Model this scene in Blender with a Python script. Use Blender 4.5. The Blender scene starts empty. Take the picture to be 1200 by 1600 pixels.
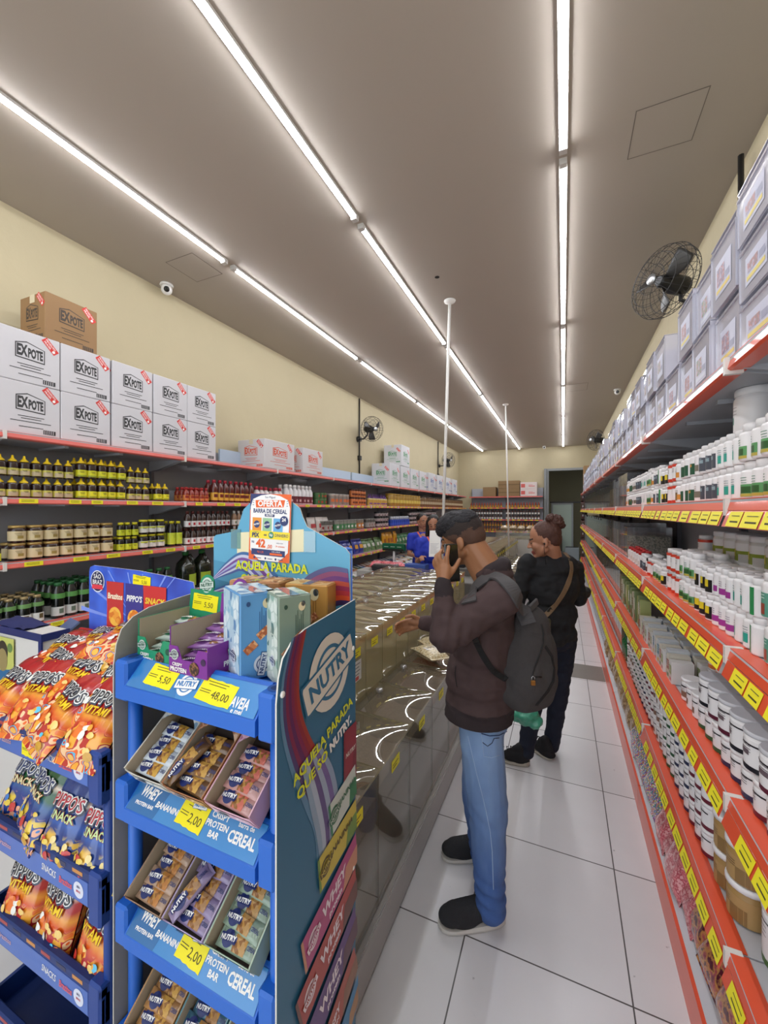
import bpy, math, random
from mathutils import Vector, Matrix, noise
from math import sin, cos, pi, radians as R
random.seed(7)
sc = bpy.context.scene
COL = sc.collection
# ------------------------------------------------------------------ camera, world, exposure
CAMH = 1.72; F = 630.0; YAW = math.atan(280/630.0); CY, SY = cos(YAW), sin(YAW)
cd = bpy.data.cameras.new('camera'); cam = bpy.data.objects.new('camera', cd); COL.objects.link(cam)
cam.location = (0, 0, CAMH); cam.rotation_euler = (R(90), 0, YAW)
cd.sensor_fit = 'VERTICAL'; cd.sensor_height = 36; cd.sensor_width = 27; cd.lens = F/1600*36
cd.shift_y = -3/1600.0; cd.clip_start = 0.05; cd.clip_end = 60
sc.camera = cam
sc.view_settings.view_transform = 'Standard'; sc.view_settings.look = 'None'
sc.view_settings.gamma = 1; sc.view_settings.use_curve_mapping = False
sc.view_settings.exposure = 0.68
try: sc.cycles.transparent_max_bounces = 24
except Exception: pass
w = bpy.data.worlds.new('world'); sc.world = w; w.use_nodes = True
w.node_tree.nodes['Background'].inputs[0].default_value = (0.86, 0.93, 1.0, 1)
w.node_tree.nodes['Background'].inputs[1].default_value = 1.5
LED = 30     # strength of the tube diffusers

# ------------------------------------------------------------------ helpers
def W(x, y, D):                       # a photograph direction and its distance -> a place in the shop
    xc = (x-600)/F*D
    return Vector((xc*CY - D*SY, xc*SY + D*CY, CAMH-(y-797)/F*D))
def FL(x, y): return W(x, y, CAMH*F/(y-797.0))
def rgb(h):
    h = h.lstrip('#'); o = []
    for i in (0, 2, 4):
        c = int(h[i:i+2], 16)/255.0
        o.append(c/12.92 if c <= 0.04045 else ((c+0.055)/1.055)**2.4)
    return (o[0], o[1], o[2], 1)
MC = {}
def mat(h, rough=0.5, metal=0, var=0, scale=20, bump=0, bscale=60, coat=0, emit=None, alpha=1, spec=0.5):
    key = (h, rough, metal, var, scale, bump, bscale, coat, emit, spec)
    if key in MC: return MC[key]
    m = bpy.data.materials.new('m_'+str(h)); m.use_nodes = True
    nt = m.node_tree; b = nt.nodes['Principled BSDF']
    b.inputs['Base Color'].default_value = rgb(h); b.inputs['Roughness'].default_value = rough
    b.inputs['Metallic'].default_value = metal; b.inputs['Specular IOR Level'].default_value = spec
    if coat: b.inputs['Coat Weight'].default_value = coat; b.inputs['Coat Roughness'].default_value = 0.08
    if emit: b.inputs['Emission Color'].default_value = rgb(h); b.inputs['Emission Strength'].default_value = emit
    if var or bump:
        tc = nt.nodes.new('ShaderNodeTexCoord')
    if var:
        n = nt.nodes.new('ShaderNodeTexNoise'); n.inputs['Scale'].default_value = scale; n.inputs['Detail'].default_value = 4
        nt.links.new(tc.outputs['Object'], n.inputs['Vector'])
        mx = nt.nodes.new('ShaderNodeMix'); mx.data_type = 'RGBA'
        c = rgb(h); mx.inputs[6].default_value = (c[0]*(1-var), c[1]*(1-var), c[2]*(1-var), 1)
        mx.inputs[7].default_value = (min(1, c[0]*(1+var)), min(1, c[1]*(1+var)), min(1, c[2]*(1+var)), 1)
        nt.links.new(n.outputs['Fac'], mx.inputs[0]); nt.links.new(mx.outputs[2], b.inputs['Base Color'])
    if bump:
        n2 = nt.nodes.new('ShaderNodeTexNoise'); n2.inputs['Scale'].default_value = bscale; n2.inputs['Detail'].default_value = 5
        nt.links.new(tc.outputs['Object'], n2.inputs['Vector'])
        bp = nt.nodes.new('ShaderNodeBump'); bp.inputs['Strength'].default_value = bump; bp.inputs['Distance'].default_value = 0.01
        nt.links.new(n2.outputs['Fac'], bp.inputs['Height']); nt.links.new(bp.outputs[0], b.inputs['Normal'])
    MC[key] = m; return m
def clear(h='EEF0F0', milky=0.0, mh='D8DAE4', rough=0.03, boost=0.03, ior=1.5):
    key = ('clear', h, milky, mh, rough, boost, ior)
    if key in MC: return MC[key]
    m = bpy.data.materials.new('m_clear_plastic'); m.use_nodes = True; nt = m.node_tree; nt.nodes.clear()
    out = nt.nodes.new('ShaderNodeOutputMaterial'); tr = nt.nodes.new('ShaderNodeBsdfTransparent'); tr.inputs[0].default_value = rgb(h)
    gl = nt.nodes.new('ShaderNodeBsdfGlossy'); gl.inputs['Roughness'].default_value = rough
    fr = nt.nodes.new('ShaderNodeLayerWeight'); fr.inputs[0].default_value = .5          # facing: the same from both sides of a thin sheet
    pw = nt.nodes.new('ShaderNodeMath'); pw.operation = 'POWER'; pw.inputs[1].default_value = 5; nt.links.new(fr.outputs['Facing'], pw.inputs[0])
    f0 = ((ior-1)/(ior+1))**2
    ad = nt.nodes.new('ShaderNodeMath'); ad.operation = 'MULTIPLY_ADD'; ad.inputs[1].default_value = 1-f0; ad.inputs[2].default_value = f0+boost; ad.use_clamp = True
    nt.links.new(pw.outputs[0], ad.inputs[0])
    base = tr.outputs[0]
    if milky:
        df = nt.nodes.new('ShaderNodeBsdfDiffuse'); df.inputs[0].default_value = rgb(mh)
        m2 = nt.nodes.new('ShaderNodeMixShader'); m2.inputs[0].default_value = milky
        nt.links.new(tr.outputs[0], m2.inputs[1]); nt.links.new(df.outputs[0], m2.inputs[2]); base = m2.outputs[0]
    mx = nt.nodes.new('ShaderNodeMixShader'); nt.links.new(ad.outputs[0], mx.inputs[0])
    nt.links.new(base, mx.inputs[1]); nt.links.new(gl.outputs[0], mx.inputs[2]); nt.links.new(mx.outputs[0], out.inputs[0])
    MC[key] = m; return m
def pattern(cols, scale=30, rough=0.35, kind='voronoi', coat=0, edge=None, stretch=(1, 1, 1)):
    """printed mosaic of flat colours"""
    key = ('pat', tuple(cols), scale, rough, kind, coat, edge, stretch)
    if key in MC: return MC[key]
    m = bpy.data.materials.new('m_print'); m.use_nodes = True; nt = m.node_tree; b = nt.nodes['Principled BSDF']
    b.inputs['Roughness'].default_value = rough
    if coat: b.inputs['Coat Weight'].default_value = coat; b.inputs['Coat Roughness'].default_value = 0.15
    tc = nt.nodes.new('ShaderNodeTexCoord'); mp = nt.nodes.new('ShaderNodeMapping'); mp.inputs['Scale'].default_value = stretch
    nt.links.new(tc.outputs['Object'], mp.inputs[0])
    if kind == 'voronoi':
        v = nt.nodes.new('ShaderNodeTexVoronoi'); v.inputs['Scale'].default_value = scale
        nt.links.new(mp.outputs[0], v.inputs['Vector'])
        sp = nt.nodes.new('ShaderNodeSeparateColor'); nt.links.new(v.outputs['Color'], sp.inputs[0]); fac = sp.outputs[0]
    else:
        v = nt.nodes.new('ShaderNodeTexNoise'); v.inputs['Scale'].default_value = scale; v.inputs['Detail'].default_value = 3
        nt.links.new(mp.outputs[0], v.inputs['Vector']); fac = v.outputs['Fac']
    cr = nt.nodes.new('ShaderNodeValToRGB'); cr.color_ramp.interpolation = 'CONSTANT' if kind == 'voronoi' else 'LINEAR'
    el = cr.color_ramp.elements
    while len(el) < len(cols): el.new(0.5)
    lo, hi = (0, 1) if kind == 'voronoi' else (0.32, 0.68)
    for i, c in enumerate(cols):
        el[i].position = lo+(hi-lo)*i/len(cols); el[i].color = rgb(c)
    nt.links.new(fac, cr.inputs[0]); last = cr.outputs[0]
    if edge:
        v2 = nt.nodes.new('ShaderNodeTexVoronoi'); v2.feature = 'DISTANCE_TO_EDGE'; v2.inputs['Scale'].default_value = scale
        nt.links.new(mp.outputs[0], v2.inputs['Vector'])
        lt = nt.nodes.new('ShaderNodeMath'); lt.operation = 'LESS_THAN'; lt.inputs[1].default_value = 0.07
        nt.links.new(v2.outputs['Distance'], lt.inputs[0])
        mx = nt.nodes.new('ShaderNodeMix'); mx.data_type = 'RGBA'; nt.links.new(lt.outputs[0], mx.inputs[0])
        nt.links.new(last, mx.inputs[6]); mx.inputs[7].default_value = rgb(edge); last = mx.outputs[2]
    nt.links.new(last, b.inputs['Base Color'])
    MC[key] = m; return m

TXT = {}
def text_geo(s, bold=0.0, shear=0.0):
    k = (s, bold, shear)
    if k in TXT: return TXT[k]
    c = bpy.data.curves.new('t', 'FONT'); c.body = s; c.size = 1; c.align_x = 'CENTER'; c.align_y = 'CENTER'
    c.resolution_u = 2; c.offset = bold; c.shear = shear
    o = bpy.data.objects.new('t', c); COL.objects.link(o); bpy.context.view_layer.update()
    dg = bpy.context.evaluated_depsgraph_get(); me = bpy.data.meshes.new_from_object(o.evaluated_get(dg))
    vs = [tuple(v.co) for v in me.vertices]; fs = [tuple(p.vertices) for p in me.polygons]
    bpy.data.objects.remove(o); bpy.data.curves.remove(c); bpy.data.meshes.remove(me)
    TXT[k] = (vs, fs); return TXT[k]

WORLD = False      # True while figures are built straight in shop coordinates
class MB:
    def __init__(s): s.v = []; s.f = []; s.m = []; s.s = []; s.mats = []
    def mi(s, m):
        if m not in s.mats: s.mats.append(m)
        return s.mats.index(m)
    def add(s, vs, fs, m, M=None, smooth=False):
        o = len(s.v)
        if M is not None: vs = [tuple(M @ Vector(v)) for v in vs]
        s.v.extend([tuple(v) for v in vs]); i = s.mi(m)
        for f in fs: s.f.append(tuple(a+o for a in f)); s.m.append(i); s.s.append(smooth)
        return s
    def box(s, x0, x1, y0, y1, z0, z1, m, M=None, ch=0):
        if x0 > x1: x0, x1 = x1, x0
        if y0 > y1: y0, y1 = y1, y0
        if z0 > z1: z0, z1 = z1, z0
        if ch:
            pts = [(x0+ch, y0), (x1-ch, y0), (x1, y0+ch), (x1, y1-ch), (x1-ch, y1), (x0+ch, y1), (x0, y1-ch), (x0, y0+ch)]
            ins = [(x0+ch, y0+ch), (x1-ch, y0+ch), (x1-ch, y0+ch), (x1-ch, y1-ch), (x1-ch, y1-ch), (x0+ch, y1-ch), (x0+ch, y1-ch), (x0+ch, y0+ch)]
            vs = [(a, b, z0) for a, b in ins]+[(a, b, z0+ch) for a, b in pts]+[(a, b, z1-ch) for a, b in pts]+[(a, b, z1) for a, b in ins]
            fs = []
            for l in range(3):
                for i in range(8):
                    j = (i+1) % 8; q = (l*8+i, l*8+j, l*8+8+j, l*8+8+i)
                    fs.append(q)
            fs.append((0, 7, 6, 5, 4, 3, 2, 1)); fs.append(tuple(range(24, 32)))
            return s.add(vs, fs, m, M)
        vs = [(x0, y0, z0), (x1, y0, z0), (x1, y1, z0), (x0, y1, z0), (x0, y0, z1), (x1, y0, z1), (x1, y1, z1), (x0, y1, z1)]
        return s.add(vs, [(0, 3, 2, 1), (4, 5, 6, 7), (0, 1, 5, 4), (1, 2, 6, 5), (2, 3, 7, 6), (3, 0, 4, 7)], m, M)
    def quad(s, a, b, c, d, m): return s.add([a, b, c, d], [(0, 1, 2, 3)], m)
    def lathe(s, prof, m, M=None, n=20, cap=True, smooth=True):
        vs = []; fs = []
        for r, z in prof:
            for i in range(n): a = 2*pi*i/n; vs.append((r*cos(a), r*sin(a), z))
        for k in range(len(prof)-1):
            for i in range(n):
                j = (i+1) % n; fs.append((k*n+i, k*n+j, (k+1)*n+j, (k+1)*n+i))
        s.add(vs, fs, m, M, smooth)
        if cap:
            o = len(s.v)-len(vs); i = s.mi(m)
            s.f.append(tuple(o+q for q in range(n))[::-1]); s.m.append(i); s.s.append(False)
            s.f.append(tuple(o+(len(prof)-1)*n+q for q in range(n))); s.m.append(i); s.s.append(False)
        return s
    def sleeve(s, r, z0, z1, a0, a1, m, M=None, n=8):
        n = max(2, int(round(abs(a1-a0)/.26)))
        vs = []; fs = []
        for i in range(n+1):
            a = a0+(a1-a0)*i/n; vs += [(r*cos(a), r*sin(a), z0), (r*cos(a), r*sin(a), z1)]
        for i in range(n): fs.append((2*i, 2*i+2, 2*i+3, 2*i+1))
        return s.add(vs, fs, m, M, True)
    def prism(s, poly, t, m, M=None, side=None):
        n = len(poly); vs = [(x, y, 0) for x, y in poly]+[(x, y, t) for x, y in poly]
        fs = [tuple(range(n))[::-1], tuple(range(n, 2*n))]
        s.add(vs, fs, m, M)
        return s.add(vs, [(i, (i+1) % n, n+(i+1) % n, n+i) for i in range(n)], side or m, M)
    def poly(s, poly, m, M=None, z=0): return s.add([(x, y, z) for x, y in poly], [tuple(range(len(poly)))], m, M)
    def ring(s, cx, cy, r0, r1, z, m, M=None, a0=0, a1=2*pi, n=32, sx=1):
        vs = []; fs = []
        for i in range(n+1):
            a = a0+(a1-a0)*i/n; vs += [(cx+r0*cos(a)*sx, cy+r0*sin(a), z), (cx+r1*cos(a)*sx, cy+r1*sin(a), z)]
        for i in range(n): fs.append((2*i, 2*i+1, 2*i+3, 2*i+2))
        return s.add(vs, fs, m, M)
    def disc(s, cx, cy, r, z, m, M=None, n=28, sx=1):
        return s.add([(cx+r*cos(2*pi*i/n)*sx, cy+r*sin(2*pi*i/n), z) for i in range(n)], [tuple(range(n))], m, M)
    def tube(s, pts, r, m, n=8, M=None, closed=False):
        P = [Vector(p) for p in pts]; k = len(P); rs = r if isinstance(r, (list, tuple)) else [r]*k
        vs = []; fs = []; up = None
        for i in range(k):
            if closed: t = (P[(i+1) % k]-P[i-1]).normalized()
            else: t = (P[min(i+1, k-1)]-P[max(i-1, 0)]).normalized()
            if up is None: up = Vector((0, 0, 1)) if abs(t.z) < .9 else Vector((1, 0, 0))
            a = t.cross(up).normalized(); b = a.cross(t).normalized(); up = b
            for j in range(n):
                q = 2*pi*j/n; vs.append(tuple(P[i]+(a*cos(q)+b*sin(q))*rs[i]))
        for i in range(k if closed else k-1):
            i2 = (i+1) % k
            for j in range(n):
                j2 = (j+1) % n; fs.append((i*n+j, i*n+j2, i2*n+j2, i2*n+j))
        if not closed: fs.append(tuple(range(n))[::-1]); fs.append(tuple((k-1)*n+j for j in range(n)))
        return s.add(vs, fs, m, M, n > 4)
    def ribbon(s, pts, wd, nrm, t, m, M=None):       # flat strap along points
        P = [Vector(p) for p in pts]; N = nrm; vs = []; fs = []
        for i, p in enumerate(P):
            tg = (P[min(i+1, len(P)-1)]-P[max(i-1, 0)]).normalized()
            n_ = (N[i] if isinstance(N, list) else Vector(N)).normalized(); b = tg.cross(n_).normalized()*wd/2
            vs += [tuple(p-b), tuple(p+b), tuple(p+b+n_*t), tuple(p-b+n_*t)]
        for i in range(len(P)-1):
            for j in range(4): fs.append((i*4+j, i*4+(j+1) % 4, i*4+4+(j+1) % 4, i*4+4+j))
        fs += [(3, 2, 1, 0), tuple(len(vs)-4+j for j in range(4))]
        return s.add(vs, fs, m, M, False)
    def grid(s, fn, nu, nv, m, M=None, smooth=True, pick=None):
        vs = [fn(i/nu, j/nv) for j in range(nv+1) for i in range(nu+1)]
        if M is not None: vs = [tuple(M @ Vector(v)) for v in vs]
        o = len(s.v); s.v.extend([tuple(v) for v in vs]); i0 = s.mi(m)
        for j in range(nv):
            for i in range(nu):
                a = o+j*(nu+1)+i; s.f.append((a, a+1, a+nu+2, a+nu+1)); s.s.append(smooth)
                s.m.append(s.mi(pick((i+.5)/nu, (j+.5)/nv)) if pick else i0)
        return s
    def sphere(s, c, r, m, n=16, k=10, M=None, smooth=True):
        rr = r if isinstance(r, (tuple, list)) else (r, r, r); vs = []; fs = []
        vs.append((c[0], c[1], c[2]-rr[2]))
        for j in range(1, k):
            t = pi*j/k
            for i in range(n):
                a = 2*pi*i/n; vs.append((c[0]+rr[0]*sin(t)*cos(a), c[1]+rr[1]*sin(t)*sin(a), c[2]-rr[2]*cos(t)))
        vs.append((c[0], c[1], c[2]+rr[2]))
        for i in range(n): fs.append((0, 1+(i+1) % n, 1+i))
        for j in range(k-2):
            for i in range(n):
                a = 1+j*n+i; b = 1+j*n+(i+1) % n; fs.append((a, b, b+n, a+n))
        l = len(vs)-1
        for i in range(n): fs.append((l, 1+(k-2)*n+i, 1+(k-2)*n+(i+1) % n))
        return s.add(vs, fs, m, M, smooth)
    def cap(s, p0, p1, r0, r1, m=None, n=14):         # tapered capsule
        p0 = Vector(p0); p1 = Vector(p1); d = p1-p0; L = d.length
        if L < 1e-6: return s.sphere(p0, r0, m)
        q = d.to_track_quat('Z', 'Y').to_matrix().to_4x4(); M = Matrix.Translation(p0) @ q
        pr = [(r0*sin(a), -r0*cos(a)) for a in [pi/2*i/5 for i in range(0, 6)]]; pr[0] = (r0*.02, -r0)
        pr2 = [(r1*cos(a), L+r1*sin(a)) for a in [pi/2*i/5 for i in range(0, 6)]]; pr2[-1] = (r1*.02, L+r1)
        return s.lathe(pr+pr2, m, M, n)
    def ell(s, c, r, m, M3=None, n=18, k=12):          # ellipsoid with axes in frame M3
        M = Matrix.Translation(Vector(c)) @ (M3.to_4x4() if M3 is not None else Matrix.Identity(4))
        return s.sphere((0, 0, 0), r, m, n, k, M)
    def text(s, st, size, M, m, bold=0.02, shear=0.0, width=None, proj=None, ref=None):
        vs, fs = text_geo(st, bold, shear)
        if not vs: return s
        w0 = max(v[0] for v in vs)-min(v[0] for v in vs); sx = size
        if ref is not None: rv = text_geo(st, ref, shear)[0]; w0 = max(v[0] for v in rv)-min(v[0] for v in rv)
        if width: sx = width/w0
        vs = [(v[0]*sx, v[1]*size, 0) for v in vs]
        if proj: vs = [proj(M @ Vector(v)) for v in vs]; return s.add(vs, fs, m)
        return s.add(vs, fs, m, M)
    def mesh(s, name):
        me = bpy.data.meshes.new(name); me.from_pydata(s.v, [], s.f)
        for m in s.mats: me.materials.append(m)
        me.polygons.foreach_set('material_index', s.m); me.polygons.foreach_set('use_smooth', s.s)
        me.update(); return me
    def build(s, name, parent=None, loc=None, rz=0):
        o = bpy.data.objects.new(name, s.mesh(name)); COL.objects.link(o)
        if parent: o.parent = parent; (setattr(o, 'matrix_parent_inverse', parent.matrix_world.inverted()) if WORLD else None)
        if loc is not None: o.location = loc
        if rz: o.rotation_euler.z = rz
        return o
def T(x=0, y=0, z=0): return Matrix.Translation((x, y, z))
def RX(a): return Matrix.Rotation(a, 4, 'X')
def RY(a): return Matrix.Rotation(a, 4, 'Y')
def RZ(a): return Matrix.Rotation(a, 4, 'Z')
FRONT = RX(pi/2)                    # picture plane XY -> upright, facing -Y
FACE_PX = RZ(pi/2) @ RX(pi/2)       # upright, facing +X
FACE_MX = RZ(-pi/2) @ RX(pi/2)      # upright, facing -X
def frame(o, u, v):                 # plane with local x=u, y=v at origin o
    u = Vector(u).normalized(); v = Vector(v).normalized(); n = u.cross(v).normalized(); v = n.cross(u)
    M = Matrix((u, v, n)).transposed().to_4x4(); M.translation = Vector(o); return M
def tag(o, label, cat, group=None, kind=None):
    o['label'] = label; o['category'] = cat
    if group: o['group'] = group
    if kind: o['kind'] = kind
    return o
def thing(name, label, cat, loc=(0, 0, 0), rz=0, group=None):
    o = bpy.data.objects.new(name, None); COL.objects.link(o); o.location = loc; o.rotation_euler.z = rz
    o.empty_display_size = 0.05
    return tag(o, label, cat, group)
def struct(o): o['kind'] = 'structure'; return o
def copy_tree(o, parent=None):
    c = o.copy(); COL.objects.link(c)
    if parent: c.parent = parent
    for ch in o.children: copy_tree(ch, c)
    return c
class Kind:
    """one kind of product: its parts built once, then copied object by object"""
    def __init__(s, name, cat, parts, single=None):
        s.name = name; s.cat = cat; s.parts = parts; s.single = single; s.pm = None; s.sm = None
    def put(s, loc, rz, label, group, far=False, tilt=None):
        if far or len(s.parts) == 1:
            if s.sm is None:
                a = MB()
                for _, b in s.parts:
                    o = len(a.v); a.v += b.v
                    for f, m, sm in zip(b.f, b.m, b.s): a.f.append(tuple(q+o for q in f)); a.m.append(a.mi(b.mats[m])); a.s.append(sm)
                s.sm = a.mesh(s.name)
            o = bpy.data.objects.new(s.name, s.sm); COL.objects.link(o)
        else:
            if s.pm is None: s.pm = [(n, b.mesh(n)) for n, b in s.parts]
            o = bpy.data.objects.new(s.name, None); COL.objects.link(o); o.empty_display_size = .02
            for n, me in s.pm:
                c = bpy.data.objects.new(n, me); COL.objects.link(c); c.parent = o
        o.location = loc; o.rotation_euler = (tilt[0], tilt[1], rz) if tilt else (0, 0, rz)
        return tag(o, label, s.cat, group)

# ------------------------------------------------------------------ room
XL, XR, YB, YF, H = -3.24, 0.92, 13.5, -2.6, 3.67
def wall_mat(h, sx=(1, 1, 1), bump=.5):
    m = mat(h, .8, var=.05, scale=3, bump=bump, bscale=9); return m
cream = wall_mat('BDB192'); ceil_m = mat('ABA195', .7, var=.02, scale=2)
def floor_mat():
    m = bpy.data.materials.new('m_floor_tile'); m.use_nodes = True; nt = m.node_tree; b = nt.nodes['Principled BSDF']
    tc = nt.nodes.new('ShaderNodeTexCoord'); mp = nt.nodes.new('ShaderNodeMapping')
    mp.inputs['Location'].default_value = (-0.222, -0.453, 0)
    nt.links.new(tc.outputs['Object'], mp.inputs[0])
    br = nt.nodes.new('ShaderNodeTexBrick'); br.offset = 0; br.offset_frequency = 1
    br.inputs['Scale'].default_value = 1; br.inputs['Brick Width'].default_value = .586; br.inputs['Row Height'].default_value = .586
    br.inputs['Mortar Size'].default_value = .0028; br.inputs['Mortar Smooth'].default_value = 0.1; br.inputs['Bias'].default_value = 0
    br.inputs['Color1'].default_value = rgb('E0DEE0'); br.inputs['Color2'].default_value = rgb('DAD9DA'); br.inputs['Mortar'].default_value = rgb('4E4A48')
    nt.links.new(mp.outputs[0], br.inputs['Vector'])
    n = nt.nodes.new('ShaderNodeTexNoise'); n.inputs['Scale'].default_value = 5; n.inputs['Detail'].default_value = 6
    nt.links.new(tc.outputs['Object'], n.inputs['Vector'])
    mr = nt.nodes.new('ShaderNodeMapRange'); mr.inputs[3].default_value = .9; mr.inputs[4].default_value = 1.0
    nt.links.new(n.outputs['Fac'], mr.inputs[0])
    n3 = nt.nodes.new('ShaderNodeTexNoise'); n3.inputs['Scale'].default_value = 28; n3.inputs['Detail'].default_value = 2
    nt.links.new(tc.outputs['Object'], n3.inputs['Vector'])
    sp = nt.nodes.new('ShaderNodeMapRange'); sp.inputs[1].default_value = .74; sp.inputs[2].default_value = .78; sp.inputs[3].default_value = 1; sp.inputs[4].default_value = .62
    nt.links.new(n3.outputs['Fac'], sp.inputs[0])
    ml = nt.nodes.new('ShaderNodeMath'); ml.operation = 'MULTIPLY'; nt.links.new(mr.outputs[0], ml.inputs[0]); nt.links.new(sp.outputs[0], ml.inputs[1])
    vm = nt.nodes.new('ShaderNodeVectorMath'); vm.operation = 'SCALE'; nt.links.new(br.outputs['Color'], vm.inputs[0]); nt.links.new(ml.outputs[0], vm.inputs['Scale'])
    nt.links.new(vm.outputs[0], b.inputs['Base Color']); b.inputs['Roughness'].default_value = .28
    bp = nt.nodes.new('ShaderNodeBump'); bp.inputs['Strength'].default_value = .15; bp.inputs['Distance'].default_value = .002; bp.invert = True
    nt.links.new(br.outputs['Fac'], bp.inputs['Height']); nt.links.new(bp.outputs[0], b.inputs['Normal'])
    return m
struct(MB().box(XL-.1, XR+.1, YF, YB+.1, -.1, 0, floor_mat()).build('floor'))
struct(MB().box(XL-.1, XR+.1, YF, YB+.1, H, H+.1, ceil_m).build('ceiling'))
struct(MB().box(XL-.1, XL, YF, YB+.1, 0, H, cream).build('wall_left'))
struct(MB().box(XR, XR+.1, YF, YB+.1, 0, H, cream).build('wall_right'))
DX0, DX1, DH = -.48, .62, 3.0
wb = MB(); wb.box(XL, DX0, YB, YB+.1, 0, H, cream); wb.box(DX1, XR, YB, YB+.1, 0, H, cream); wb.box(DX0, DX1, YB, YB+.1, DH, H, cream)
struct(wb.build('wall_back'))
gframe = mat('8E9294', .5)
db = MB(); db.box(DX0, DX0+.07, YB-.03, YB+.13, 0, DH, gframe); db.box(DX1-.07, DX1, YB-.03, YB+.13, 0, DH, gframe); db.box(DX0+.07, DX1-.07, YB-.03, YB+.13, DH-.07, DH, gframe)
struct(db.build('door_1'))
# the store room seen through the doorway
bw = mat('9A957E', .8); st = MB()
st.box(DX0-1.2, DX1+.6, YB+4, YB+4.1, 0, 3.3, bw); st.box(DX0-1.3, DX0-1.2, YB+.1, YB+4, 0, 3.3, bw); st.box(DX1+.6, DX1+.7, YB+.1, YB+4, 0, 3.3, bw)
struct(st.build('wall_storeroom'))
struct(MB().box(DX0-1.3, DX1+.7, YB+.1, YB+4.1, -.1, 0, mat('8C8880', .5)).build('floor_storeroom'))
struct(MB().box(DX0-1.3, DX1+.7, YB+.1, YB+4.1, 3.3, 3.4, ceil_m).build('ceiling_storeroom'))
d2 = MB(); gl_ = mat('A9B8AC', .35); d2.box(-.36, .30, YB+1.0, YB+1.04, 0.02, 1.95, gl_); d2.box(-.36, -.31, YB+.985, YB+1.0, 0.02, 1.95, gframe)
d2.box(.25, .30, YB+.985, YB+1.0, 0.02, 1.95, gframe); d2.box(-.31, .25, YB+.985, YB+1, 1.9, 1.95, gframe); d2.box(-.4, .55, YB+.97, YB+1.05, 1.95, 2.0, mat('2E2C2A', .5))
struct(d2.build('door_2'))

struct(MB().box(-.635, .388, 4.58, 5.0, 0.0002, .0015, mat('77716A', .4, var=.15, scale=6)).build('trim_6'))
# ceiling hatches (joint lines), small hole, cameras
ln = mat('6E665E', .8)
def hatch(name, x0, x1, y0, y1, t=.004):
    b = MB()
    for a in ((x0, x1, y0, y0+t), (x0, x1, y1-t, y1), (x0, x0+t, y0+t, y1-t), (x1-t, x1, y0+t, y1-t)): b.box(*a, H-.0015, H+.001, ln)
    b.box(x0+t, x1-t, y0+t, y1-t, H-.001, H+.001, ceil_m)
    struct(b.build(name))
hatch('trim_1', .325, .62, 2.3, 2.6); hatch('trim_2', -2.86, -2.57, 2.2, 2.5)
hatch('trim_3', -.02, .35, 6.9, 7.3)
struct(MB().disc(0, 0, .02, 0, mat('151310', .9), RX(pi)).build('trim_4', loc=W(683, 433, 1228.5/364)+Vector((0, 0, -.001))))
# LED tubes
ledm = mat('F6F9FF', .4, emit=LED); hous = mat('C9C6C2', .4)
ordn = ['nearest', 'second', 'third', 'fourth', 'fifth', 'sixth', 'seventh', 'eighth', 'ninth', 'tenth', 'eleventh', 'twelfth', 'thirteenth', 'fourteenth', 'fifteenth', 'sixteenth', 'seventeenth', 'eighteenth', 'nineteenth', 'twentieth', 'twenty-first', 'twenty-second', 'twenty-third', 'twenty-fourth']
def tube_light(x, y0, y1, i, k):
    t = thing('ceiling_tube_light', 'white LED tube of the %s ceiling row, %s from the camera' % (i, ordn[k]), 'ceiling light', (x, (y0+y1)/2, H), 0, 'LED tubes of the %s ceiling row' % i)
    L = (y1-y0)/2; b = MB(); b.box(-.021, .021, -L, L, -.016, 0, hous)
    b.box(-.02, .02, -L, -L+.035, -.034, -.016, hous); b.box(-.02, .02, L-.035, L, -.034, -.016, hous); b.build('housing', t)
    n = 8; vs = []; fs = []
    for yy in (-L+.035, L-.035):
        for k in range(n+1):
            a = pi*k/n; vs.append((.017*cos(a), yy, -.014-.017*sin(a)))
    for k in range(n): fs.append((k, k+1, n+2+k, n+1+k))
    MB().add(vs, fs, ledm, None, True).build('diffuser', t)
rows_ = (('right', .0), ('middle', -1.262), ('left', -2.41))
ends = [-1.99, .21, 2.41, 4.61, 6.81, 9.01, 11.21, 13.38]
for nm, x in rows_:
    for k, (a, b) in enumerate(zip(ends[:-1], ends[1:])): tube_light(x, a+.03, b-.03, nm, k)
tl = thing('ceiling_tube_light', 'short lit tube on the storeroom ceiling seen through the doorway', 'ceiling light', (.12, YB+1.1, 3.3))
MB().box(-.03, .03, -.4, .4, -.02, 0, hous).build('housing', tl); MB().box(-.02, .02, -.38, .38, -.04, -.02, mat('FFFDF0', .4, emit=30)).build('diffuser', tl)
def dome(loc, label, up):
    t = thing('security_camera', label, 'camera', loc); wm = mat('E4E2DE', .4)
    MB().lathe([(.05, 0), (.055, -.012), (.05, -.02)], wm, None, 20).build('base', t)
    b = MB(); b.sphere((0, 0, -.045), .045, wm); b.build('ball', t)
    v = (Vector((0, 0, CAMH))-Vector(loc)); v.z *= .7; v.normalize(); c = Vector((0, 0, -.045))+v*.034
    q = v.to_track_quat('Z', 'Y').to_matrix().to_4x4(); MB().lathe([(.024, 0), (.022, .012), (.012, .015)], mat('0C0C0E', .15), T(*c) @ q, 16).build('lens', t)
dome((-3.13, 2.42, H), 'white dome security camera on the ceiling by the left wall', 1)
dome((.80, 7.47, H), 'small white security camera near the right wall', 1)
dome((-.53, 13.2, H), 'tiny white security camera above the back doorway', 1)

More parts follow.
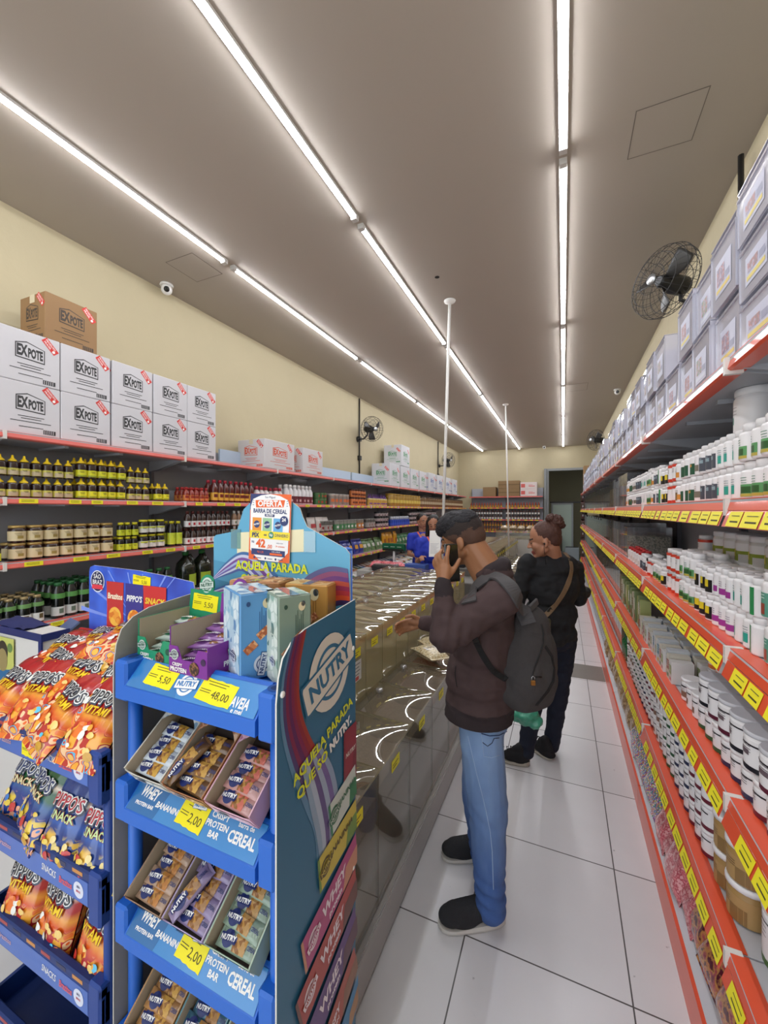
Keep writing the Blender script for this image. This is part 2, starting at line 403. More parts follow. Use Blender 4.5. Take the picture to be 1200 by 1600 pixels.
# white slim poles from ceiling to counter
wh = mat('DEDBD6', .45)
def pole(p0, p1, label):
    t = thing('ceiling_pole', label, 'pole', p1)
    MB().tube([Vector((0, 0, 0)), Vector(p0)-Vector(p1)], .014, wh, 12).build('tube', t)
    MB().lathe([(.014, -.03), (.05, -.012), (.055, 0)], wh, T(*(Vector(p0)-Vector(p1))), 20).build('ceiling_flange', t)
pole((-.965, 3.68, H-.001), (-1.045, 3.68, 1.06), 'white pole from ceiling down to the counter, nearer of the two')
pole((-.97, 7.7, H-.001), (-.90, 7.6, 1.06), 'thinner looking white pole far down the counter')
# ------------------------------------------------------------------ shelving
grey = mat('A6A7AC', .5, metal=.0); greyd = mat('6A6A70', .55); shelfw = mat('C9CACF', .4); pink = mat('D8665C', .45, coat=.3); orange = mat('E0522F', .4, coat=.3)
tagy = mat('F4E62A', .5); tagt = mat('4A4420', .6); lightrail = mat('D9D5CE', .35)
SH_R = [2.14, 1.75, 1.34, .93, .50]; SH_L = [2.155, 1.79, 1.43, 1.055, .70, .36]
def unit_side(side, y0, y1, label, seed):
    rnd = random.Random(seed); t = thing('shelving_unit', label, 'shelf', (0, y0, 0)); L = y1-y0
    sg = 1 if side == 'R' else -1                       # outward towards the wall
    xf, xw = (.42, .88) if side == 'R' else (-2.79, -3.2)
    tops = SH_R if side == 'R' else SH_L; hb = 2.30 if side == 'R' else 2.30
    MB().box(xw, xw+sg*.02, .002, L-.002, .02, hb, grey if side == 'R' else mat('A2A3A8', .5)).build('back_panel', t)
    b = MB(); b.box(xw-sg*.03, xw, .0, .012, 0, hb, greyd); b.box(xw-sg*.03, xw, L-.012, L, 0, hb, greyd); b.build('upright', t)
    ed = orange if side == 'R' else pink
    for k, z in enumerate(tops):
        s_ = MB(); s_.box(xf, xw-sg*.032, .003, L-.003, z-.03, z-.002, shelfw if z < 1.4 else mat('AEAFB4', .45))
        for q in (.3, .6): s_.box(xf+sg*.08, xw-sg*.04, L*q-.012, L*q+.012, z-.045, z-.03, grey)
        for q in (.012, L-.02):
            s_.prism([(0, -.03), (sg*.40, -.03), (sg*.40, -.11), (sg*.3, -.1)], .006, grey, T(xf, q+.006, z) @ RX(pi/2))
        so = s_.build('shelf', t)
        e = MB(); x = xf; e.box(min(x, x+sg*.042), max(x, x+sg*.042), .004, L-.004, z-.0015, z+.0005, ed)
        e.add([(x+sg*.04, .004, z), (x, .004, z-.008), (x-sg*.006, .004, z-.03), (x, .004, z-.036), (x+sg*.04, .004, z-.036),
               (x+sg*.04, L-.004, z), (x, L-.004, z-.008), (x-sg*.006, L-.004, z-.03), (x, L-.004, z-.036), (x+sg*.04, L-.004, z-.036)],
              [(0, 1, 6, 5), (1, 2, 7, 6), (2, 3, 8, 7), (3, 4, 9, 8), (0, 4, 3, 2, 1), (5, 6, 7, 8, 9)], ed)
        e.box(x-sg*.011, x+sg*.03, -.008, .008, z-.045, z+.002, lightrail)
        if k > 0:
            if side == 'R':
                e.add([(x-sg*.006, .01, z-.032), (x-sg*.020, .01, z-.075), (x-sg*.006, L-.01, z-.032), (x-sg*.020, L-.01, z-.075)], [(0, 1, 3, 2)], ed if z < 1.6 else pink)
                y = .02
                while y < L-.1:
                    wd = rnd.choice((.075, .09, .085, .1)); a = x-sg*.0082; c = x-sg*.0212
                    e.add([(a, y, z-.034), (c, y, z-.073), (a, y+wd, z-.034), (c, y+wd, z-.073)], [(0, 1, 3, 2)], tagy)
                    for r_ in range(2):
                        zz = z-.044-.014*r_; xx = a-sg*.0010-sg*.0145*(z-.034-zz)/.045
                        e.add([(xx, y+.012, zz), (xx-sg*.001, y+.012, zz-.0015-.003*r_), (xx, y+wd*.75, zz), (xx-sg*.001, y+wd*.75, zz-.0015-.003*r_)], [(0, 1, 3, 2)], tagt)
                    y += wd+rnd.choice((.008, .012, .012, .03))
            else:
                y = .05+rnd.random()*.05
                while y < L-.1:
                    wd = rnd.choice((.07, .08, .09)); e.box(x+.0068, x+.0085, y, y+wd, z-.031, z-.006, tagy)
                    for r_ in range(2): e.box(x+.0085, x+.0092, y+.01, y+wd*.8, z-.014-.008*r_, z-.012-.008*r_, tagt)
                    y += wd+rnd.choice((.06, .11, .16))
        e.build('price_rail', so)
    b = MB(); xk = .39 if side == 'R' else -2.76
    b.box(xk, xk+sg*.012, .003, L-.003, .0, .145, ed); b.box(xk+sg*.012, xw-sg*.032, .003, L-.003, .13, .148, shelfw)
    for i in range(int(L/.09)):
        b.disc(xk+sg*.06, .05+i*.09, .006, .1485, mat('3A3A3E', .6)); 
    b.build('base_shelf', t)
for k in range(9): unit_side('R', .12+1.29*k, .12+1.29*(k+1), 'grey right-hand wall shelving with orange edges, %s bay from the camera' % ordn[k], k)
for k in range(11): unit_side('L', .02+1.15*k, .02+1.15*(k+1), 'grey left-hand wall shelving with pink edges, %s bay from the camera' % ordn[k], 50+k)
# back wall shelving
def back_unit(x0, x1, label, seed):
    t = thing('shelving_unit', label, 'shelf', (x0, YB, 0)); L = x1-x0; rnd = random.Random(seed)
    MB().box(.002, L-.002, -.04, -.02, .02, 2.42, mat('A9ABB4', .5)).build('back_panel', t)
    MB().box(0, .012, -.08, -.041, 0, 2.42, greyd).box(L-.012, L, -.08, -.041, 0, 2.42, greyd).build('upright', t)
    for z in (2.15, 1.80, 1.43, 1.06, .7, .35):
        so = MB().box(.003, L-.003, -.44, -.041, z-.03, z-.002, grey).build('shelf', t)
        e = MB().box(.003, L-.003, -.455, -.441, z-.036, z, pink); y = .05
        while y < L-.1 and z < 2: e.box(y, y+.08, -.457, -.4555, z-.03, z-.006, tagy); y += .08+rnd.choice((.04, .08, .12))
        e.build('price_rail', so)
for k, (a, b) in enumerate(((-2.78, -1.67), (-1.66, -.56))): back_unit(a, b, ('left' if k == 0 else 'right')+' half of the shelving on the back wall', 90+k)
struct(MB().box(-.54, DX0-.0, YB-.1, YB-.031, 0, 3.0, gframe).build('trim_5'))
# light blue upper backs that show above the left shelves
bl = mat('B4C4D6', .5)
for k, (a, b) in enumerate(((3.0, 3.6), (4.62, 5.7), (5.75, 6.8))):
    tag(MB().box(-3.14, -3.12, a, b, 2.16, 2.33, bl).build('divider_panel'), 'pale blue divider panel on the top left shelf, %s one' % ordn[k].replace('nearest', 'first'), 'panel')

# ------------------------------------------------------------------ wall fans, conduits
blk = mat('1E1D1D', .4); dk = mat('2B2A2A', .5)
def fan(c, wallx, aim, r, label):
    t = thing('wall_fan', label, 'fan', c); q = Vector(aim).normalized().to_track_quat('Z', 'Y').to_matrix().to_4x4()
    b = MB()
    for zz, rr in ((.0, 1), (.05, .93), (.085, .72), (-.05, .95), (-.08, .8), (-.095, .55), (.1, .4)):
        b.tube([(rr*r*cos(2*pi*i/36), rr*r*sin(2*pi*i/36), zz) for i in range(36)], .0022, dk, 5, q, True)
    for i in range(30):
        a = 2*pi*i/30; ca, sa = cos(a)*r, sin(a)*r
        b.tube([(ca*.12, sa*.12, .105), (ca*.4, sa*.4, .1), (ca*.72, sa*.72, .085), (ca*.93, sa*.93, .05), (ca, sa, 0), (ca*.95, sa*.95, -.05), (ca*.8, sa*.8, -.08), (ca*.3, sa*.3, -.1)], .0015, dk, 4, q)
    b.lathe([(.035, .1), (.035, .108), (.01, .11)], mat('B0B2B4', .3, .8), q, 16); b.build('cage', t)
    for k in range(3):
        a0 = 2*pi*k/3+.4
        def fn(u, v):
            rr = .04+(r*.86-.04)*u; wv = (v-.5)*(.55+.5*u*(1-u)*2)*.9; a = a0+wv+.25*u
            return (rr*cos(a), rr*sin(a), (v-.5)*.055)
        g = MB().grid(fn, 8, 6, mat('3A3836', .35), q); o = g.build('blade', t)
        md = o.modifiers.new('s', 'SOLIDIFY'); md.thickness = .003
    MB().lathe([(.03, .045), (.04, .02), (.04, -.02), (.062, -.06), (.062, -.16), (.045, -.19), (.02, -.2)], blk, q, 20).build('motor', t)
    wv = Vector((wallx-c[0], 0, -.12)); bk = (q @ Vector((0, 0, -.14)))
    b = MB().tube([bk, bk+Vector((0, 0, -.1)), Vector((wv.x*.6, bk.y, -.14)), Vector((wv.x, bk.y, -.14))], .014, blk, 8)
    s2 = -1 if wallx > 0 else 1
    b.lathe([(.05, 0), (.045, .02), (.02, .035)], blk, T(wv.x, bk.y, -.14) @ RY(s2*pi/2), 16); b.build('wall_bracket', t)
fan((.63, 3.3, 3.28), XR, (-.75, -.55, .05), .235, 'big black caged wall fan above the right-hand clear bins')
fan((-2.93, 6.1, 3.08), XL, (.8, -.45, -.15), .21, 'black wall fan on the left wall above the boxes, nearer one')
fan((-2.95, 11.1, 3.12), XL, (.8, -.5, -.1), .22, 'black wall fan at the far end of the left wall')
fan((.62, 9.6, 3.2), XR, (-.8, -.5, 0), .22, 'dark wall fan at the far end of the right wall')
def conduit(x, y, z0, z1, label, r=.013, boxes=()):
    t = thing('electrical_conduit', label, 'cable pipe', (x, y, z0))
    MB().tube([(0, 0, 0), (0, 0, z1-z0)], r, blk, 8).build('pipe', t)
    for z in boxes: MB().box(-.03, .03, -.035, .035, z-z0-.04, z-z0+.04, blk, ch=.006).build('junction_box', t)
conduit(XL+.02, 6.2, 2.33, H-.02, 'black conduit running down the left wall beside the fan', boxes=(2.95, 2.62))
conduit(XL+.02, 11.0, 2.33, H-.02, 'black conduit on the far left wall', boxes=(2.7,))
conduit(XR-.05, 2.75, 2.3, 3.62, 'thick black conduit on the right wall', r=.014)

# ------------------------------------------------------------------ cartons on top of the left shelves
def carton(L, Wd, Hh, ink, board, tape=True, both=False):
    """origin at base centre; the printed long side faces +X, the end faces -Y"""
    bm = mat(board, .7, var=.03, scale=8); im = mat(ink, .6); red = mat('D8362F', .5); wt = mat('F4F2EF', .5)
    b = MB(); b.box(-Wd/2, Wd/2, -L/2, L/2, 0, Hh, bm, ch=.004)
    def side(M, wd):
        M = M @ T(0, 0, .0008); s = wd/.3
        q = [(-.075*s, .062), (-.02*s, .078), (.07*s, .052), (.07*s, -.03), (-.075*s, -.022)]
        b.poly([(x, y+.03*0+.01) for x, y in q], im, M)
        b.poly([(x*.93, y*.88+.013) for x, y in q], bm, M @ T(0, 0, .0005))
        b.text('EX', .085, M @ T(-.044*s, .030, .001), im, .05, width=.052*s); b.text('POTE', .072, M @ T(.022*s, .023, .001), im, .05, width=.074*s)
        for i, (yy, w_) in enumerate(((-.045, .13), (-.058, .1), (-.075, .2), (-.105, .12))):
            b.poly([(-w_/2*s, yy-.002), (w_/2*s, yy-.002), (w_/2*s, yy+.002), (-w_/2*s, yy+.002)], im, M)
        b.poly([(.06*s, -.135), (.125*s, -.135), (.125*s, -.11), (.06*s, -.11)], im, M)
        for i in range(5): b.poly([((.066+.011*i)*s, -.133), ((.069+.011*i)*s, -.133), ((.069+.011*i)*s, -.112), ((.066+.011*i)*s, -.112)], bm, M @ T(0, 0, .0005))
        Q = M @ T(.098*s, .1, .0) @ RZ(-.85)
        b.poly([(-.048, -.018), (.048, -.018), (.048, .018), (-.048, .018)], red, Q)
        b.text('PRODUTO', .014, Q @ T(-.005, .007, .0006), wt, .02, width=.07); b.text('FRAGIL', .014, Q @ T(-.012, -.008, .0006), wt, .02, width=.05)
        b.disc(.033, -.006, .008, .0006, wt, Q)
    side(T(Wd/2, 0, Hh/2) @ FACE_PX, L); side(T(0, -L/2, Hh/2) @ FRONT, Wd)
    parts = [('carton_body', b)]
    tp = MB(); tp.box(-.025, .025, -L/2-.0015, L/2+.0015, Hh-.0, Hh+.001, mat('D9CDB0', .25)); tp.box(-.025, .025, -L/2-.0015, -L/2-.0005, Hh-.05, Hh, mat('D9CDB0', .25))
    parts.append(('packing_tape', tp)); return parts
kw = Kind('carton', 'box', carton(.295, .34, .295, '3A3A3C', 'CECCD0'))
zt = SH_L[0]
yy = [.86, 1.156, 1.456, 1.765, 2.07, 2.37]
for i, y in enumerate(yy):
    for j in range(2):
        kw.put((-2.99, y+.15, zt+.002+.297*j), random.uniform(-.012, .012), 'white carton with grey print, %s column from the left, %s row' % (ordn[i].replace('nearest', 'first'), ('bottom', 'top')[j]), 'white grey-print cartons on the left top shelf')
Kind('carton', 'box', carton(.30, .26, .285, '4A4038', '97754F')).put((-2.97, 1.53, zt+.002+.595), .02, 'brown cardboard carton on top of the white cartons', None)
ko = Kind('carton', 'box', carton(.50, .36, .30, 'D85A3C', 'CFCBCC'))
ko.put((-2.975, 3.53, zt+.002), 0, 'white carton with orange print, the wider nearer one', None)
Kind('carton', 'box', carton(.42, .36, .30, 'D85A3C', 'CFCBCC')).put((-2.975, 4.16, zt+.002), 0, 'white carton with orange print, the narrower farther one', None)
kg = Kind('carton', 'box', carton(.46, .36, .40, '2E8B50', 'D2D2D6')); kb = Kind('carton', 'box', carton(.54, .37, .42, '3A5FA8', 'D2D2D6'))
for y, z, nm in ((6.78, 0, 'nearest of the bottom row'), (7.32, .405, 'alone on top of the others'), (7.32, 0, 'under the upper green carton'), (7.85, 0, 'third in the bottom row'), (8.4, 0, 'last in the bottom row')):
    kg.put((-2.975, y, zt+.002+z), random.uniform(-.02, .02), 'white carton with green print, '+nm, None)
for i, y in enumerate((9.05, 9.75, 10.45, 11.2)): kb.put((-2.975, y, zt+.002), random.uniform(-.02, .02), 'white carton with blue print, %s of the four' % ordn[i], None)
kbr = Kind('carton', 'box', [('carton_body', MB().box(-.32, .32, -.2, .2, 0, .24, mat('8F7350', .8, var=.05), ch=.004).box(-.32, .32, -.203, -.2, .11, .13, mat('6E5638', .8)))])
for p, l in (((-1.55, YB-.24, 2.152), 'lower brown carton on top of the back shelves'), ((-1.55, YB-.24, 2.395), 'upper brown carton on top of the back shelves'), ):
    kbr.put(p, 0, l, None)
MB_ = MB().box(-.2, .2, -.18, .18, 0, .3, mat('8F7350', .8), ch=.004)
tag(MB_.build('carton', loc=(-2.15, YB-.24, 2.152)), 'leftmost brown carton on top of the back shelves', 'box')
kp = Kind('carton', 'box', [('carton_body', MB().box(-.24, .24, -.18, .18, 0, .21, mat('E3D5D2', .6), ch=.003).box(-.22, -.1, -.1815, -.18, .05, .16, mat('D8605A', .5)).box(0, .18, -.1815, -.18, .08, .1, mat('D8605A', .5)).box(0, .12, -.1815, -.18, .12, .13, mat('D8605A', .5)))])
kp.put((-.97, YB-.24, 2.152), 0, 'pink-white carton on the back shelves, lower one', None); kp.put((-.97, YB-.24, 2.365), 0, 'pink-white carton on the back shelves, upper one', None)
kbx = Kind('carton', 'box', carton(.4, .3, .34, '3A3028', 'A5845C'))
kbx.put((.62, 11.45, 2.145), pi, 'brown carton at the far end of the top right shelf, lower', None); kbx.put((.62, 11.45, 2.49), pi, 'brown carton at the far end of the top right shelf, upper', None)
# ------------------------------------------------------------------ island of bulk bins
acr = clear('EFEDE4', milky=.10, mh='C8C4B8', boost=.07, ior=1.5, rough=.05); acrl = clear('EAE8E0', milky=.16, mh='C4BAA4', boost=.24, rough=.015); skt = clear('E8E2C6', milky=.45, mh='CFC8A8', boost=.0, ior=1.2); acry = clear('E8E2C6', milky=.38, mh='DCD4AC', boost=.02)
steel = mat('A9A7A3', .35, .3); steeld = mat('4C4B4C', .5)
def fillm(a, b, sc_=140): return pattern([a, b, a], sc_, .6, 'noise')
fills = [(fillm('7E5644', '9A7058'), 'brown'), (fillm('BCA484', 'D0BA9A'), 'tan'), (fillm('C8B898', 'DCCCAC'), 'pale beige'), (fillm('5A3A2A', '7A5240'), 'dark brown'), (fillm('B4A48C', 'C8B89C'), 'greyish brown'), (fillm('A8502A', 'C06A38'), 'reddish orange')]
def bin_parts(dx, wy, hh, fm, fl, bulge, card=True, seed=0, low=False):
    """front faces +X at x=0, body goes to -X"""
    t_ = .004; b = MB()
    for a in ((-dx, 0, 0, t_, 0, hh), (-dx, 0, wy-t_, wy, 0, hh), (-t_, 0, t_, wy-t_, 0, hh-.012), (-dx, -dx+t_, t_, wy-t_, 0, hh)): b.box(*a, acr if low else acry)
    c = MB(); f1 = fl*hh
    def ff(u, v): return (-.007-(dx-.014)*u, .007+(wy-.014)*v, f1*(1-.05*cos((u-.3)*4))+.006*noise.noise(Vector((u*3, v*3, seed))))
    c.grid(ff, 8, 6, fm)
    x0, x1, y0, y1 = -.007, -dx+.007, .007, wy-.007
    e = [ff(i/8, 0) for i in range(9)]; g = [ff(i/8, 1) for i in range(9)]
    for i in range(8):
        c.quad(e[i], e[i+1], (e[i+1][0], y0, .004), (e[i][0], y0, .004), fm); c.quad(g[i+1], g[i], (g[i][0], y1, .004), (g[i+1][0], y1, .004), fm)
    e = [ff(0, j/6) for j in range(7)]
    for j in range(6): c.quad(e[j+1], e[j], (x0, e[j][1], .004), (x0, e[j+1][1], .004), fm)
    l = MB()
    def lf(u, v): 
        k = (1-(2*u-1)**2)*.6+.4*(1-(2*u-1)**4); q = 1-(2*v-1)**2
        return (.006-(dx+.004)*u, .002+(wy-.004)*v, hh+.004+.012*u+bulge*k*q)
    l.grid(lf, 18, 14, acrl)
    for a, bb in (((0, 0), (0, 1)), ((1, 1), (1, 0)), ((1, 0), (0, 0)), ((0, 1), (1, 1))):
        pts = [lf(a[0]+(bb[0]-a[0])*i/14, a[1]+(bb[1]-a[1])*i/14) for i in range(15)]
        for i in range(14):
            p, q = pts[i], pts[i+1]; l.quad(p, q, (q[0], q[1], q[2]-.012), (p[0], p[1], p[2]-.012), skt)
    ko = lf(.72, .5); kn = MB(); kn.lathe([(.008, 0), (.011, .006), (.019, .012), (.021, .02), (.015, .026), (.004, .028)], clear('F4F4F4', milky=.15, boost=.15), T(ko[0], ko[1], ko[2]), 18)
    P = [('bin_body', b), ('food_fill', c), ('lid', l), ('lid_knob', kn)]
    if card:
        d = MB(); wc = min(.085, wy*.4); y = wy*.5
        d.box(0.0005, .002, y-wc/2, y+wc/2, hh-.095, hh-.05, tagy)
        d.box(.002, .0025, y-wc*.4, y+wc*.3, hh-.07, hh-.067, tagt); d.box(.002, .0025, y-wc*.4, y+wc*.1, hh-.082, hh-.078, tagt)
        P.append(('price_card', d))
        if seed % 3 == 0 and not low:
            g = MB(); wtm = mat('D8D6D2', .5); g.box(.0005, .0018, y-.05, y+.05, hh-.22, hh-.115, wtm); rd = mat('C4504A', .5)
            for i in range(4): g.box(.0018, .0022, y-.04, y+.035-.01*(i % 2), hh-.133-.018*i, hh-.129-.018*i, mat('5A5A60', .6))
            g.box(.0018, .0023, y-.015, y+.02, hh-.215, hh-.195, rd); P.append(('info_label', g))
    return P
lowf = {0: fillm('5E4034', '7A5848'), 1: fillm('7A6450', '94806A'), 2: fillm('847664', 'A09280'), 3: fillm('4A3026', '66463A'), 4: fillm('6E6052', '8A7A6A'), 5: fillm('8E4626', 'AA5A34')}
# plinth and counter body (one fixture)
ct = thing('bulk_counter', 'long grey counter base carrying all the clear bulk bins', 'counter', (0, 0, 0))
MB().box(-1.0, -.64, 1.05, 9.3, .02, .155, steel).box(-1.0, -.65, 1.05, 9.3, 0, .02, steeld).build('plinth', ct)
MB().box(-1.9, -1.0, 1.05, 4.42, 0, .69, steeld).box(-1.9, -1.0, 6.3, 10.1, 0, .69, steeld).build('cabinet', ct)
MB().box(-.662, -.645, 1.05, 9.3, .155, .162, mat('C9C7C4', .25, .6)).build('edge_trim', ct)
rnd = random.Random(3)
y = 1.08; i = 0; low_f = [2, 4, 4, 0, 5, 5, 3, 1, 2, 4, 1, 3, 2, 0, 4, 1, 2, 3, 4, 0, 1, 2, 3, 4]
protos = {}
while y < 9.1:
    fi = low_f[i % len(low_f)]; key = ('L', fi)
    lvl = .82 if i not in (1, 2, 3) else .86
    if key not in protos:
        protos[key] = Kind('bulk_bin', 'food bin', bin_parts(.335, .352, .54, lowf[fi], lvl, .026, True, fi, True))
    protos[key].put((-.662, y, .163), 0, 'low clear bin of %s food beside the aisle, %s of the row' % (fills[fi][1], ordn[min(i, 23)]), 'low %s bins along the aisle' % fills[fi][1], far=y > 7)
    y += .356; i += 1
def upper(y0, y1, tag_, farm):
    y = y0; k = 0
    while y < y1:
        for row, (x, dx) in enumerate(((-.985, .385), (-1.377, .50))):
            fi = rnd.choice((1, 2, 2, 4, 1, 0)) if row == 0 else rnd.choice((1, 4, 1, 0)); sd = rnd.choice((0, 1, 2)) if row == 0 else 1; key = ('U', fi, row, sd)
            if key not in protos: protos[key] = Kind('bulk_bin', 'food bin', bin_parts(dx, .214, .345, fills[fi][0], .91, .020, row == 0, sd))
            extra = ' and a printed card' if (sd == 0 and row == 0) else (' with price tag only' if row == 0 else '')
            protos[key].put((x, y, .70), 0, 'raised clear bin of %s food, %s of the %s row, %s block' % (fills[fi][1], ordn[k], ('aisle-side', 'inner')[row], tag_), 'raised %s bins%s, %s row, %s block' % (fills[fi][1], extra, ('aisle-side', 'inner')[row], tag_), far=farm)
        y += .219; k += 1
upper(1.1, 4.25, 'near', False); upper(6.35, 9.9, 'far', True)
# sealed food bags lying on the low lids beside the man
def pillow(wd, ht, th, m, seed=0, crimp=.02, nu=12, nv=14, fn_m=None, amp=1.0):
    """lies in XY, z up"""
    b = MB()
    def zf(u, v, s):
        a = max(0, 1-(2*u-1)**4)**.6*max(0, 1-(2*v-1)**4)**.6
        return s*th/2*a+amp*.006*a*noise.noise(Vector((u*4+seed, v*4, seed*3.1)))+amp*.004*noise.noise(Vector((u*9, v*3, seed)))*min(1, a*2)
    def xy(u, v): 
        k = 1-.06*(1-(2*v-1)**2); return ((u-.5)*wd*k, (v-.5)*ht)
    top = lambda u, v: (*xy(u, v), zf(u, v, 1)+.002); bot = lambda u, v: (*xy(1-u, v), zf(1-u, v, -1)-.002)
    b.grid(top, nu, nv, m, pick=fn_m); b.grid(bot, nu, nv, m, pick=None)
    for s in (-1, 1):
        y0 = s*ht/2; b.box(-wd/2, wd/2, y0-.001 if s > 0 else y0-crimp, y0+crimp if s > 0 else y0+.001, -.0018, .0018, m)
    b.zf = lambda p: (p[0], p[1], zf(p[0]/wd+.5, min(1, max(0, p[1]/ht+.5)), 1)+.0045)
    return b
grain = pattern(['B9A070', 'D8C8A0', '8E7A50', 'E4DCC0'], 260, .4, 'voronoi', coat=.6)
def food_bag(loc, rz, label, m=grain, wd=.15, ht=.22, th=.06, name='food_bag', tilt=None, g=None):
    b = pillow(wd, ht, th, m, seed=loc[0]*7)
    lb = MB(); wt = mat('E8E8EA', .4); Mx = T(0, 0, 0)
    lb.add([b.zf((x, y)) for x, y in ((-.04, -.025), (.04, -.025), (.04, .025), (-.04, .025))], [(0, 1, 2, 3)], wt)
    lb.add([tuple(Vector(b.zf((x, y)))+Vector((0, 0, .0006))) for x, y in ((-.03, .0), (.03, .0), (.03, .006), (-.03, .006))], [(0, 1, 2, 3)], mat('6A6A70', .5))
    t = thing(name, label, 'bag', loc, rz, g)
    if tilt: t.rotation_euler = (tilt[0], tilt[1], rz)
    b.build('bag_body', t); lb.build('paper_label', t); return t
food_bag((-.80, 2.55, .78), .9, 'clear bag of pale grains with white label lying on the low bins beside the man', tilt=(0, .05))
food_bag((-.82, 2.80, .775), 2.4, 'second clear bag of pale grains lying just beyond the first one', tilt=(.05, 0))
# scales, boxes and low glass counter in the service gap
def scale(loc, rz, label, col, disp_w=.30, ph=.42):
    t = thing('counter_scale', label, 'scale', loc, rz); b = MB()
    b.box(-.15, .15, -.16, .16, .0, .07, mat('2A2A2C', .4), ch=.01); b.build('base', t)
    MB().box(-.14, .14, -.13, .15, .071, .082, mat('B8B8BA', .25, .9), ch=.003).build('weighing_plate', t)
    MB().tube([(0, .17, .03), (0, .17, ph)], .015, mat('C8C6C4', .4), 10).build('pole', t)
    d = MB(); d.box(-disp_w/2, disp_w/2, .14, .20, ph, ph+.095, mat(col, .25), ch=.006)
    d.box(-disp_w/2+.006, disp_w/2-.006, .1385, .1395, ph+.006, ph+.028, mat('141416', .3))
    for i in range(3): d.box(-disp_w/2+.03+i*.09, -disp_w/2+.09+i*.09, .1385, .1395, ph+.05, ph+.056, mat('A8C8B0', .4))
    d.build('display', t); return t
scale((-1.98, 4.58, .981), -.05, 'green customer scale with wide display beside the staff', '15583A', .31, .22)
scale((-1.13, 6.1, .861), .1, 'black scale on the counter between the man and the woman', '1C1C20', .26, .18)
scale((-1.5, 6.1, .861), .1, 'black scale display behind the man with green keypad', '1C1C20', .26, .2)
gb = MB(); gb.box(-1.75, -1.01, 5.35, 5.9, 0, .75, mat('6E6A64', .5), ch=.01); 
t = tag(gb.build('service_counter'), 'low grey service counter in the gap between the two bin blocks', 'counter')
sc2 = MB(); sc2.box(-1.75, -1.01, 5.92, 6.29, 0, .86, mat('6E6A64', .5), ch=.01)
tag(sc2.build('service_counter'), 'taller grey service stand under the black scales', 'counter')
desk = MB(); desk.box(-2.35, -1.45, 4.44, 4.70, 0, .98, mat('A8A6A0', .5), ch=.01)
tag(desk.build('packing_desk'), 'grey packing desk in front of the two employees', 'table')
bt = MB(); bt.box(-.13, .13, -.07, .07, 0, .09, mat('38549C', .4), ch=.004); tag(bt.build('small_box', loc=(-1.62, 4.62, .98)), 'small blue box on the desk below the paper sheet', 'box')
pkm = pattern(['D8606A', 'E88A90', 'C84A58'], 60, .35, 'noise', coat=.5)
for k in range(3): food_bag((-2.15+.13*k, 4.62, 1.03), .3+k, 'pink bag on the packing desk, %s' % ('left one', 'middle one', 'right one')[k], pkm, .16, .2, .1)
# case at the far end with wrapped loaves
lc = thing('glass_case', 'clear glass case at the far end of the counter', 'display case', (-1.1, 10.4, 0))
MB().box(-.45, .45, 0, 1.4, 0, 1.0, mat('B8B4AC', .5)).build('case_base', lc); MB().box(-.45, .45, 0, 1.4, 1.0, 1.22, acr).build('glass_body', lc)
for k in range(4): food_bag((-1.35+.2*k, 10.55+.1*(k % 2), 1.27), 0, 'wrapped brown loaf on the far glass case, %s from the left' % ('first', 'second', 'third', 'fourth')[k], pattern(['A8906C', 'C4AE8A', '8E7450'], 40, .3, 'noise', coat=.8), .18, .3, .12, 'wrapped_loaf')

# ------------------------------------------------------------------ clear empty bins stacked on the top right shelf
cb_m = clear('F2F2FA', milky=.58, mh='F6F4FF', boost=.14, rough=.07)
def clearbox(wy, hh, dx, st):
    b = MB(); t_ = .004
    b.box(0, dx, 0, wy, 0, t_, cb_m); b.box(0, t_, t_, wy-t_, t_, hh-.02, cb_m); b.box(dx-t_, dx, t_, wy-t_, t_, hh-.004, cb_m)
    b.box(0, dx, 0, t_, t_, hh-.004, cb_m); b.box(0, dx, wy-t_, wy, t_, hh-.004, cb_m)
    rim = clear('F4F4FA', milky=.6, mh='E4E4F0', boost=.2)
    r = MB(); 
    for a in ((-.004, .006, 0, wy, hh-.026, hh-.018), (-.003, .003, -.0005, .004, 0, hh-.02), (-.003, .003, wy-.004, wy+.0005, 0, hh-.02)): r.box(*a, rim)
    r.box(-.002, dx, -.001, wy+.001, hh-.003, hh, rim)
    P = [('bin_body', b), ('bin_rim', r)]
    lab = MB(); M = T(-.0012, wy/2, hh*.42) @ FACE_MX; wdt = wy*.62; h_ = hh*.5
    cols = (('6E6A88', 'D8B93C'), ('8A6E70', 'D8C24A'), ('5E8A70', 'C8CCD8'), ('8A8AA0', 'D0B848'))[st]
    lab.poly([(-wdt/2, -h_/2), (wdt/2, -h_/2), (wdt/2, h_/2), (-wdt/2, h_/2)], mat('B9B9CC', .4), M)
    lab.poly([(-wdt/2+.01, -h_/2+.01), (wdt/2-.01, -h_/2+.01), (wdt/2-.01, -h_/2+.022), (-wdt/2+.01, -h_/2+.022)], mat(cols[1], .4), M @ T(0, 0, .0005))
    lab.poly([(-wdt/2+.015, -h_/2+.03), (wdt*.1, -h_/2+.03), (wdt*.1, h_/2-.02), (-wdt/2+.015, h_/2-.02)], pattern([cols[0], 'A8A0B8', 'B06A60', cols[0]], 60, .4, 'noise'), M @ T(0, 0, .0005))
    lab.poly([(wdt*.16, -h_/2+.03), (wdt/2-.01, -h_/2+.03), (wdt/2-.01, -h_/2+.05), (wdt*.16, -h_/2+.05)], mat('8A8AA4', .4), M @ T(0, 0, .0005))
    P.append(('product_card', lab)); return P
ck = [Kind('clear_bin', 'clear bin', clearbox(.212, .212, .33, s)) for s in range(4)]; ck3 = [Kind('clear_bin', 'clear bin', clearbox(.212, .152, .33, s)) for s in range(4)]
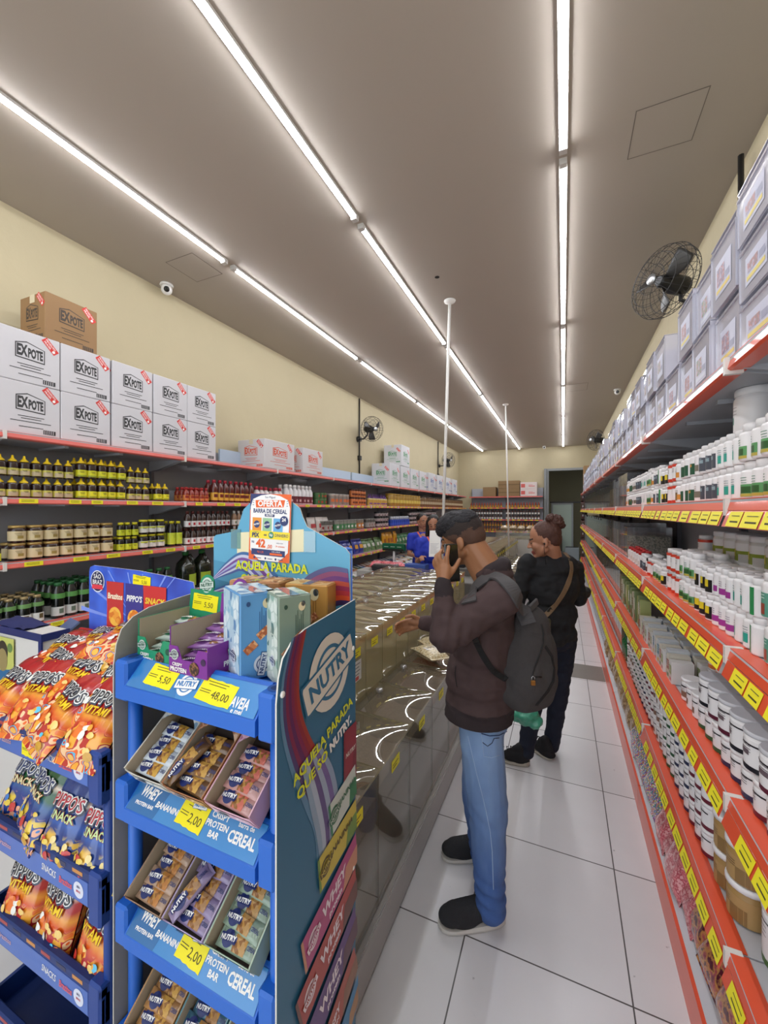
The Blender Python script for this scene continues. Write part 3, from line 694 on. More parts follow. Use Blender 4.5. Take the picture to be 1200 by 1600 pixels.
y = 1.0; k = 0
lv = ('bottom', 'middle', 'top')
while y < 10.9:
    three = y < 1.4; n = 3 if three else (2 if not (k % 7 == 5 and y > 2) else 1); s = rnd.randrange(4) if y > 1.5 else rnd.choice((0, 1))
    for j in range(n):
        kk = (ck3 if three else ck)[s]
        if y < 3.4: lab_, g = 'empty clear bin, %s column on the top right shelf, %s of its stack' % (ordn[k], lv[j] if three else ('bottom', 'top')[j]), None
        else: lab_, g = 'empty clear bin in the far stacks on the top right shelf, %s layer' % ('bottom', 'top')[j], 'far clear bins on the top right shelf, %s layer' % ('bottom', 'top')[j]
        kk.put((.455+rnd.uniform(-.012, .012), y, 2.142+j*(.153 if three else .213)), rnd.uniform(-.02, .02), lab_, g, far=y > 5)
    y += .222; k += 1

# ------------------------------------------------------------------ jars and bottles
wl = mat('E9E6E6', .38); whb = mat('EFECEC', .3); gl = mat('A9AAB0', .5)
def jar(r, h, body, lid, lidh=.2, neck=.8, label=None, bands=(), txt=None, ins=(), shoulder=.06, n=22, facing=pi, lidr=None, cone=False):
    """label=(z0,z1,color); bands=[(z0,z1,a0,a1,color)] in fractions; facing = direction the print faces"""
    B = MB(); hb = h*(1-lidh); rn = r*neck
    B.lathe([(r*.92, 0), (r, h*.025), (r, hb-h*shoulder), (r*.96, hb-h*shoulder*.5), (rn, hb), (rn, hb+.001)], body, None, n)
    Lm = MB(); rl = lidr or rn*1.06
    if cone: Lm.lathe([(rl, hb), (rl, hb+h*.06), (rl*.75, hb+h*.09), (rl*.35, hb+h*.17), (rl*.22, h)], lid, None, n)
    else: Lm.lathe([(rl, hb+.0012), (rl, h-.004), (rl*.94, h)], lid, None, n)
    P = [('jar_body', B), ('lid', Lm)]
    if label:
        L = MB(); z0, z1, c = label; L.sleeve(r+.0006, z0*hb, z1*hb, facing-2.6, facing+2.6, c, None, 18)
        for a in bands: L.sleeve(r+.0011+.0003*bands.index(a), a[0]*hb, a[1]*hb, facing+a[2], facing+a[3], a[4], None, 8)
        if txt:
            dm = mat(txt, .6)
            for i in range(3): L.sleeve(r+.0016, (z0+(z1-z0)*(.80-.10*i))*hb-.0016, (z0+(z1-z0)*(.80-.10*i))*hb, facing-.5+.1*i, facing+.3, dm, None, 4)
        P.append(('paper_label', L))
    return P
def band(c, z0=.1, z1=.55, a0=-.9, a1=.9): return (z0, z1, a0, a1, mat(c, .4))
red = mat('B83A30', .4); g1 = '3E8A5E'; lw = (.06, .9, wl)
# kinds on the eye-level right shelves
supp = {
 'white bottle with dark green leaf picture': jar(.031, .104, whb, whb, .22, .72, lw, (band('5E9A62', .18, .5), band('2F5A2C', .2, .42, -.4, .6), band('B9A84A', .08, .18)), '3E7A5E'),
 'white bottle with turquoise block': jar(.026, .1, whb, whb, .2, .75, lw, (band('2FA08E', .2, .52, -1, .3),), '7A8A90'),
 'white bottle with black and teal label': jar(.027, .1, whb, whb, .2, .72, lw, (band('4A4E58', .1, .7), band('8AA0A8', .45, .6, -.5, .5)), 'A8B0B8'),
 'white bottle with brown block': jar(.027, .098, whb, whb, .2, .75, lw, (band('7A7264', .2, .5),), '9A9090'),
 'white bottle with forest green label': jar(.03, .1, whb, whb, .22, .75, lw, (band('24543A', .08, .62), band('C08A3A', .45, .58, -.5, .1)), None),
 'white jar with gold and orange picture': jar(.032, .095, whb, whb, .22, .85, lw, (band('8A6A3A', .15, .6, -.7, .2), band('D89040', .2, .5, .2, .8)), '5A4A3A'),
 'white jar with thick red bands': jar(.033, .098, whb, whb, .2, .85, lw, (band('C83A24', .0, .18, -2, 2), band('D0402A', .84, 1, -2, 2)), '6A4A48'),
 'white jar with black and yellow label': jar(.032, .09, whb, whb, .22, .82, lw, (band('1E1E1E', .1, .7), band('E0C828', .35, .7, -.2, .5)), None),
 'white bottle with magenta block': jar(.026, .096, whb, whb, .2, .75, lw, (band('A03A90', .2, .45),), '8A7A90'),
 'white jar with teal and red label': jar(.037, .112, whb, whb, .2, .82, lw, (band('5E9A86', .05, .7, -1.3, 1.3), band('A04A38', .1, .4, -.7, .3)), 'D8E8E0'),
 'white bottle with dark red label': jar(.031, .112, whb, whb, .2, .78, lw, (band('7A2420', .03, .62, -1.4, 1.4), band('E0D0C8', .15, .35, -.3, .3)), None),
 'white bottle with green stripe': jar(.026, .1, whb, whb, .2, .75, lw, (band('2E8A50', .05, .95, -.2, .4),), None),
 'white jar with black lid': jar(.032, .09, whb, mat('1E1D20', .35), .2, .85, lw, (band('6A3A34', .15, .55),), '4A3A3A'),
}
SK = {k: Kind('supplement_bottle' if 'bottle' in k else 'supplement_jar', 'supplement', v) for k, v in supp.items()}
kn = list(SK)
def jitter(): return rnd.uniform(-.35, .35)
def run_pairs(y0, y1, z, seq, shelf, layers, rows, x0=.45, runlen=(1, 3), farY=2.4, gap=.004):
    y = y0; i = 0; nb = 0
    while y < y1-.075:
        nm = seq[i % len(seq)]; K = SK[nm]; n = rnd.randint(*runlen); B = K.parts[0][1]; r = max(v[0] for v in B.v)+gap; h = max(v[2] for v in K.parts[1][1].v)
        for q in range(n):
            if y+2*r > y1: break
            for row in range(rows):
                for ly in range(layers(y) if callable(layers) else layers):
                    K.put((x0+r+row*2.05*r+rnd.uniform(-.003, .003), y+r, z+.001+ly*(h+.001)), jitter(), '%s on the right %s shelf' % (nm, shelf), '%ss on the right %s shelf' % (nm, shelf), far=(y > farY or row > 0))
            y += 2*r
        i += 1
        if n == 0: break
A = ['white bottle with dark green leaf picture', 'white bottle with dark green leaf picture', 'white bottle with turquoise block', 'white bottle with turquoise block', 'white bottle with black and teal label', 'white bottle with brown block', 'white bottle with forest green label', 'white jar with gold and orange picture', 'white jar with thick red bands', 'white jar with black and yellow label', 'white bottle with green stripe', 'white bottle with black and teal label', 'white jar with gold and orange picture']
run_pairs(1.12, 3.7, 1.75, A, 'eye-level', 2, 2)
big = Kind('supplement_jar', 'supplement', jar(.052, .15, whb, whb, .17, .9, lw, (band('3A9080', .3, .48, -.8, .0),), '9A9090'))
big.put((.56, 1.66, 1.75+.2095), 0, 'large white jar with teal block standing on top of the smaller bottles at eye level', None)
Bq = ['white bottle with dark red label', 'white jar with teal and red label', 'white bottle with green stripe', 'white bottle with turquoise block', 'white bottle with magenta block', 'white jar with black and yellow label', 'white bottle with dark green leaf picture', 'white jar with thick red bands', 'white jar with black lid', 'white bottle with black and teal label', 'white jar with gold and orange picture']
run_pairs(1.1, 2.4, 1.34, Bq, 'chest-high', 2, 2, .45)
run_pairs(2.4, 3.15, 1.34, Bq[5:]+Bq[:3], 'chest-high', 1, 2, .45)
cann = Kind('supplement_tub', 'supplement', jar(.058, .125, mat('D8D6D0', .35), whb, .18, .93, lw, (band('8A9A2E', .25, .62, -1.6, 1.6), band('D8CC30', .4, .68, -.9, -.2), band('C9C7C4', .2, .5, .1, 1.2)), None))
flatc = Kind('supplement_tub', 'supplement', jar(.062, .16, mat('DAD8D4', .35), whb, .12, .95, lw, (), '8A8A8A'))
for k in range(9):
    y = 1.2+.125*k
    flatc.put((.66, y, 1.341), jitter(), 'wide white tub in the back row of the chest-high right shelf', 'wide white back-row tubs on the chest-high right shelf')
    if k > 0: cann.put((.66, y, 1.503), .2, 'white tub with olive and yellow band stacked at the back of the chest-high shelf', 'olive banded tubs at the back of the chest-high shelf')
SK['white jar with thick red bands'].put((.62, 2.36, 1.503), 0, 'tall white jar alone on the back row near the olive banded tubs', None)
# lower right shelves: tubs with black-ruled labels
blkm = '2A262C'
tubs = {
 'white tub with grey lid and maroon foot band': jar(.046, .105, whb, mat('C9C9CE', .4), .12, .97, (.04, .9, wl), (band('5A1E30', .02, .16, -2.4, 2.4), band(blkm, .74, .79, -1.2, 1.0), band('6A5A60', .45, .6, -.5, .2)), '4A4048', shoulder=.02, lidr=.048),
 'white tub with grey lid and black foot band': jar(.046, .105, whb, mat('C9C9CE', .4), .12, .97, (.04, .9, wl), (band('1E1C24', .02, .16, -2.4, 2.4), band(blkm, .74, .79, -1.2, 1.0), band('6A5A60', .45, .6, -.5, .2)), '4A4048', shoulder=.02, lidr=.048),
 'white tub with grey lid and orange patch': jar(.043, .115, whb, mat('C9C9CE', .4), .12, .97, (.04, .9, wl), (band('D8742E', .08, .24, -1.5, 1), band(blkm, .78, .82, -1.2, 1.0)), '4A4048', shoulder=.02, lidr=.045),
}
TK = {k: Kind('supplement_tub', 'supplement', v) for k, v in tubs.items()}
smallt = {
 'small white tub with maroon foot band': jar(.036, .092, whb, whb, .16, .95, (.04, .9, wl), (band('6A2030', .02, .2, -2.4, 2.4), band(blkm, .74, .8, -1.2, 1.0)), '4A4048', shoulder=.03, lidr=.038),
 'small white tub with navy foot band': jar(.036, .092, whb, whb, .16, .95, (.04, .9, wl), (band('2A3050', .02, .2, -2.4, 2.4), band(blkm, .74, .8, -1.2, 1.0)), '4A4048', shoulder=.03, lidr=.038),
 'small white tub with green foot band': jar(.036, .092, whb, whb, .16, .95, (.04, .9, wl), (band('2E5A3A', .02, .2, -2.4, 2.4), band(blkm, .74, .8, -1.2, 1.0)), '4A4048', shoulder=.03, lidr=.038),
 'small white tub with brown picture': jar(.036, .092, whb, whb, .16, .95, (.04, .9, wl), (band('8A6A58', .2, .5, -.6, .6), band(blkm, .74, .8, -1.2, 1.0)), '4A4048', shoulder=.03, lidr=.038),
}
SM = {k: Kind('supplement_tub', 'supplement', v) for k, v in smallt.items()}
def stack(KD, names, y0, y1, z, layers, rows, shelf, r, h, x0=.45, farY=2.2, run=2):
    y = y0; i = 0
    while y+2*r <= y1:
        nm = names[(i//run) % len(names)]
        for row in range(rows):
            for ly in range(layers):
                KD[nm].put((x0+r+row*2.06*r, y+r, z+.001+ly*(h+.001)), jitter(), '%s on the right %s shelf' % (nm, shelf), '%ss on the right %s shelf' % (nm, shelf), far=(y > farY or row > 0))
        y += 2*r; i += 1
tn = list(TK); sn = list(SM)
stack(SM, sn, 1.15, 2.1, .93, 1, 1, 'waist-high', .039, .092, run=3)
stack(TK, tn[:2], 1.15, 1.9, .93+.094, 1, 1, 'waist-high', .049, .105, x0=.446, run=2)
stack(TK, tn[:2], 1.1, 1.98, .93, 2, 3, 'waist-high', .049, .105, x0=.56, run=3)
stack(TK, tn[2:], 1.98, 2.2, .93, 2, 2, 'waist-high', .047, .115, x0=.56)
stack(SM, sn, 1.74, 3.7, .50, 3, 2, 'knee-high', .038, .092, run=3, farY=2.6)
kraft = {'tan kraft tub with white lid': jar(.050, .115, mat('A8844E', .5), whb, .16, .97, (.05, .8, mat('B08C58', .5)), (band('8A6A3E', .05, .5, .3, 1.2),), '4A3A28', lidr=.054, shoulder=.02)}
KK = {k: Kind('supplement_tub', 'supplement', v) for k, v in kraft.items()}
stack(KK, list(KK), 1.49, 1.72, .50, 2, 2, 'knee-high', .056, .115, run=1)
bigw = {'large white tub with green foot band': jar(.058, .165, whb, whb, .14, .97, (.04, .9, wl), (band('4A6A2E', .02, .14, -2.6, 2.6), band(blkm, .8, .83, -1.2, 1.0)), '4A4048', lidr=.061, shoulder=.02)}
BW = {k: Kind('supplement_tub', 'supplement', v) for k, v in bigw.items()}
stack(BW, list(BW), 1.1, 1.48, .50, 2, 2, 'knee-high', .062, .165, x0=.49, run=1)
# cartons (small product boxes) farther along the waist-high shelf
def sbox(wy, h, d, cols, name='product_box'):
    b = MB(); b.box(0, d, 0, wy, 0, h, mat(cols[0], .45)); M = T(-.0006, wy/2, h/2) @ FACE_MX
    b.poly([(-wy*.4, -h*.1), (wy*.4, -h*.1), (wy*.4, h*.3), (-wy*.4, h*.3)], mat(cols[1], .45), M); b.poly([(-wy*.35, -h*.4), (wy*.3, -h*.4), (wy*.3, -h*.25), (-wy*.35, -h*.25)], mat(cols[2], .45), M)
    for i in range(3): b.poly([(-wy*.3, h*(.2-.08*i)), (wy*.3, h*(.2-.08*i)), (wy*.3, h*(.22-.08*i)), (-wy*.3, h*(.22-.08*i))], mat('E8E8E8', .5), M @ T(0, 0, .0005))
    return Kind(name, 'box', [('box_body', b)])
gbx = sbox(.075, .12, .1, ('8E9096', '77797F', '5E6066')); wbx = sbox(.05, .085, .09, ('D9D6D2', '9AA86A', 'C87A80')); gybx = sbox(.045, .19, .07, ('A8AE6A', 'C9C27A', '5E7A4A')); dkb = sbox(.05, .09, .09, ('3E4A46', 'C8CCCA', '7A3A38'))
def rowk(K, y0, y1, z, step, x, layers, h, nm, rows=1, dxr=.1):
    y = y0
    while y < y1:
        for r_ in range(rows):
            for l_ in range(layers): K.put((x+r_*dxr, y, z+.001+l_*(h+.001)), 0, nm, nm+' (row)' if False else nm)
        y += step
for q, (cc, nm_) in enumerate(((('D9D6D2', '9AA86A', 'C87A80'), 'whitish box with green print'), (('CFC8B8', 'A8685A', '6A8A6A'), 'cream box with rust print'), (('C8CCD0', '5E8A9A', 'C8B04A'), 'pale blue-grey box with teal print'))):
    Kq = sbox(.045, .1+.012*q, .085, cc)
    for i in range(q, 17, 3):
        for r_ in range(2): Kq.put((.45+.1*r_+rnd.uniform(-.006, .006), 2.2+.05*i, .931), rnd.uniform(-.05, .05), 'small %s on the waist-high right shelf' % nm_, 'small %s, waist-high right shelf' % nm_)
rowk(gbx, 2.25, 3.1, .93, .079, .66, 2, .12, 'plain grey box stacked at the back of the waist-high right shelf')
for q, (cc, nm_, hq) in enumerate(((('A8AE6A', 'C9C27A', '5E7A4A'), 'yellow-green', .19), (('7A8A5A', 'D8D4C0', 'A85A3A'), 'dull green', .21), (('C8C0A8', '8A6A4A', '5E7A4A'), 'cream', .2))):
    Kq = sbox(.042, hq, .06, cc)
    for i in range(q, 20, 3): Kq.put((.465+rnd.uniform(-.01, .01), 3.12+.049*i, .931), rnd.uniform(-.1, .1), 'tall %s packet standing on the waist-high right shelf' % nm_, 'tall %s packets, waist-high right shelf' % nm_)
rowk(dkb, 2.45, 3.3, 1.34, .052, .47, 1, .09, 'dark small box with white panel on the chest-high right shelf', 2, .095) if False else None
# green glass bottles and the navy jar on the knee-high shelf
gbt = Kind('glass_bottle', 'bottle', jar(.03, .17, mat('1E6A3A', .15, coat=.5), mat('16502C', .3), .18, .45, None, shoulder=.25))
for k in range(4): gbt.put((.49, 3.78+.065*k, .501), 0, 'green glass bottle at the far end of the tubs on the knee-high right shelf', 'green glass bottles on the knee-high right shelf')
nav = Kind('supplement_tub', 'supplement', jar(.05, .2, mat('4A5A62', .3), mat('1E2A6A', .35), .15, .95, None))
nav.put((.66, 1.9, .501), 0, 'navy-lidded dark tub behind the small white tubs of the knee-high right shelf', None)
# clear boxes with food further down the right shelves
fb = [Kind('clear_food_bin', 'clear bin', [('bin_body', MB().box(0, .3, 0, .19, 0, hh, clear('ECECEC', milky=.1, boost=.08))), ('food_fill', MB().box(.008, .292, .008, .182, .008, hh*.7, pattern(c, 90, .6, 'noise')))]) for hh, c in ((.27, ['8A6A4A', 'B89A6A', '6A4A38']), (.27, ['A88A3A', 'C8B070', '8A6A3A']), (.24, ['9A9078', 'C8C0A8', '6A6A58']), (.27, ['A85A3A', 'B8A080', '7A4A30']))]
for zi, (z, y0) in enumerate(((1.75, 3.75), (1.34, 3.75), (.93, 4.2), (.50, 4.1), (.15, 5.4))):
    y = y0; i = 0; nmz = ('eye-level', 'chest-high', 'waist-high', 'knee-high', 'bottom')[zi]
    while y < 11.5:
        j = rnd.randrange(4); fb[j].put((.47, y, z+.002), 0, 'clear bin of %s food on the far part of the right %s shelf' % (('brown', 'golden', 'grey-beige', 'rusty')[j], nmz), '%s far clear bins, %s' % (('brown', 'golden', 'grey-beige', 'rusty')[j], nmz))
        y += .2; i += 1
# red-lidded small bottles in front of the clear boxes
redk = Kind('supplement_bottle', 'supplement', jar(.022, .1, whb, mat('C02A2A', .4), .22, .75, (.06, .9, wl), (band('D8D0C8', .2, .5),), None))
for k in range(10): redk.put((.48+.05*(k % 2), 3.17+.055*k, 1.341), 0, 'small white bottle with red cap on the chest-high right shelf', 'small red-capped bottles on the chest-high right shelf')
# packets on the bottom right shelf
def sack(K_, y0, y1, step, z, nm, x=.47, lean=.55, rows=1):
    y = y0; i = 0
    while y < y1:
        for r_ in range(rows):
            K_.put((x+.10*r_+rnd.uniform(-.01, .01), y, z), rnd.uniform(-.1, .1)-pi/2, nm, nm, tilt=(R(62)+rnd.uniform(-.12, .12), rnd.uniform(-.1, .1)))
        y += step; i += 1
def pk(wd, ht, th, m, name='food_bag', seed=1):
    b = pillow(wd, ht, th, m, seed); a = MB(); a.v = [(x, y+ht/2, z) for x, y, z in b.v]; a.f, a.m, a.s, a.mats = b.f, b.m, b.s, b.mats
    return Kind(name, 'bag', [('bag_body', a)])
pinkb = pk(.2, .24, .09, pattern(['C8545E', 'E08A8E', 'B03A4A', 'E8A8A8'], 55, .25, 'noise', coat=.8)); conf = pk(.16, .22, .07, pattern(['E04A5A', '3A6AC8', 'E8C83A', '3AA878', 'E8E0E8', '8A4AB0'], 190, .3, 'voronoi', coat=.8), seed=2)
brn = pk(.18, .24, .08, pattern(['8A6A48', 'B8966A', '6A4A30', 'C8AC84'], 60, .3, 'noise', coat=.7), seed=3); drk = pk(.15, .2, .07, pattern(['2A2420', '4A3E34', '1A1614'], 90, .3, 'noise', coat=.8), seed=4)
marn = pk(.2, .26, .1, pattern(['7A2A3A', 'A84A50', 'C88A4A', '5A1A2A'], 35, .22, 'noise', coat=.9), seed=5)
sack(marn, 1.35, 1.86, .15, .155, 'maroon and amber sweets bag on the nearest part of the bottom right shelf', x=.45); sack(pinkb, 1.9, 2.35, .13, .155, 'pink sweets bag on the bottom right shelf', x=.43); sack(pinkb, 1.95, 2.3, .15, .17, 'pink sweets bag in the second line of the bottom right shelf', x=.57)
sack(conf, 2.4, 3.2, .11, .155, 'bag of multicoloured sprinkles on the bottom right shelf', x=.43); sack(drk, 2.4, 3.15, .12, .17, 'dark chocolate-coloured bag behind the sprinkles on the bottom right shelf', x=.56)
sack(brn, 3.3, 5.3, .13, .155, 'brown dried-food bag on the bottom right shelf', x=.44)
# ------------------------------------------------------------------ goods on the left shelves
def lj(*a, **k): return jar(*a, facing=0, **k)
dkg = mat('1E1613', .2, coat=.4); amber = mat('4A2416', .2, coat=.4); gold = mat('C8A860', .3, .6)
LK = {
 'dark honey bottle with yellow cone cap': lj(.031, .135, mat('2A1714', .25, coat=.4), mat('E8C61E', .4), .3, .7, (.1, .55, mat('D8D62A', .45)), (band('8A9A2A', .12, .2, -1, 1),), '5A5A20', cone=True),
 'dark honey bottle with yellow cone cap and whitish label': lj(.027, .12, mat('2A1714', .25, coat=.4), mat('E8C61E', .4), .3, .7, (.1, .55, mat('C8C25A', .45)), (band('B8A88A', .12, .4, -1, 1),), '5A5A20', cone=True),
 'small red sauce bottle': lj(.024, .12, mat('8A2A1C', .25, coat=.4), mat('B02A2A', .4), .2, .5, (.1, .55, mat('C87A3A', .45)), (band('8A1E1A', .3, .5),), None, shoulder=.3),
 'tall dark red ketchup bottle': lj(.032, .2, mat('5A1E1A', .25, coat=.4), mat('B0283A', .4), .14, .45, (.1, .5, mat('D8A63A', .45)), (band('6A1E1A', .25, .42),), None, shoulder=.3),
 'maroon and white syrup bottle': lj(.034, .17, mat('E4DCDC', .3), mat('B8384A', .4), .2, .5, (.05, .6, mat('7A2A34', .45)), (band('D8C8C8', .2, .4, -.4, .4),), None, shoulder=.3),
 'white bottle with dark red label and white cap': lj(.038, .22, mat('E6E4E6', .3), mat('EDEBEB', .4), .18, .5, (.05, .5, mat('6A2430', .45)), (band('C8A8A8', .15, .3, -.4, .4),), None, shoulder=.3),
 'small round tin with green and red print': lj(.04, .075, mat('5A7A4A', .4), mat('3E6A3A', .35), .1, .98, (.1, .9, mat('3E6A3A', .4)), (band('A83A2A', .3, .7, -.5, .5),), None),
 'tin with grey and orange print': lj(.05, .15, mat('B8A898', .4), mat('C8C4BE', .35), .1, .98, (.1, .9, mat('8A8078', .4)), (band('C86A3A', .3, .6, -.9, .9),), None),
 'orange jar with dark lid': lj(.045, .12, mat('C8703A', .35), mat('4A2A1E', .35), .2, .95, (.1, .8, mat('D07A40', .4)), (band('6A3020', .3, .6, -.9, .9),), None),
 'yellow squeeze bottle with purple top': lj(.035, .19, mat('D8C890', .35), mat('6A3A8A', .4), .35, .6, (.1, .8, mat('C8A04A', .4)), (band('7A4A8A', .2, .4, -.9, .9),), None, cone=True),
 'big clear jar of golden food': lj(.075, .23, mat('B08A3A', .2, coat=.6), mat('C8A040', .4), .12, .9, (.3, .6, mat('D8C060', .4)), (), None),
 'big clear jar of brown food': lj(.075, .23, mat('7A5A3A', .2, coat=.6), mat('4A3A2A', .4), .12, .9, (.3, .6, mat('B8A88A', .4)), (), None),
 'squat honey jar with cream label': lj(.04, .1, mat('2E1812', .2, coat=.5), mat('B89A5A', .3, .4), .16, .92, (.15, .8, mat('D4C49A', .45)), (band('A08A4A', .3, .5, -.2, .5),), '6A5A3A'),
 'small black bottle with yellow cap': lj(.024, .1, mat('1C1816', .25, coat=.4), mat('D8CE2A', .4), .18, .7, (.1, .6, mat('C8D02A', .45)), (), '5A5A1A'),
 'black bottle with yellow cap and white label': lj(.034, .108, mat('1C1816', .25, coat=.4), mat('D8CE2A', .4), .15, .8, (.15, .65, mat('D8D8D0', .45)), (band('C8D02A', .5, .62, -1, 1),), '5A5A5A'),
 'tall black bottle with lime label': lj(.03, .2, mat('1C1816', .25, coat=.4), mat('D8CE2A', .4), .1, .5, (.1, .6, mat('C8D63A', .45)), (), '5A6A1A', shoulder=.3),
 'slim vinegar bottle with white label and red mark': lj(.026, .14, mat('3A2620', .25, coat=.4), mat('5A2420', .4), .18, .45, (.08, .5, mat('E0DCDA', .45)), (band('B82A3A', .2, .38, -.35, .35),), None, shoulder=.32),
 'slim pale bottle with white cap': lj(.026, .14, mat('8A6A50', .25, coat=.4), mat('D8D4CE', .4), .18, .45, (.08, .5, mat('D8D2CC', .45)), (band('6A7A5A', .2, .38, -.35, .35),), None, shoulder=.32),
 'black juice bottle with gold cap and green neck': lj(.032, .165, mat('141814', .2, coat=.5), mat('C0A878', .3, .4), .1, .55, (.08, .42, mat('D8DAD4', .45)), (band('6A5A3A', .2, .38, -.35, .35), (.68, .84, -3.1, 3.1, mat('6E9A5A', .4))), None, shoulder=.3),
 'black juice bottle with green cap and green neck': lj(.035, .215, mat('141814', .2, coat=.5), mat('2E6A3A', .35), .1, .55, (.08, .36, mat('D0D4D0', .45)), (band('6A7A6A', .15, .3, -.35, .35), (.62, .78, -3.1, 3.1, mat('5E9A50', .4))), None, shoulder=.3),
 'amber bottle': lj(.035, .22, mat('8A5A2A', .2, coat=.5), mat('A8542A', .35), .1, .45, (.1, .45, mat('C8B48A', .45)), (), None, shoulder=.3),
 'clear packet jar with green lid print': lj(.05, .15, mat('8A8A80', .3, coat=.5), mat('9A9A94', .4), .12, .95, (.15, .7, mat('4E8A5A', .4)), (band('D8DAD4', .3, .55, -.4, .4),), None),
 'clear packet jar with orange print': lj(.05, .15, mat('8A7A6A', .3, coat=.5), mat('9A9A94', .4), .12, .95, (.15, .7, mat('C8803A', .4)), (band('D8DAD4', .3, .55, -.4, .4),), None),
 'clear packet jar with grey print': lj(.05, .15, mat('5A5650', .3, coat=.5), mat('9A9A94', .4), .12, .95, (.15, .7, mat('A8A49E', .4)), (band('8A2A2A', .3, .55, -.4, .4),), None),
 'black tin with white band': lj(.055, .085, mat('2A2426', .35), mat('1E1C1E', .35), .12, .98, (.2, .8, mat('B8A8A8', .4)), (band('6A4A4A', .3, .55, -.4, .4),), None),
 'blue jug with white top': lj(.05, .17, mat('2A4AB0', .3), mat('D8DCE4', .4), .35, .6, (.1, .5, mat('3A5AC8', .4)), (), None),
}
cat_of = lambda n: 'jar' if ('jar' in n or 'tin' in n) else 'bottle'
LKK = {k: Kind('sauce_bottle' if cat_of(k) == 'bottle' else 'food_jar', cat_of(k), v) for k, v in LK.items()}
oil = MB(); og = mat('1E2418', .15, coat=.6); oil.lathe([(.07, 0), (.078, .02), (.08, .17), (.07, .22), (.025, .27), (.022, .29)], og, None, 20)
oilP = [('jug_body', oil), ('lid', MB().lathe([(.026, .285), (.026, .315), (.02, .318)], mat('2E7A3A', .4), None, 14)), ('paper_label', MB().sleeve(.081, .03, .13, -.6, .6, mat('A8C03A', .45)))]
oilP[0][1].tube([(.02, 0, .28), (.045, 0, .29), (.07, 0, .25), (.072, 0, .2)], .008, og)
LKK['large dark oil jug with lime label'] = Kind('oil_jug', 'bottle', oilP)
def kdim(K):
    r = max(abs(v[1]) for v in K.parts[0][1].v); h = max(v[2] for _, p in K.parts for v in p.v); return r, h
def lrow(nm, y0, y1, si, layers=1, rows=2, x0=-2.83, gap=.003, hcap=None):
    K = LKK[nm]; r, h = kdim(K); z = SH_L[si]; y = y0+r; sn_ = ('top', 'second', 'third', 'fourth', 'fifth', 'lowest')[si]
    while y+r <= y1+.001:
        for row in range(rows):
            for ly in range(layers):
                if row > 0 and ly > 0 and si != 1: continue
                LKK[nm].put((x0-r-row*2.1*r+rnd.uniform(-.004, .004), y+rnd.uniform(-.002, .002), z+.001+ly*(h+.001)), rnd.uniform(-.3, .3), '%s on the left %s shelf' % (nm, sn_), '%ss on the left %s shelf' % (nm, sn_), far=True)
        y += 2*r+gap
lrow('dark honey bottle with yellow cone cap and whitish label', .98, 1.56, 1, 2, 1); lrow('dark honey bottle with yellow cone cap', 1.56, 1.88, 1, 2, 2)
lrow('dark honey bottle with yellow cone cap and whitish label', 1.89, 2.1, 1, 2, 1); lrow('dark honey bottle with yellow cone cap', 2.1, 2.24, 1, 1, 2)
lrow('small red sauce bottle', 2.36, 2.64, 1, 1, 3); lrow('tall dark red ketchup bottle', 2.65, 3.18, 1, 1, 2); lrow('maroon and white syrup bottle', 3.2, 3.42, 1, 1, 2)
lrow('maroon and white syrup bottle', 3.5, 3.66, 1, 1, 2); lrow('white bottle with dark red label and white cap', 3.68, 4.25, 1, 1, 2)
lrow('small round tin with green and red print', 4.3, 4.62, 1, 2, 2); lrow('tin with grey and orange print', 4.65, 5.2, 1, 1, 2); lrow('orange jar with dark lid', 5.25, 5.75, 1, 2, 1)
lrow('yellow squeeze bottle with purple top', 5.8, 6.55, 1, 1, 1); lrow('big clear jar of golden food', 6.7, 8.4, 1, 1, 1); lrow('big clear jar of brown food', 8.45, 12.4, 1, 1, 1)
lrow('squat honey jar with cream label', 1.22, 1.80, 2, 2, 2); lrow('small black bottle with yellow cap', 1.82, 1.97, 2, 2, 2); lrow('black bottle with yellow cap and white label', 1.98, 2.2, 2, 2, 2)
lrow('tall black bottle with lime label', 2.22, 2.35, 2, 1, 2); lrow('slim vinegar bottle with white label and red mark', 2.37, 2.9, 2, 2, 2); lrow('slim pale bottle with white cap', 2.9, 3.9, 2, 2, 1)
lrow('clear packet jar with grey print', 4.4, 4.75, 2, 1, 1); lrow('clear packet jar with green lid print', 4.78, 5.4, 2, 1, 1); lrow('clear packet jar with orange print', 5.42, 5.7, 2, 1, 1); lrow('clear packet jar with grey print', 5.75, 6.1, 2, 1, 1)
lrow('black tin with white band', 6.15, 6.7, 2, 3, 1); lrow('blue jug with white top', 6.75, 7.7, 2, 1, 1); lrow('black tin with white band', 7.75, 9.6, 2, 3, 1)
tag(LKK['amber bottle'].put((-2.87, 1.17, 1.431), 0, 'small bottle of dark honey at the left end of the third shelf', None), 'small dark honey bottle with yellow cap at the left end of the third left shelf', 'bottle') if False else None
LKK['small black bottle with yellow cap'].put((-2.86, 1.16, 1.431), 0, 'single small dark bottle left of the squat honey jars on the third left shelf', None)
lrow('black juice bottle with gold cap and green neck', .85, 1.42, 3, 1, 4, x0=-2.81); lrow('black juice bottle with green cap and green neck', 1.43, 1.72, 3, 1, 4)
lrow('large dark oil jug with lime label', 2.35, 2.7, 3, 1, 1); lrow('amber bottle', 2.72, 2.95, 3, 1, 1); lrow('black juice bottle with green cap and green neck', 1.75, 2.3, 3, 1, 1)
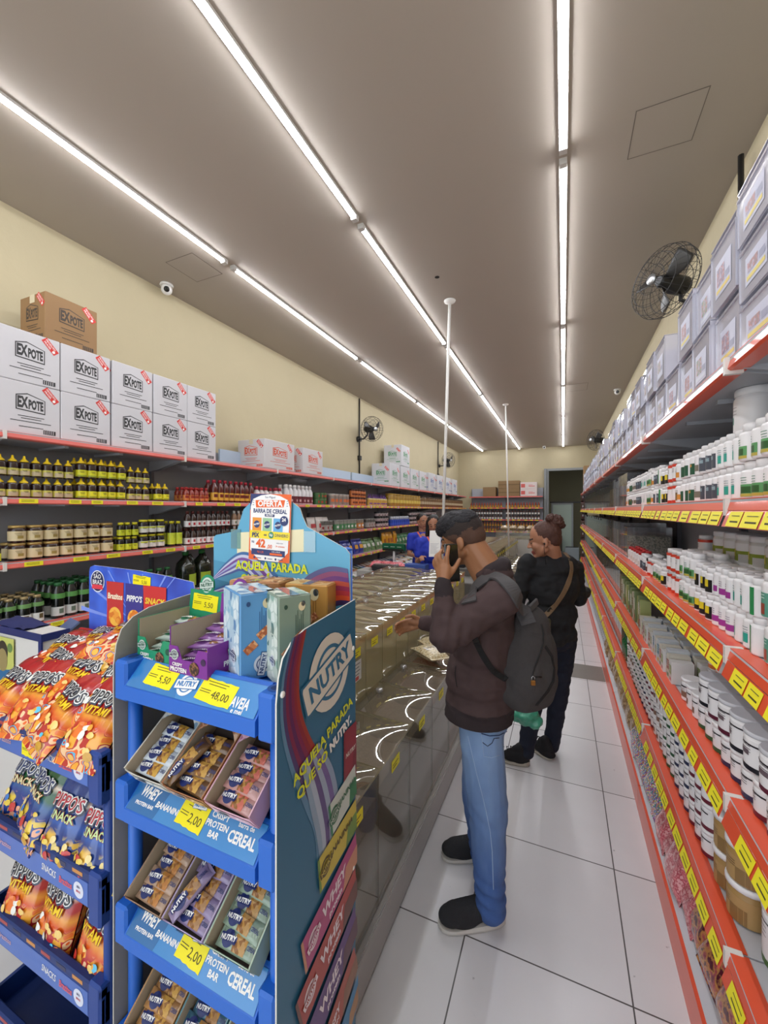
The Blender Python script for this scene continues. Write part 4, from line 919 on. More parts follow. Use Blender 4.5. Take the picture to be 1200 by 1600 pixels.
# packs of crisps, rice, wafers
def lean(K, x, y, z, ang, lab, grp, rz=0): K.put((x, y, z), pi/2+rz, lab, grp, tilt=(R(ang), 0), far=True)
def up_pk(wd, ht, th, m, seed=1, stripe=None, name='food_packet'):
    b = pillow(wd, ht, th, m, seed, nu=8, nv=8); a = MB(); a.v = [(x, y+ht/2, z) for x, y, z in b.v]; a.f, a.m, a.s, a.mats = b.f, b.m, b.s, b.mats
    if stripe: a.add([(x, y+ht/2, z+.004) for x, y, z in [b.zf(q) for q in ((-wd*.3, -ht*.2), (wd*.3, -ht*.2), (wd*.3, ht*.1), (-wd*.3, ht*.1))]], [(0, 1, 2, 3)], stripe)
    return Kind(name, 'packet', [('packet_body', a)])
pks = [('blue and gold crisps bag', up_pk(.15, .2, .06, mat('2E3C9A', .3, coat=.4), 1, mat('E8A83A', .4))), ('green and white packet', up_pk(.16, .18, .05, mat('6A8A5A', .35), 2, mat('E0E0D4', .4))),
       ('orange tall packet', up_pk(.15, .24, .06, mat('D89A2A', .3, coat=.4), 3, mat('A85A1E', .4))), ('white and red packet', up_pk(.16, .17, .05, mat('DAD2CC', .35), 4, mat('B83A40', .4))), ('green packet', up_pk(.16, .18, .05, mat('3E7A50', .35), 5, mat('C8D0B8', .4)))]
def prow(i, y0, y1, z, lab, x=-2.87, ang=70, step=.165):
    nm, K = pks[i]; y = y0
    while y < y1: lean(K, x, y, z+.012, ang+rnd.uniform(-6, 6), '%s %s' % (nm, lab), '%ss %s' % (nm, lab), rnd.uniform(-.1, .1)); y += step
prow(0, 4.75, 5.6, 1.055, 'on the left fourth shelf'); prow(3, 3.9, 4.7, 1.055, 'on the left fourth shelf'); prow(1, 5.7, 6.4, 1.055, 'on the left fourth shelf'); prow(2, 6.45, 7.0, 1.055, 'on the left fourth shelf', ang=82); prow(4, 7.05, 7.9, 1.055, 'on the left fourth shelf'); prow(3, 7.95, 9.6, 1.055, 'on the left fourth shelf')
prow(3, 4.25, 4.7, 1.43, 'on the left third shelf', ang=80)
cols5 = ['C8C4BC', '5A7AA8', 'A85A3E', '3E6A4A', 'D8D4CC', '2E3A5A', 'B88A5A']
for r_ in range(3):
    y = 4.2
    while y < 8.2:
        c = cols5[rnd.randrange(7)]; h = .02+.01*rnd.random(); nmc = {'C8C4BC': 'pale grey', '5A7AA8': 'blue', 'A85A3E': 'rust', '3E6A4A': 'green', 'D8D4CC': 'white', '2E3A5A': 'navy', 'B88A5A': 'tan'}[c]
        K = MC.setdefault(('flat', c), Kind('flat_packet', 'packet', [('packet_body', MB().box(-.085, .085, -.055, .055, 0, .028, mat(c, .35, coat=.3), ch=.006).box(-.05, .05, -.035, .02, .028, .0285, mat('E4E0DA', .4)))]))
        K.put((-2.66+.0-.15*r_, y, .705+.05*r_), rnd.uniform(-.15, .15), '%s flat packet on the sloping fifth left shelf' % nmc, '%s flat packets on the fifth left shelf' % nmc, far=True, tilt=(0, R(-14)*-1))
        y += .125
# extension ledge that carries them
tag(MB().box(-2.78, -2.50, 4.0, 8.4, .60, .69, shelfw, ch=.004).build('shelf_ledge'), 'pale ledge projecting from the fifth left shelf', 'shelf')
lrow('clear packet jar with orange print', .9, 4.2, 4, 1, 1)
# back wall goods: rows of small bottles
bk = {'red-topped small bottle': ('8A2A22', 'C23A2E', 'C8962E', .15), 'white-labelled slim bottle': ('4A2A22', '3A2420', 'DAD8D4', .15), 'amber small bottle': ('7A3A22', '8A2A1E', 'C8963A', .14)}
BKK = {k: Kind('sauce_bottle', 'bottle', jar(.032, c[3], mat(c[0], .3), mat(c[1], .4), .22, .5, (.1, .55, mat(c[2], .45)), facing=-pi/2, n=10, shoulder=.25)) for k, c in bk.items()}
for z, nm, ly, sx in ((1.80, 'red-topped small bottle', 1, 'second'), (1.43, 'white-labelled slim bottle', 2, 'third'), (1.06, 'amber small bottle', 2, 'fourth')):
    for l_ in range(ly):
        x = -2.72
        while x < -.62:
            if abs(x+1.665) > .045: BKK[nm].put((x, YB-.40, z+.001+l_*.152), 0, '%s on the %s shelf of the back wall' % (nm, sx), '%ss on the back wall %s shelf' % (nm, sx), far=True)
            x += .085
tag(MB().box(-.2, .2, -.12, .12, 0, .05, mat('D4D6DC', .3), ch=.01).build('plastic_tray', loc=(-.86+.04, YB-.2-.2, 2.152+.0)), 'white plastic tray at the right end of the back top shelf', 'tray') if False else None
# store-room clutter
cl = thing('storage_crate', 'grey plastic crate on the storeroom floor by the doorway', 'crate', (.25, YB+.5, 0)); 
MB().box(-.2, .2, -.15, .15, 0, .55, mat('8E979C', .5), ch=.01).build('crate_body', cl); MB().box(-.17, .17, -.12, .12, .551, .56, mat('2E2E30', .6)).build('crate_load', cl)
tag(MB().box(-.15, .15, -.15, .15, 0, .9, mat('4A4232', .7), ch=.02).build('storage_sack', loc=(-.18, YB+.7, 0)), 'dark brown sack leaning in the storeroom', 'sack')
# hanging bags at the far end of the right shelves
tag(MB().box(.48, .52, 11.745, 11.755, .3, 2.2, greyd).build('clip_strip'), 'narrow strip at the far end of the right shelving carrying packets', 'strip')
hang = pattern(['3A3428', '5A5040', '2A2620', '6A3A3A'], 30, .5, 'noise')
for i in range(7): food_bag((.50, 11.80, .62+.24*i), 0, 'dark packet hanging on the end of the right shelving, %s from the bottom' % ordn[i].replace('nearest', 'first'), hang, .16, .22, .07, 'hanging_packet', tilt=(pi/2, 0))

# ------------------------------------------------------------------ cereal bar display stand (right)
blue = mat('1F63C4', .38); blued = mat('1A4FA0', .4); white = mat('EFEDEA', .45); navy = mat('1F2C66', .4); teal = mat('2F7FA6', .35); tealL = mat('7CC0DE', .35); yel = mat('F2E312', .4); lime = mat('D9E021', .4)
def nutry(b, M, r, bg, fg, tilt=.33, txt='NUTRY'):
    Q = M @ RZ(tilt)
    b.disc(0, 0, r, 0, fg, M); b.ring(0, 0, r*.62, r*.72, .0005, bg, M, n=36); 
    b.poly([(-1.28*r, -.44*r), (1.28*r, -.44*r), (1.28*r, .44*r), (-1.28*r, .44*r)], bg, Q @ T(0, 0, .001))
    b.poly([(-1.22*r, -.36*r), (-1.14*r, -.38*r), (1.2*r, -.38*r), (1.24*r, -.3*r), (1.22*r, .36*r), (1.14*r, .38*r), (-1.2*r, .38*r), (-1.24*r, .3*r)], fg, Q @ T(0, 0, .0015))
    b.text(txt, .62*r, Q @ T(0, 0, .002), bg, .035, width=2.1*r)
def ribbons(b, M, pts, cols, z=.0004):
    """pts: (x, y, halfwidth, dirx, diry) ; stripes of different inks side by side"""
    n = len(cols); 
    for k, c in enumerate(cols):
        vs = []
        for x, y, hw, dx, dy in pts:
            for e in (k, k+1): t_ = -1+2*e/n; vs.append((x+dx*hw*t_, y+dy*hw*t_, z+.0001*k))
        b.add(vs, [(2*i, 2*i+1, 2*i+3, 2*i+2) for i in range(len(pts)-1)], mat(c, .35), M)
def smooth_pts(P, n=6):
    out = []
    for i in range(len(P)-1):
        p0 = P[max(i-1, 0)]; p1 = P[i]; p2 = P[i+1]; p3 = P[min(i+2, len(P)-1)]
        for k in range(n):
            t_ = k/n; out.append(tuple(.5*((2*p1[j])+(-p0[j]+p2[j])*t_+(2*p0[j]-5*p1[j]+4*p2[j]-p3[j])*t_*t_+(-p0[j]+3*p1[j]-3*p2[j]+p3[j])*t_**3) for j in range(len(p1))))
    out.append(P[-1]); return out
nd = thing('display_stand', 'blue cereal bar display stand with printed teal side and header panels', 'display stand', (-.78, .815, 0))
NX0, NX1, NY0, NY1 = -.25, .25, -.17, .17            # local frame
def stick(b, M, w_, h_, price, tilt=0):              # yellow price sticker
    Q = M @ RZ(tilt); rr = random.Random(price)
    top = [(-w_/2+w_*i/8, h_/2+rr.uniform(-.002, .001)) for i in range(9)]; bt_ = [(w_/2-w_*i/8, -h_/2+rr.uniform(-.001, .002)) for i in range(9)]
    b.poly(bt_[::-1]+top[::-1], yel, Q)
    b.text(price, h_*.46, Q @ T(w_*.15, -h_*.14, .0006), tagt, .0)
    for i, (x, y, l) in enumerate(((-.05, .36, .6), (-.05, .24, .5), (-.3, -.02, .3), (-.3, -.12, .3))): b.poly([((x-l/2)*w_, y*h_), ((x+l/2)*w_, y*h_), ((x+l/2)*w_, y*h_+.0014), ((x-l/2)*w_, y*h_+.0014)], tagt, Q @ T(0, 0, .0005))
def tray(par, z, x0, x1, y0, y1, bm, top=False):
    b = MB(); pr = [(y0-.0, z-.09), (y0, z-.058), (y0+.052, z-.004), (y0+.058, z), (y0+.066, z-.002), (y0+.066, z-.022), (y1, z-.022), (y1, z-.05), (y0+.05, z-.05), (y0+.01, z-.09)]
    b.prism(pr, x1-x0-.09, bm, T(x0+.045, 0, 0) @ Matrix(((0, 0, 1, 0), (1, 0, 0, 0), (0, 1, 0, 0), (0, 0, 0, 1))))
    for xa, xb in ((x0, x0+.045), (x1-.045, x1)):
        b.box(xa, xb, y0+.004, y0+.075, z-.1, z, bm, ch=.006); b.box(xa if xa == x0 else xb-.012, xa+.012 if xa == x0 else xb, y0+.07, y1, z-.07, z-.0, bm); b.box(xa, xb, y1-.05, y1+.01, z-.1, z, bm, ch=.006)
        if top:
            b.ring((xa+xb)/2, y0+.04, .012, .019, z+.0008, blued); b.disc((xa+xb)/2, y0+.04, .012, z+.0006, mat('10306A', .6))
    return b.build('tray', par)
TZ = [1.345, 1.045, .735, .425, .12]
SLOPE = lambda x, z: frame((x, NY0+.026-.0012, z-.031+.0012), (1, 0, 0), (0, .693, .72))
for k, z in enumerate(TZ):
    to = tray(nd, z, NX0, NX1, NY0, NY1, blue, k == 0); s_ = MB(); M = SLOPE(0, z)
    s_.poly([(-.2, -.034), (.2, -.034), (.2, .034), (-.2, .034)], mat('3E86C6', .25, coat=.5), M)
    if k == 0:
        s_.poly([(-.2, -.034), (-.03, -.034), (-.06, .034), (-.2, .034)], mat('2F78B8', .25, coat=.5), M @ T(0, 0, .0003))
        stick(s_, M @ T(-.105, .004, .0008), .095, .05, '5,50', -.03); nutry(s_, M @ T(-.018, .0, .0008), .026, mat('2F78B8', .3), white, .12)
        stick(s_, M @ T(.075, -.002, .0008), .105, .05, '48,00', -.05); s_.text('AVEIA', .03, M @ T(.15, -.012, .0006), white, .03, width=.05); s_.text('e mel', .014, M @ T(.15, -.028, .0006), white, .02)
    else:
        s_.poly([(-.2, -.034), (-.105, -.034), (-.09, .034), (-.2, .034)], mat('2A6AA6', .25, coat=.5), M @ T(0, 0, .0003))
        s_.text('WHEY', .03, M @ T(-.15, .008, .0006) @ RZ(-.04), white, .035, .2, width=.06); s_.text('PROTEIN BAR', .010, M @ T(-.15, -.016, .0006), white, .03)
        s_.text('BANANINHA', .016, M @ T(-.07, -.006, .0006), white, .03, .2); stick(s_, M @ T(.0, .002, .0012), .082, .052, '2,00', -.08)
        nutry(s_, M @ T(.01, .022, .0004), .016, mat('2F78B8', .3), white, .1)
        for i, t_ in enumerate(('CRISPY', 'PROTEIN', 'BAR')): s_.text(t_, .016, M @ T(.075, .018-.017*i, .0006), white, .03)
        s_.text('barra de', .013, M @ T(.15, .018, .0006), white, .02); s_.text('CEREAL', .028, M @ T(.15, -.006, .0006), white, .035, width=.075)
    s_.build('sign_strip', to)
for x in (NX0+.022, NX1-.022):
    for y in (NY0+.045, NY1-.0):
        back = y > 0; b = MB(); b.tube([(x, y, .0), (x, y, 1.608 if back else 1.26)], .0165, blue, 16)
        if back: b.lathe([(.0165, 1.6085), (.0165, 1.612), (.008, 1.616)], blue, T(x, y, 0), 14)
        b.build('post', nd)
# side panels
def panel_outline(): return [(-.165, .03), (.17, .03), (.17, 1.474), (-.07, 1.455), (-.115, 1.44), (-.145, 1.415), (-.158, 1.38), (-.165, 1.33)]
SM4 = Matrix(((0, 0, 1, 0), (1, 0, 0, 0), (0, 1, 0, 0), (0, 0, 0, 1)))      # (y, z, x)
pb = MB(); pb.prism(panel_outline(), .004, mat('2E6A8C', .4), T(NX1+.002, 0, 0) @ SM4, mat('D8D4CC', .6))
PM = T(NX1+.0065, 0, 0) @ SM4                         # art faces +X; x=local y, y=height
rib = smooth_pts([(-.09, 1.452, .026, 1, .1), (-.12, 1.37, .03, 1, 0), (-.118, 1.28, .034, 1, .15), (-.08, 1.18, .042, .95, .3), (-.02, 1.08, .055, .95, .3), (.02, .97, .05, 1, .1), (.02, .86, .04, 1, 0)])
ribbons(pb, PM, rib, ['5A86A8', '4A3A6E', '7A2048', '5A1E58', '7E1E4A', '8C2232', '9C3428'], .0003)
ribbons(pb, PM, smooth_pts([(-.05, 1.17, .035, 1, .2), (.0, 1.06, .05, 1, .3), (.03, .95, .05, 1, .1), (.03, .85, .035, 1, 0)]), ['8AA0B8', 'A8B4C8', '5A4A80', '9AA8C0', '70609A', '8A9CB8'], .0012)
nutry(pb, PM @ T(.035, 1.325, .0022), .092, mat('2E6E92', .4), mat('D9D2C8', .5), .3)
pb.text('AQUELA PARADA', .034, PM @ T(.015, 1.175, .0028) @ RZ(.24), lime, .03, width=.27); pb.text('QUE SO', .034, PM @ T(-.04, 1.118, .0028) @ RZ(.24), lime, .03, width=.125); pb.poly([(0, 0), (.008, .003), (.012, .012), (.004, .010)], lime, PM @ T(.006, 1.147, .0028)); pb.text('NUTRY.', .032, PM @ T(.085, 1.148, .0028) @ RZ(.24), white, .05, width=.11)
def wrapper(cx, cy, w_, h_, a, c, c2, txt, tc, z=.0024, ts=.03, lg=True):
    Q = PM @ T(cx, cy, z) @ RZ(a); zz = [(-w_/2, -h_/2)]
    x1 = w_/2; pb.poly([(-w_/2, -h_/2), (x1, -h_/2), (x1, h_/2), (-w_/2, h_/2)], mat(c, .35), Q)
    pb.poly([(-w_/2, -h_/2), (-w_/2+.008, -h_/2), (-w_/2+.008, h_/2), (-w_/2, h_/2)], mat(c2, .35), Q @ T(0, 0, .0002)); pb.poly([(w_*.15, -h_/2), (x1, -h_/2), (x1, h_*.1), (w_*.25, h_*.1)], mat(c2, .35), Q @ T(0, 0, .0002))
    if lg: nutry(pb, Q @ T(-w_*.34, 0, .0004), h_*.26, mat(c, .35), mat(tc, .4), .2)
    for i, t_ in enumerate(txt.split('|')): pb.text(t_, ts*(1 if i == 0 else .55), Q @ T(w_*.02, h_*.08-i*ts*.8, .0006), mat(tc, .4), .035, .15)
wrapper(.135, 1.06, .07, .16, .0, '8A2430', '7A1E2A', 'NUTRY', 'D8C8C0', 0.00240, .016, False)
wrapper(.10, .97, .14, .085, .18, 'C4CCC4', '2E7A4A', 'BANANINHA', '2E6A4A', 0.00315, .02)
wrapper(.075, .875, .19, .085, .12, 'C8B43A', '6A8A2E', 'BANANINHA', '5A4A1A', 0.00390, .022)
wrapper(.045, .765, .26, .085, .22, 'B04078', 'C88A6A', 'WHEY|protein', 'E8DCE4', 0.00465, .038)
wrapper(.035, .665, .28, .09, .28, 'A83A2E', '6A3A2A', 'WHEY|protein', 'E8DCE4', 0.00540, .038)
wrapper(.03, .555, .29, .09, .33, '5A3276', '5A3040', 'WHEY|protein', 'E8DCE4', 0.00615, .038)
wrapper(.03, .445, .29, .085, .38, 'A8442A', '8A5A3A', 'CRISPY|PROTEIN', 'E8DCE4', 0.00690, .026)
wrapper(.06, .355, .28, .08, .38, '2E78A8', 'A87A4A', 'CRISPY|PROTEIN', 'E8DCE4', 0.00765, .026)
wrapper(-.03, .33, .22, .07, .3, 'B0763A', '8A5A2A', 'CRISPY', 'E8DCE4', 0.00840, .026); wrapper(.03, .24, .25, .08, .3, '6A3A7A', '8A5A4A', 'WHEY', 'E8DCE4', 0.00915, .03)
vv = []                                                # trim the print to the card edge
for v in pb.v: vv.append((v[0], min(.1698, max(-.1648, v[1])), min(v[2], 1.4738)))
pb.v = vv
pb.build('side_panel', nd)
for y, z in ((-.15, 1.345), (.15, 1.345), (-.15, .6), (.15, .75)): MB().sphere((NX1+.009, y, z), (.004, .007, .007), white, 10, 6).build('plastic_rivet', nd)
pl = MB(); pl.prism(panel_outline(), .004, mat('8F8D87', .55), T(NX0-.006, 0, 0) @ SM4, mat('B8B4AC', .6)); pl.build('side_panel', nd)
MB().prism([(NX0+.01, .03), (NX1-.01, .03), (NX1-.01, 1.3), (NX0+.01, 1.3)], .003, mat('8A8782', .6), T(0, NY1-.003, 0) @ FRONT).build('back_panel', nd)
# header
hd = MB(); HO = [(-.25, 1.25), (.25, 1.25), (.25, 1.60), (.236, 1.615), (.11, 1.672), (.095, 1.70), (.085, 1.725), (.06, 1.742), (-.10, 1.742), (-.125, 1.722), (-.138, 1.69), (-.15, 1.66), (-.17, 1.652), (-.24, 1.640), (-.25, 1.632)]
HM = T(0, NY1-.016, 0) @ FRONT
hd.prism(HO, .004, mat('5FA6C8', .35), HM, mat('C8C4BC', .5)); HP = HM @ T(0, 0, .0045)
hd.poly([(-.249, 1.56), (.249, 1.50), (.249, 1.25), (-.249, 1.25)], mat('4C93B8', .35), HP); hd.poly([(-.249, 1.50), (.249, 1.44), (.249, 1.25), (-.249, 1.25)], mat('357A9E', .35), HP @ T(0, 0, .0002))
ribbons(hd, HP, smooth_pts([(-.249, 1.50, .004, -.4, .9), (-.19, 1.535, .02, -.5, .85), (-.13, 1.56, .03, -.1, 1), (-.07, 1.535, .04, .3, .95), (.0, 1.47, .045, .6, .8), (.06, 1.41, .03, .5, .8)]), ['4A5A9A', 'C8CCE0', '6A5AA8', 'A8B4D8', '7A4A98', 'C4C8E0', '3E6AA0'], .0006)
ribbons(hd, HP, smooth_pts([(-.249, 1.455, .008, -.2, .9), (-.17, 1.47, .02, -.1, 1), (-.10, 1.455, .03, .4, .9), (-.04, 1.41, .03, .6, .8)]), ['5A5AA8', 'B8C0DC', '8A5AA8', 'D8D4E4', '3E5A98'], .0015)
ribbons(hd, HP, smooth_pts([(.02, 1.40, .01, -.5, .85), (.08, 1.445, .035, -.55, .83), (.14, 1.485, .055, -.5, .86), (.2, 1.51, .055, -.3, .95), (.249, 1.51, .05, -.1, 1)]), ['3A2A5A', 'C84A2A', 'A83038', '8A2A4A', 'B04A3A', '6A3A7A', '8A4A70', '5A5A8A'], .0006)
hd.text('AQUELA PARADA', .036, HP @ T(-.02, 1.549, .003), lime, .035, width=.27); hd.text('QUE SO', .036, HP @ T(-.075, 1.508, .003), lime, .035, width=.115); hd.poly([(0, 0), (.008, .0), (.012, .009), (.004, .009)], lime, HP @ T(-.033, 1.523, .003)); hd.text('NUTRY.', .036, HP @ T(.05, 1.508, .003), white, .05, width=.115)
hd.poly([(-.15, 1.585), (.10, 1.60), (.10, 1.665), (-.15, 1.65)], mat('E8DEB8', .4), HP @ T(0, 0, .001))
hd.v = [(min(.2498, max(-.2498, v[0])), v[1], v[2]) for v in hd.v]
ho = hd.build('header_panel', nd)
for x in (.12, -.155): MB().box(x-.02, x+.02, NY1-.0225, NY1-.0215, 1.60, 1.66, clear('D8F0F4', milky=.2, mh='9AD0DC', boost=.12), ch=0).build('tape_strip', nd)
# offer card taped on the header
oc = MB(); OM = T(-.0, NY1-.0265, 0) @ FRONT @ T(-.018, 1.668, 0) @ RZ(-.04)
orng = mat('E8642A', .4); nav_ = mat('2E3A6E', .4); cw = mat('F2EFEE', .4)
oc.prism([(-.076, -.1), (.076, -.1), (.076, .1), (-.076, .1)], .0015, orng, OM, cw); M = OM @ T(0, 0, .0018)
oc.poly([(-.0755, .05), (-.0755, .0995), (.0, .0995), (-.04, .09)], nav_, M)
oc.poly([(-.07, -.07), (-.055, -.085), (-.035, -.0995), (.035, -.0995), (.055, -.085), (.07, -.07), (.073, .06), (.065, .083), (.035, .095), (0, .0995), (-.035, .095), (-.065, .083), (-.073, .06)], cw, M @ T(0, 0, .0004))
M = M @ T(0, 0, .0008)
oc.text('Sao Miguel', .009, M @ T(0, .09, 0), nav_, .0); oc.poly([(-.052, .058), (.05, .062), (.055, .083), (-.055, .080)], orng, M); oc.text('OFERTA', .024, M @ T(0, .0705, .0004) @ RZ(.02), cw, .04, width=.092)
for s in (-1, 1):
    for i in range(3): oc.poly([(s*.06, .065+.006*i), (s*.066, .065+.008*i), (s*.066, .0665+.008*i), (s*.06, .0665+.006*i)][::s], nav_, M)
oc.text('BARRA DE CEREAL', .017, M @ T(0, .048, 0), nav_, .03, width=.124); oc.poly([(-.018, .032), (.018, .032), (.018, .04), (-.018, .04)], nav_, M); oc.text('NUTRY', .008, M @ T(0, .036, .0004), cw, .03)
for x, c in ((-.047, 'E8963A'), (-.008, '9AC49A'), (.032, '6AB0E0')):
    oc.poly([(x-.017, -.012), (x+.017, -.012), (x+.017, .028), (x-.017, .028)], mat(c, .4), M); oc.disc(x, .008, .011, .0005, nav_, M); oc.text('NUTRY', .007, M @ T(x, .008, .001) @ RZ(.2), cw, .04)
oc.disc(.054, .022, .0145, .0012, nav_, M); oc.text('24', .014, M @ T(.054, .025, .0018), cw, .04)
oc.poly([(-.072, -.034), (.076, -.034), (.076, -.011), (-.072, -.011)], mat('F4DC3A', .4), M @ T(0, 0, .001)); oc.text('PIX', .018, M @ T(-.05, -.025, .0016), nav_, .04); oc.text('no pagamento com', 0.00390, M @ T(-.045, -.0145, .0016), nav_, .0)
oc.text('ou', .010, M @ T(-.013, -.022, .0016), nav_, .03); oc.disc(.009, -.022, .0095, .0016, mat('2E8A6A', .4), M); oc.text('R$', .010, M @ T(.009, -.022, .002), cw, .03); oc.text('DINHEIRO', .013, M @ T(.047, -.022, .0016), nav_, .0, width=.048)
oc.text('R$', .009, M @ T(-.06, -.046, 0), nav_, .02); oc.text('42', .033, M @ T(-.030, -.05, 0), orng, .045, width=.036); oc.text(',00', .016, M @ T(.003, -.057, 0), orng, .02)
oc.text('caixa com', .006, M @ T(.04, -.044, 0), nav_, .0); oc.text('24 unidades', .007, M @ T(.042, -.054, 0), orng, .01)
oc.poly([(-.065, -.084), (.06, -.084), (.06, -.066), (-.065, -.066)], nav_, M); oc.text('R$ 1,75', 0.00765, M @ T(-.03, -.075, .0005), orng, .02); oc.poly([(.005, -.081), (.05, -.081), (.05, -.075), (.005, -.075)], orng, M @ T(0, 0, .0005)); oc.text('cada unidade', .006, M @ T(.028, -.0705, .0005), cw, .0)
for x in (-.045, -.003, .035): oc.disc(x-.008, -.0925, .0035, .0, nav_, M); oc.poly([(x, -.094), (x+.018, -.094), (x+.018, -.092), (x, -.092)], nav_, M)
oc.build('offer_card', nd)
# boxes standing on the top tray
def world(o, x, y, z, rz=0): o.location = (x, y, z); o.rotation_euler.z = rz; return o
def cereal_box(loc, rz, w1, w2, h, mainc, patc, txc, label, slump=.004):
    """front face (-Y local) carries the wording, left face (-X local) the mosaic"""
    t = thing('cereal_bar_carton', label, 'box', loc, rz); b = MB(); M = FRONT
    pm = pattern(patc, 42, .4, 'voronoi', edge=patc[0]); mm = mat(mainc, .4)
    b.box(0, w1, 0, w2, 0, h, mm, ch=.003); b.build('carton_body', t)
    p = MB(); Lm = T(-.0008, w2/2, h/2) @ FACE_MX
    p.poly([(-w2/2+.003, -h/2+.003), (w2/2-.003, -h/2+.003), (w2/2-.003, h/2-.003), (-w2/2+.003, h/2-.003)], pm, Lm)
    Fm = T(w1/2, -.0008, h/2) @ FRONT; Tm = T(w1/2, w2/2, h+.0006)
    p.poly([(-w1/2+.003, -w2/2+.003), (w1/2-.003, -w2/2+.003), (w1/2-.003, w2/2-.003), (-w1/2+.003, w2/2-.003)], pm, Tm)
    nutry(p, Fm @ T(w1*.1, -h*.33, .0004) @ RZ(1.35), w1*.24, mat('1F3A70', .4), mat('C8CCD4', .4), 0)
    oat = pattern(['C87A4A', 'E0A878', 'A85A34'], 160, .6, 'voronoi')
    for cx, cy, a in ((-.22, -.12, .5), (.12, .03, .5)): p.poly([(-w1*.18, -h*.045), (w1*.18, -h*.045), (w1*.18, h*.045), (-w1*.18, h*.045)], oat, Fm @ T(cx*w1, cy*h, .0006) @ RZ(a+.15))
    for i in range(5): p.poly([(w1*(-.02-.055*i), -h*.03+h*.12), (w1*(-.02-.055*i)+.0012, -h*.03+h*.12), (w1*(-.02-.055*i)+.0012, h*.38-.01*(i % 3)), (w1*(-.02-.055*i), h*.38-.01*(i % 3))], mat(txc, .5), Fm @ T(w1*.25, -h*.05, .0005))
    for ax, ay, r_, c in ((.2, .37, .1, 'D8C8A0'), (.24, .40, .06, '3A4450'), (-.28, .38, .05, txc)): p.disc(ax*w1, ay*h, r_*w1*1.3, .0006, mat(c, .5), Fm, sx=.8)
    nutry(p, Lm @ T(w2*.15, -h*.25, .0006), w2*.13, mat('1F3A70', .4), mat('C8CCD4', .4), 0)
    p.build('printed_faces', t)
    tp = MB(); tp.box(w1/2-.012, w1/2+.012, -.001, w2+.001, h+.001, h+.0016, clear('F4F4F4', milky=.25, boost=.15)); tp.build('tape_strip', t); return t
zt_ = 1.328
cereal_box((-.668, .700, 1.328), R(60), .088, .135, .20, '5A92C4', ['AFC8D8', 'C8DCE6', '8AB4D0', '5A86B4', 'D8E4EA'], '2A4A7A', 'light blue cereal bar carton standing at the front of the top tray')
cereal_box((-.572, .715, 1.328), R(58), .078, .10, .20, '7E9080', ['B8C4B8', 'CAD4C8', '8AA898', '5A7A74', 'D8DED4'], '2E4A3E', 'grey green cereal bar carton standing at the front of the top tray')
cereal_box((-.86, .86, zt_), R(8), .16, .085, .195, 'B07A4C', ['E0B890', 'B87A4A', '8A4A2A', 'D8A070'], '5A3018', 'brown patterned cereal bar carton behind the light blue one')
cereal_box((-.69, .89, zt_), R(8), .125, .075, .193, 'C8934A', ['E0BC80', 'C88A3E', 'A8642A', 'D8B070'], '6A3A18', 'mustard cereal bar carton behind the grey green one')
# two open counter boxes of protein bars
def wrapped_bar(c, c2, wd=.115, hw=.036, th=.015, txt='NUTRY', logo='1F2C66', txt2='CEREAL'):
    b = pillow(wd, hw, th, mat(c, .28, coat=.5), 3.3, crimp=.0, nu=14, nv=8, amp=.35)
    for s in (-1, 1): b.box(s*wd/2-.009 if s > 0 else -wd/2-.004, wd/2+.004 if s > 0 else -wd/2+.009, -hw/2, hw/2, -.0009, .0009, mat(c, .28, coat=.5))
    pj = lambda p: (p.x, p.y, b.zf((p.x, p.y))[2]-.0045+.0012+.0022+p.z)
    lc_ = mat(logo, .35); b2 = MB()
    def patch(pts, m, dz=0): b2.add([pj(Vector((x, y, dz))) for x, y in pts], [tuple(range(len(pts)))], m)
    def gridpatch(x0, x1, y0, y1, m, dz):
        n = 6; vs = [pj(Vector((x0+(x1-x0)*i/n, y0+(y1-y0)*j/4, dz))) for j in range(5) for i in range(n+1)]
        b2.add(vs, [(j*(n+1)+i, j*(n+1)+i+1, (j+1)*(n+1)+i+1, (j+1)*(n+1)+i) for j in range(4) for i in range(n)], m)
    gridpatch(-wd*.1, wd*.22, -hw*.42, hw*.42, pattern([c2, 'B8863E', '8A5A2A', c2], 130, .4, 'voronoi'), 0)
    n = 16; cx = -wd*.26
    b2.add([pj(Vector((cx, 0, .0004)))]+[pj(Vector((cx+hw*.42*cos(2*pi*i/n), hw*.42*sin(2*pi*i/n), .0004))) for i in range(n)], [(0, 1+i, 1+(i+1) % n) for i in range(n)], lc_)
    gridpatch(cx-hw*.62, cx+hw*.62, -hw*.17, hw*.17, lc_, .0008)
    b2.text(txt, hw*.32, T(cx, 0, .0013) @ RZ(.12), white, .04, width=hw*1.12, proj=pj)
    if txt2: b2.text(txt2, hw*.26, T(wd*.34, 0, .0006), lc_, .03, width=wd*.2, proj=pj)
    return Kind('cereal_bar', 'snack bar', [('wrapper', b), ('wrapper_print', b2)])
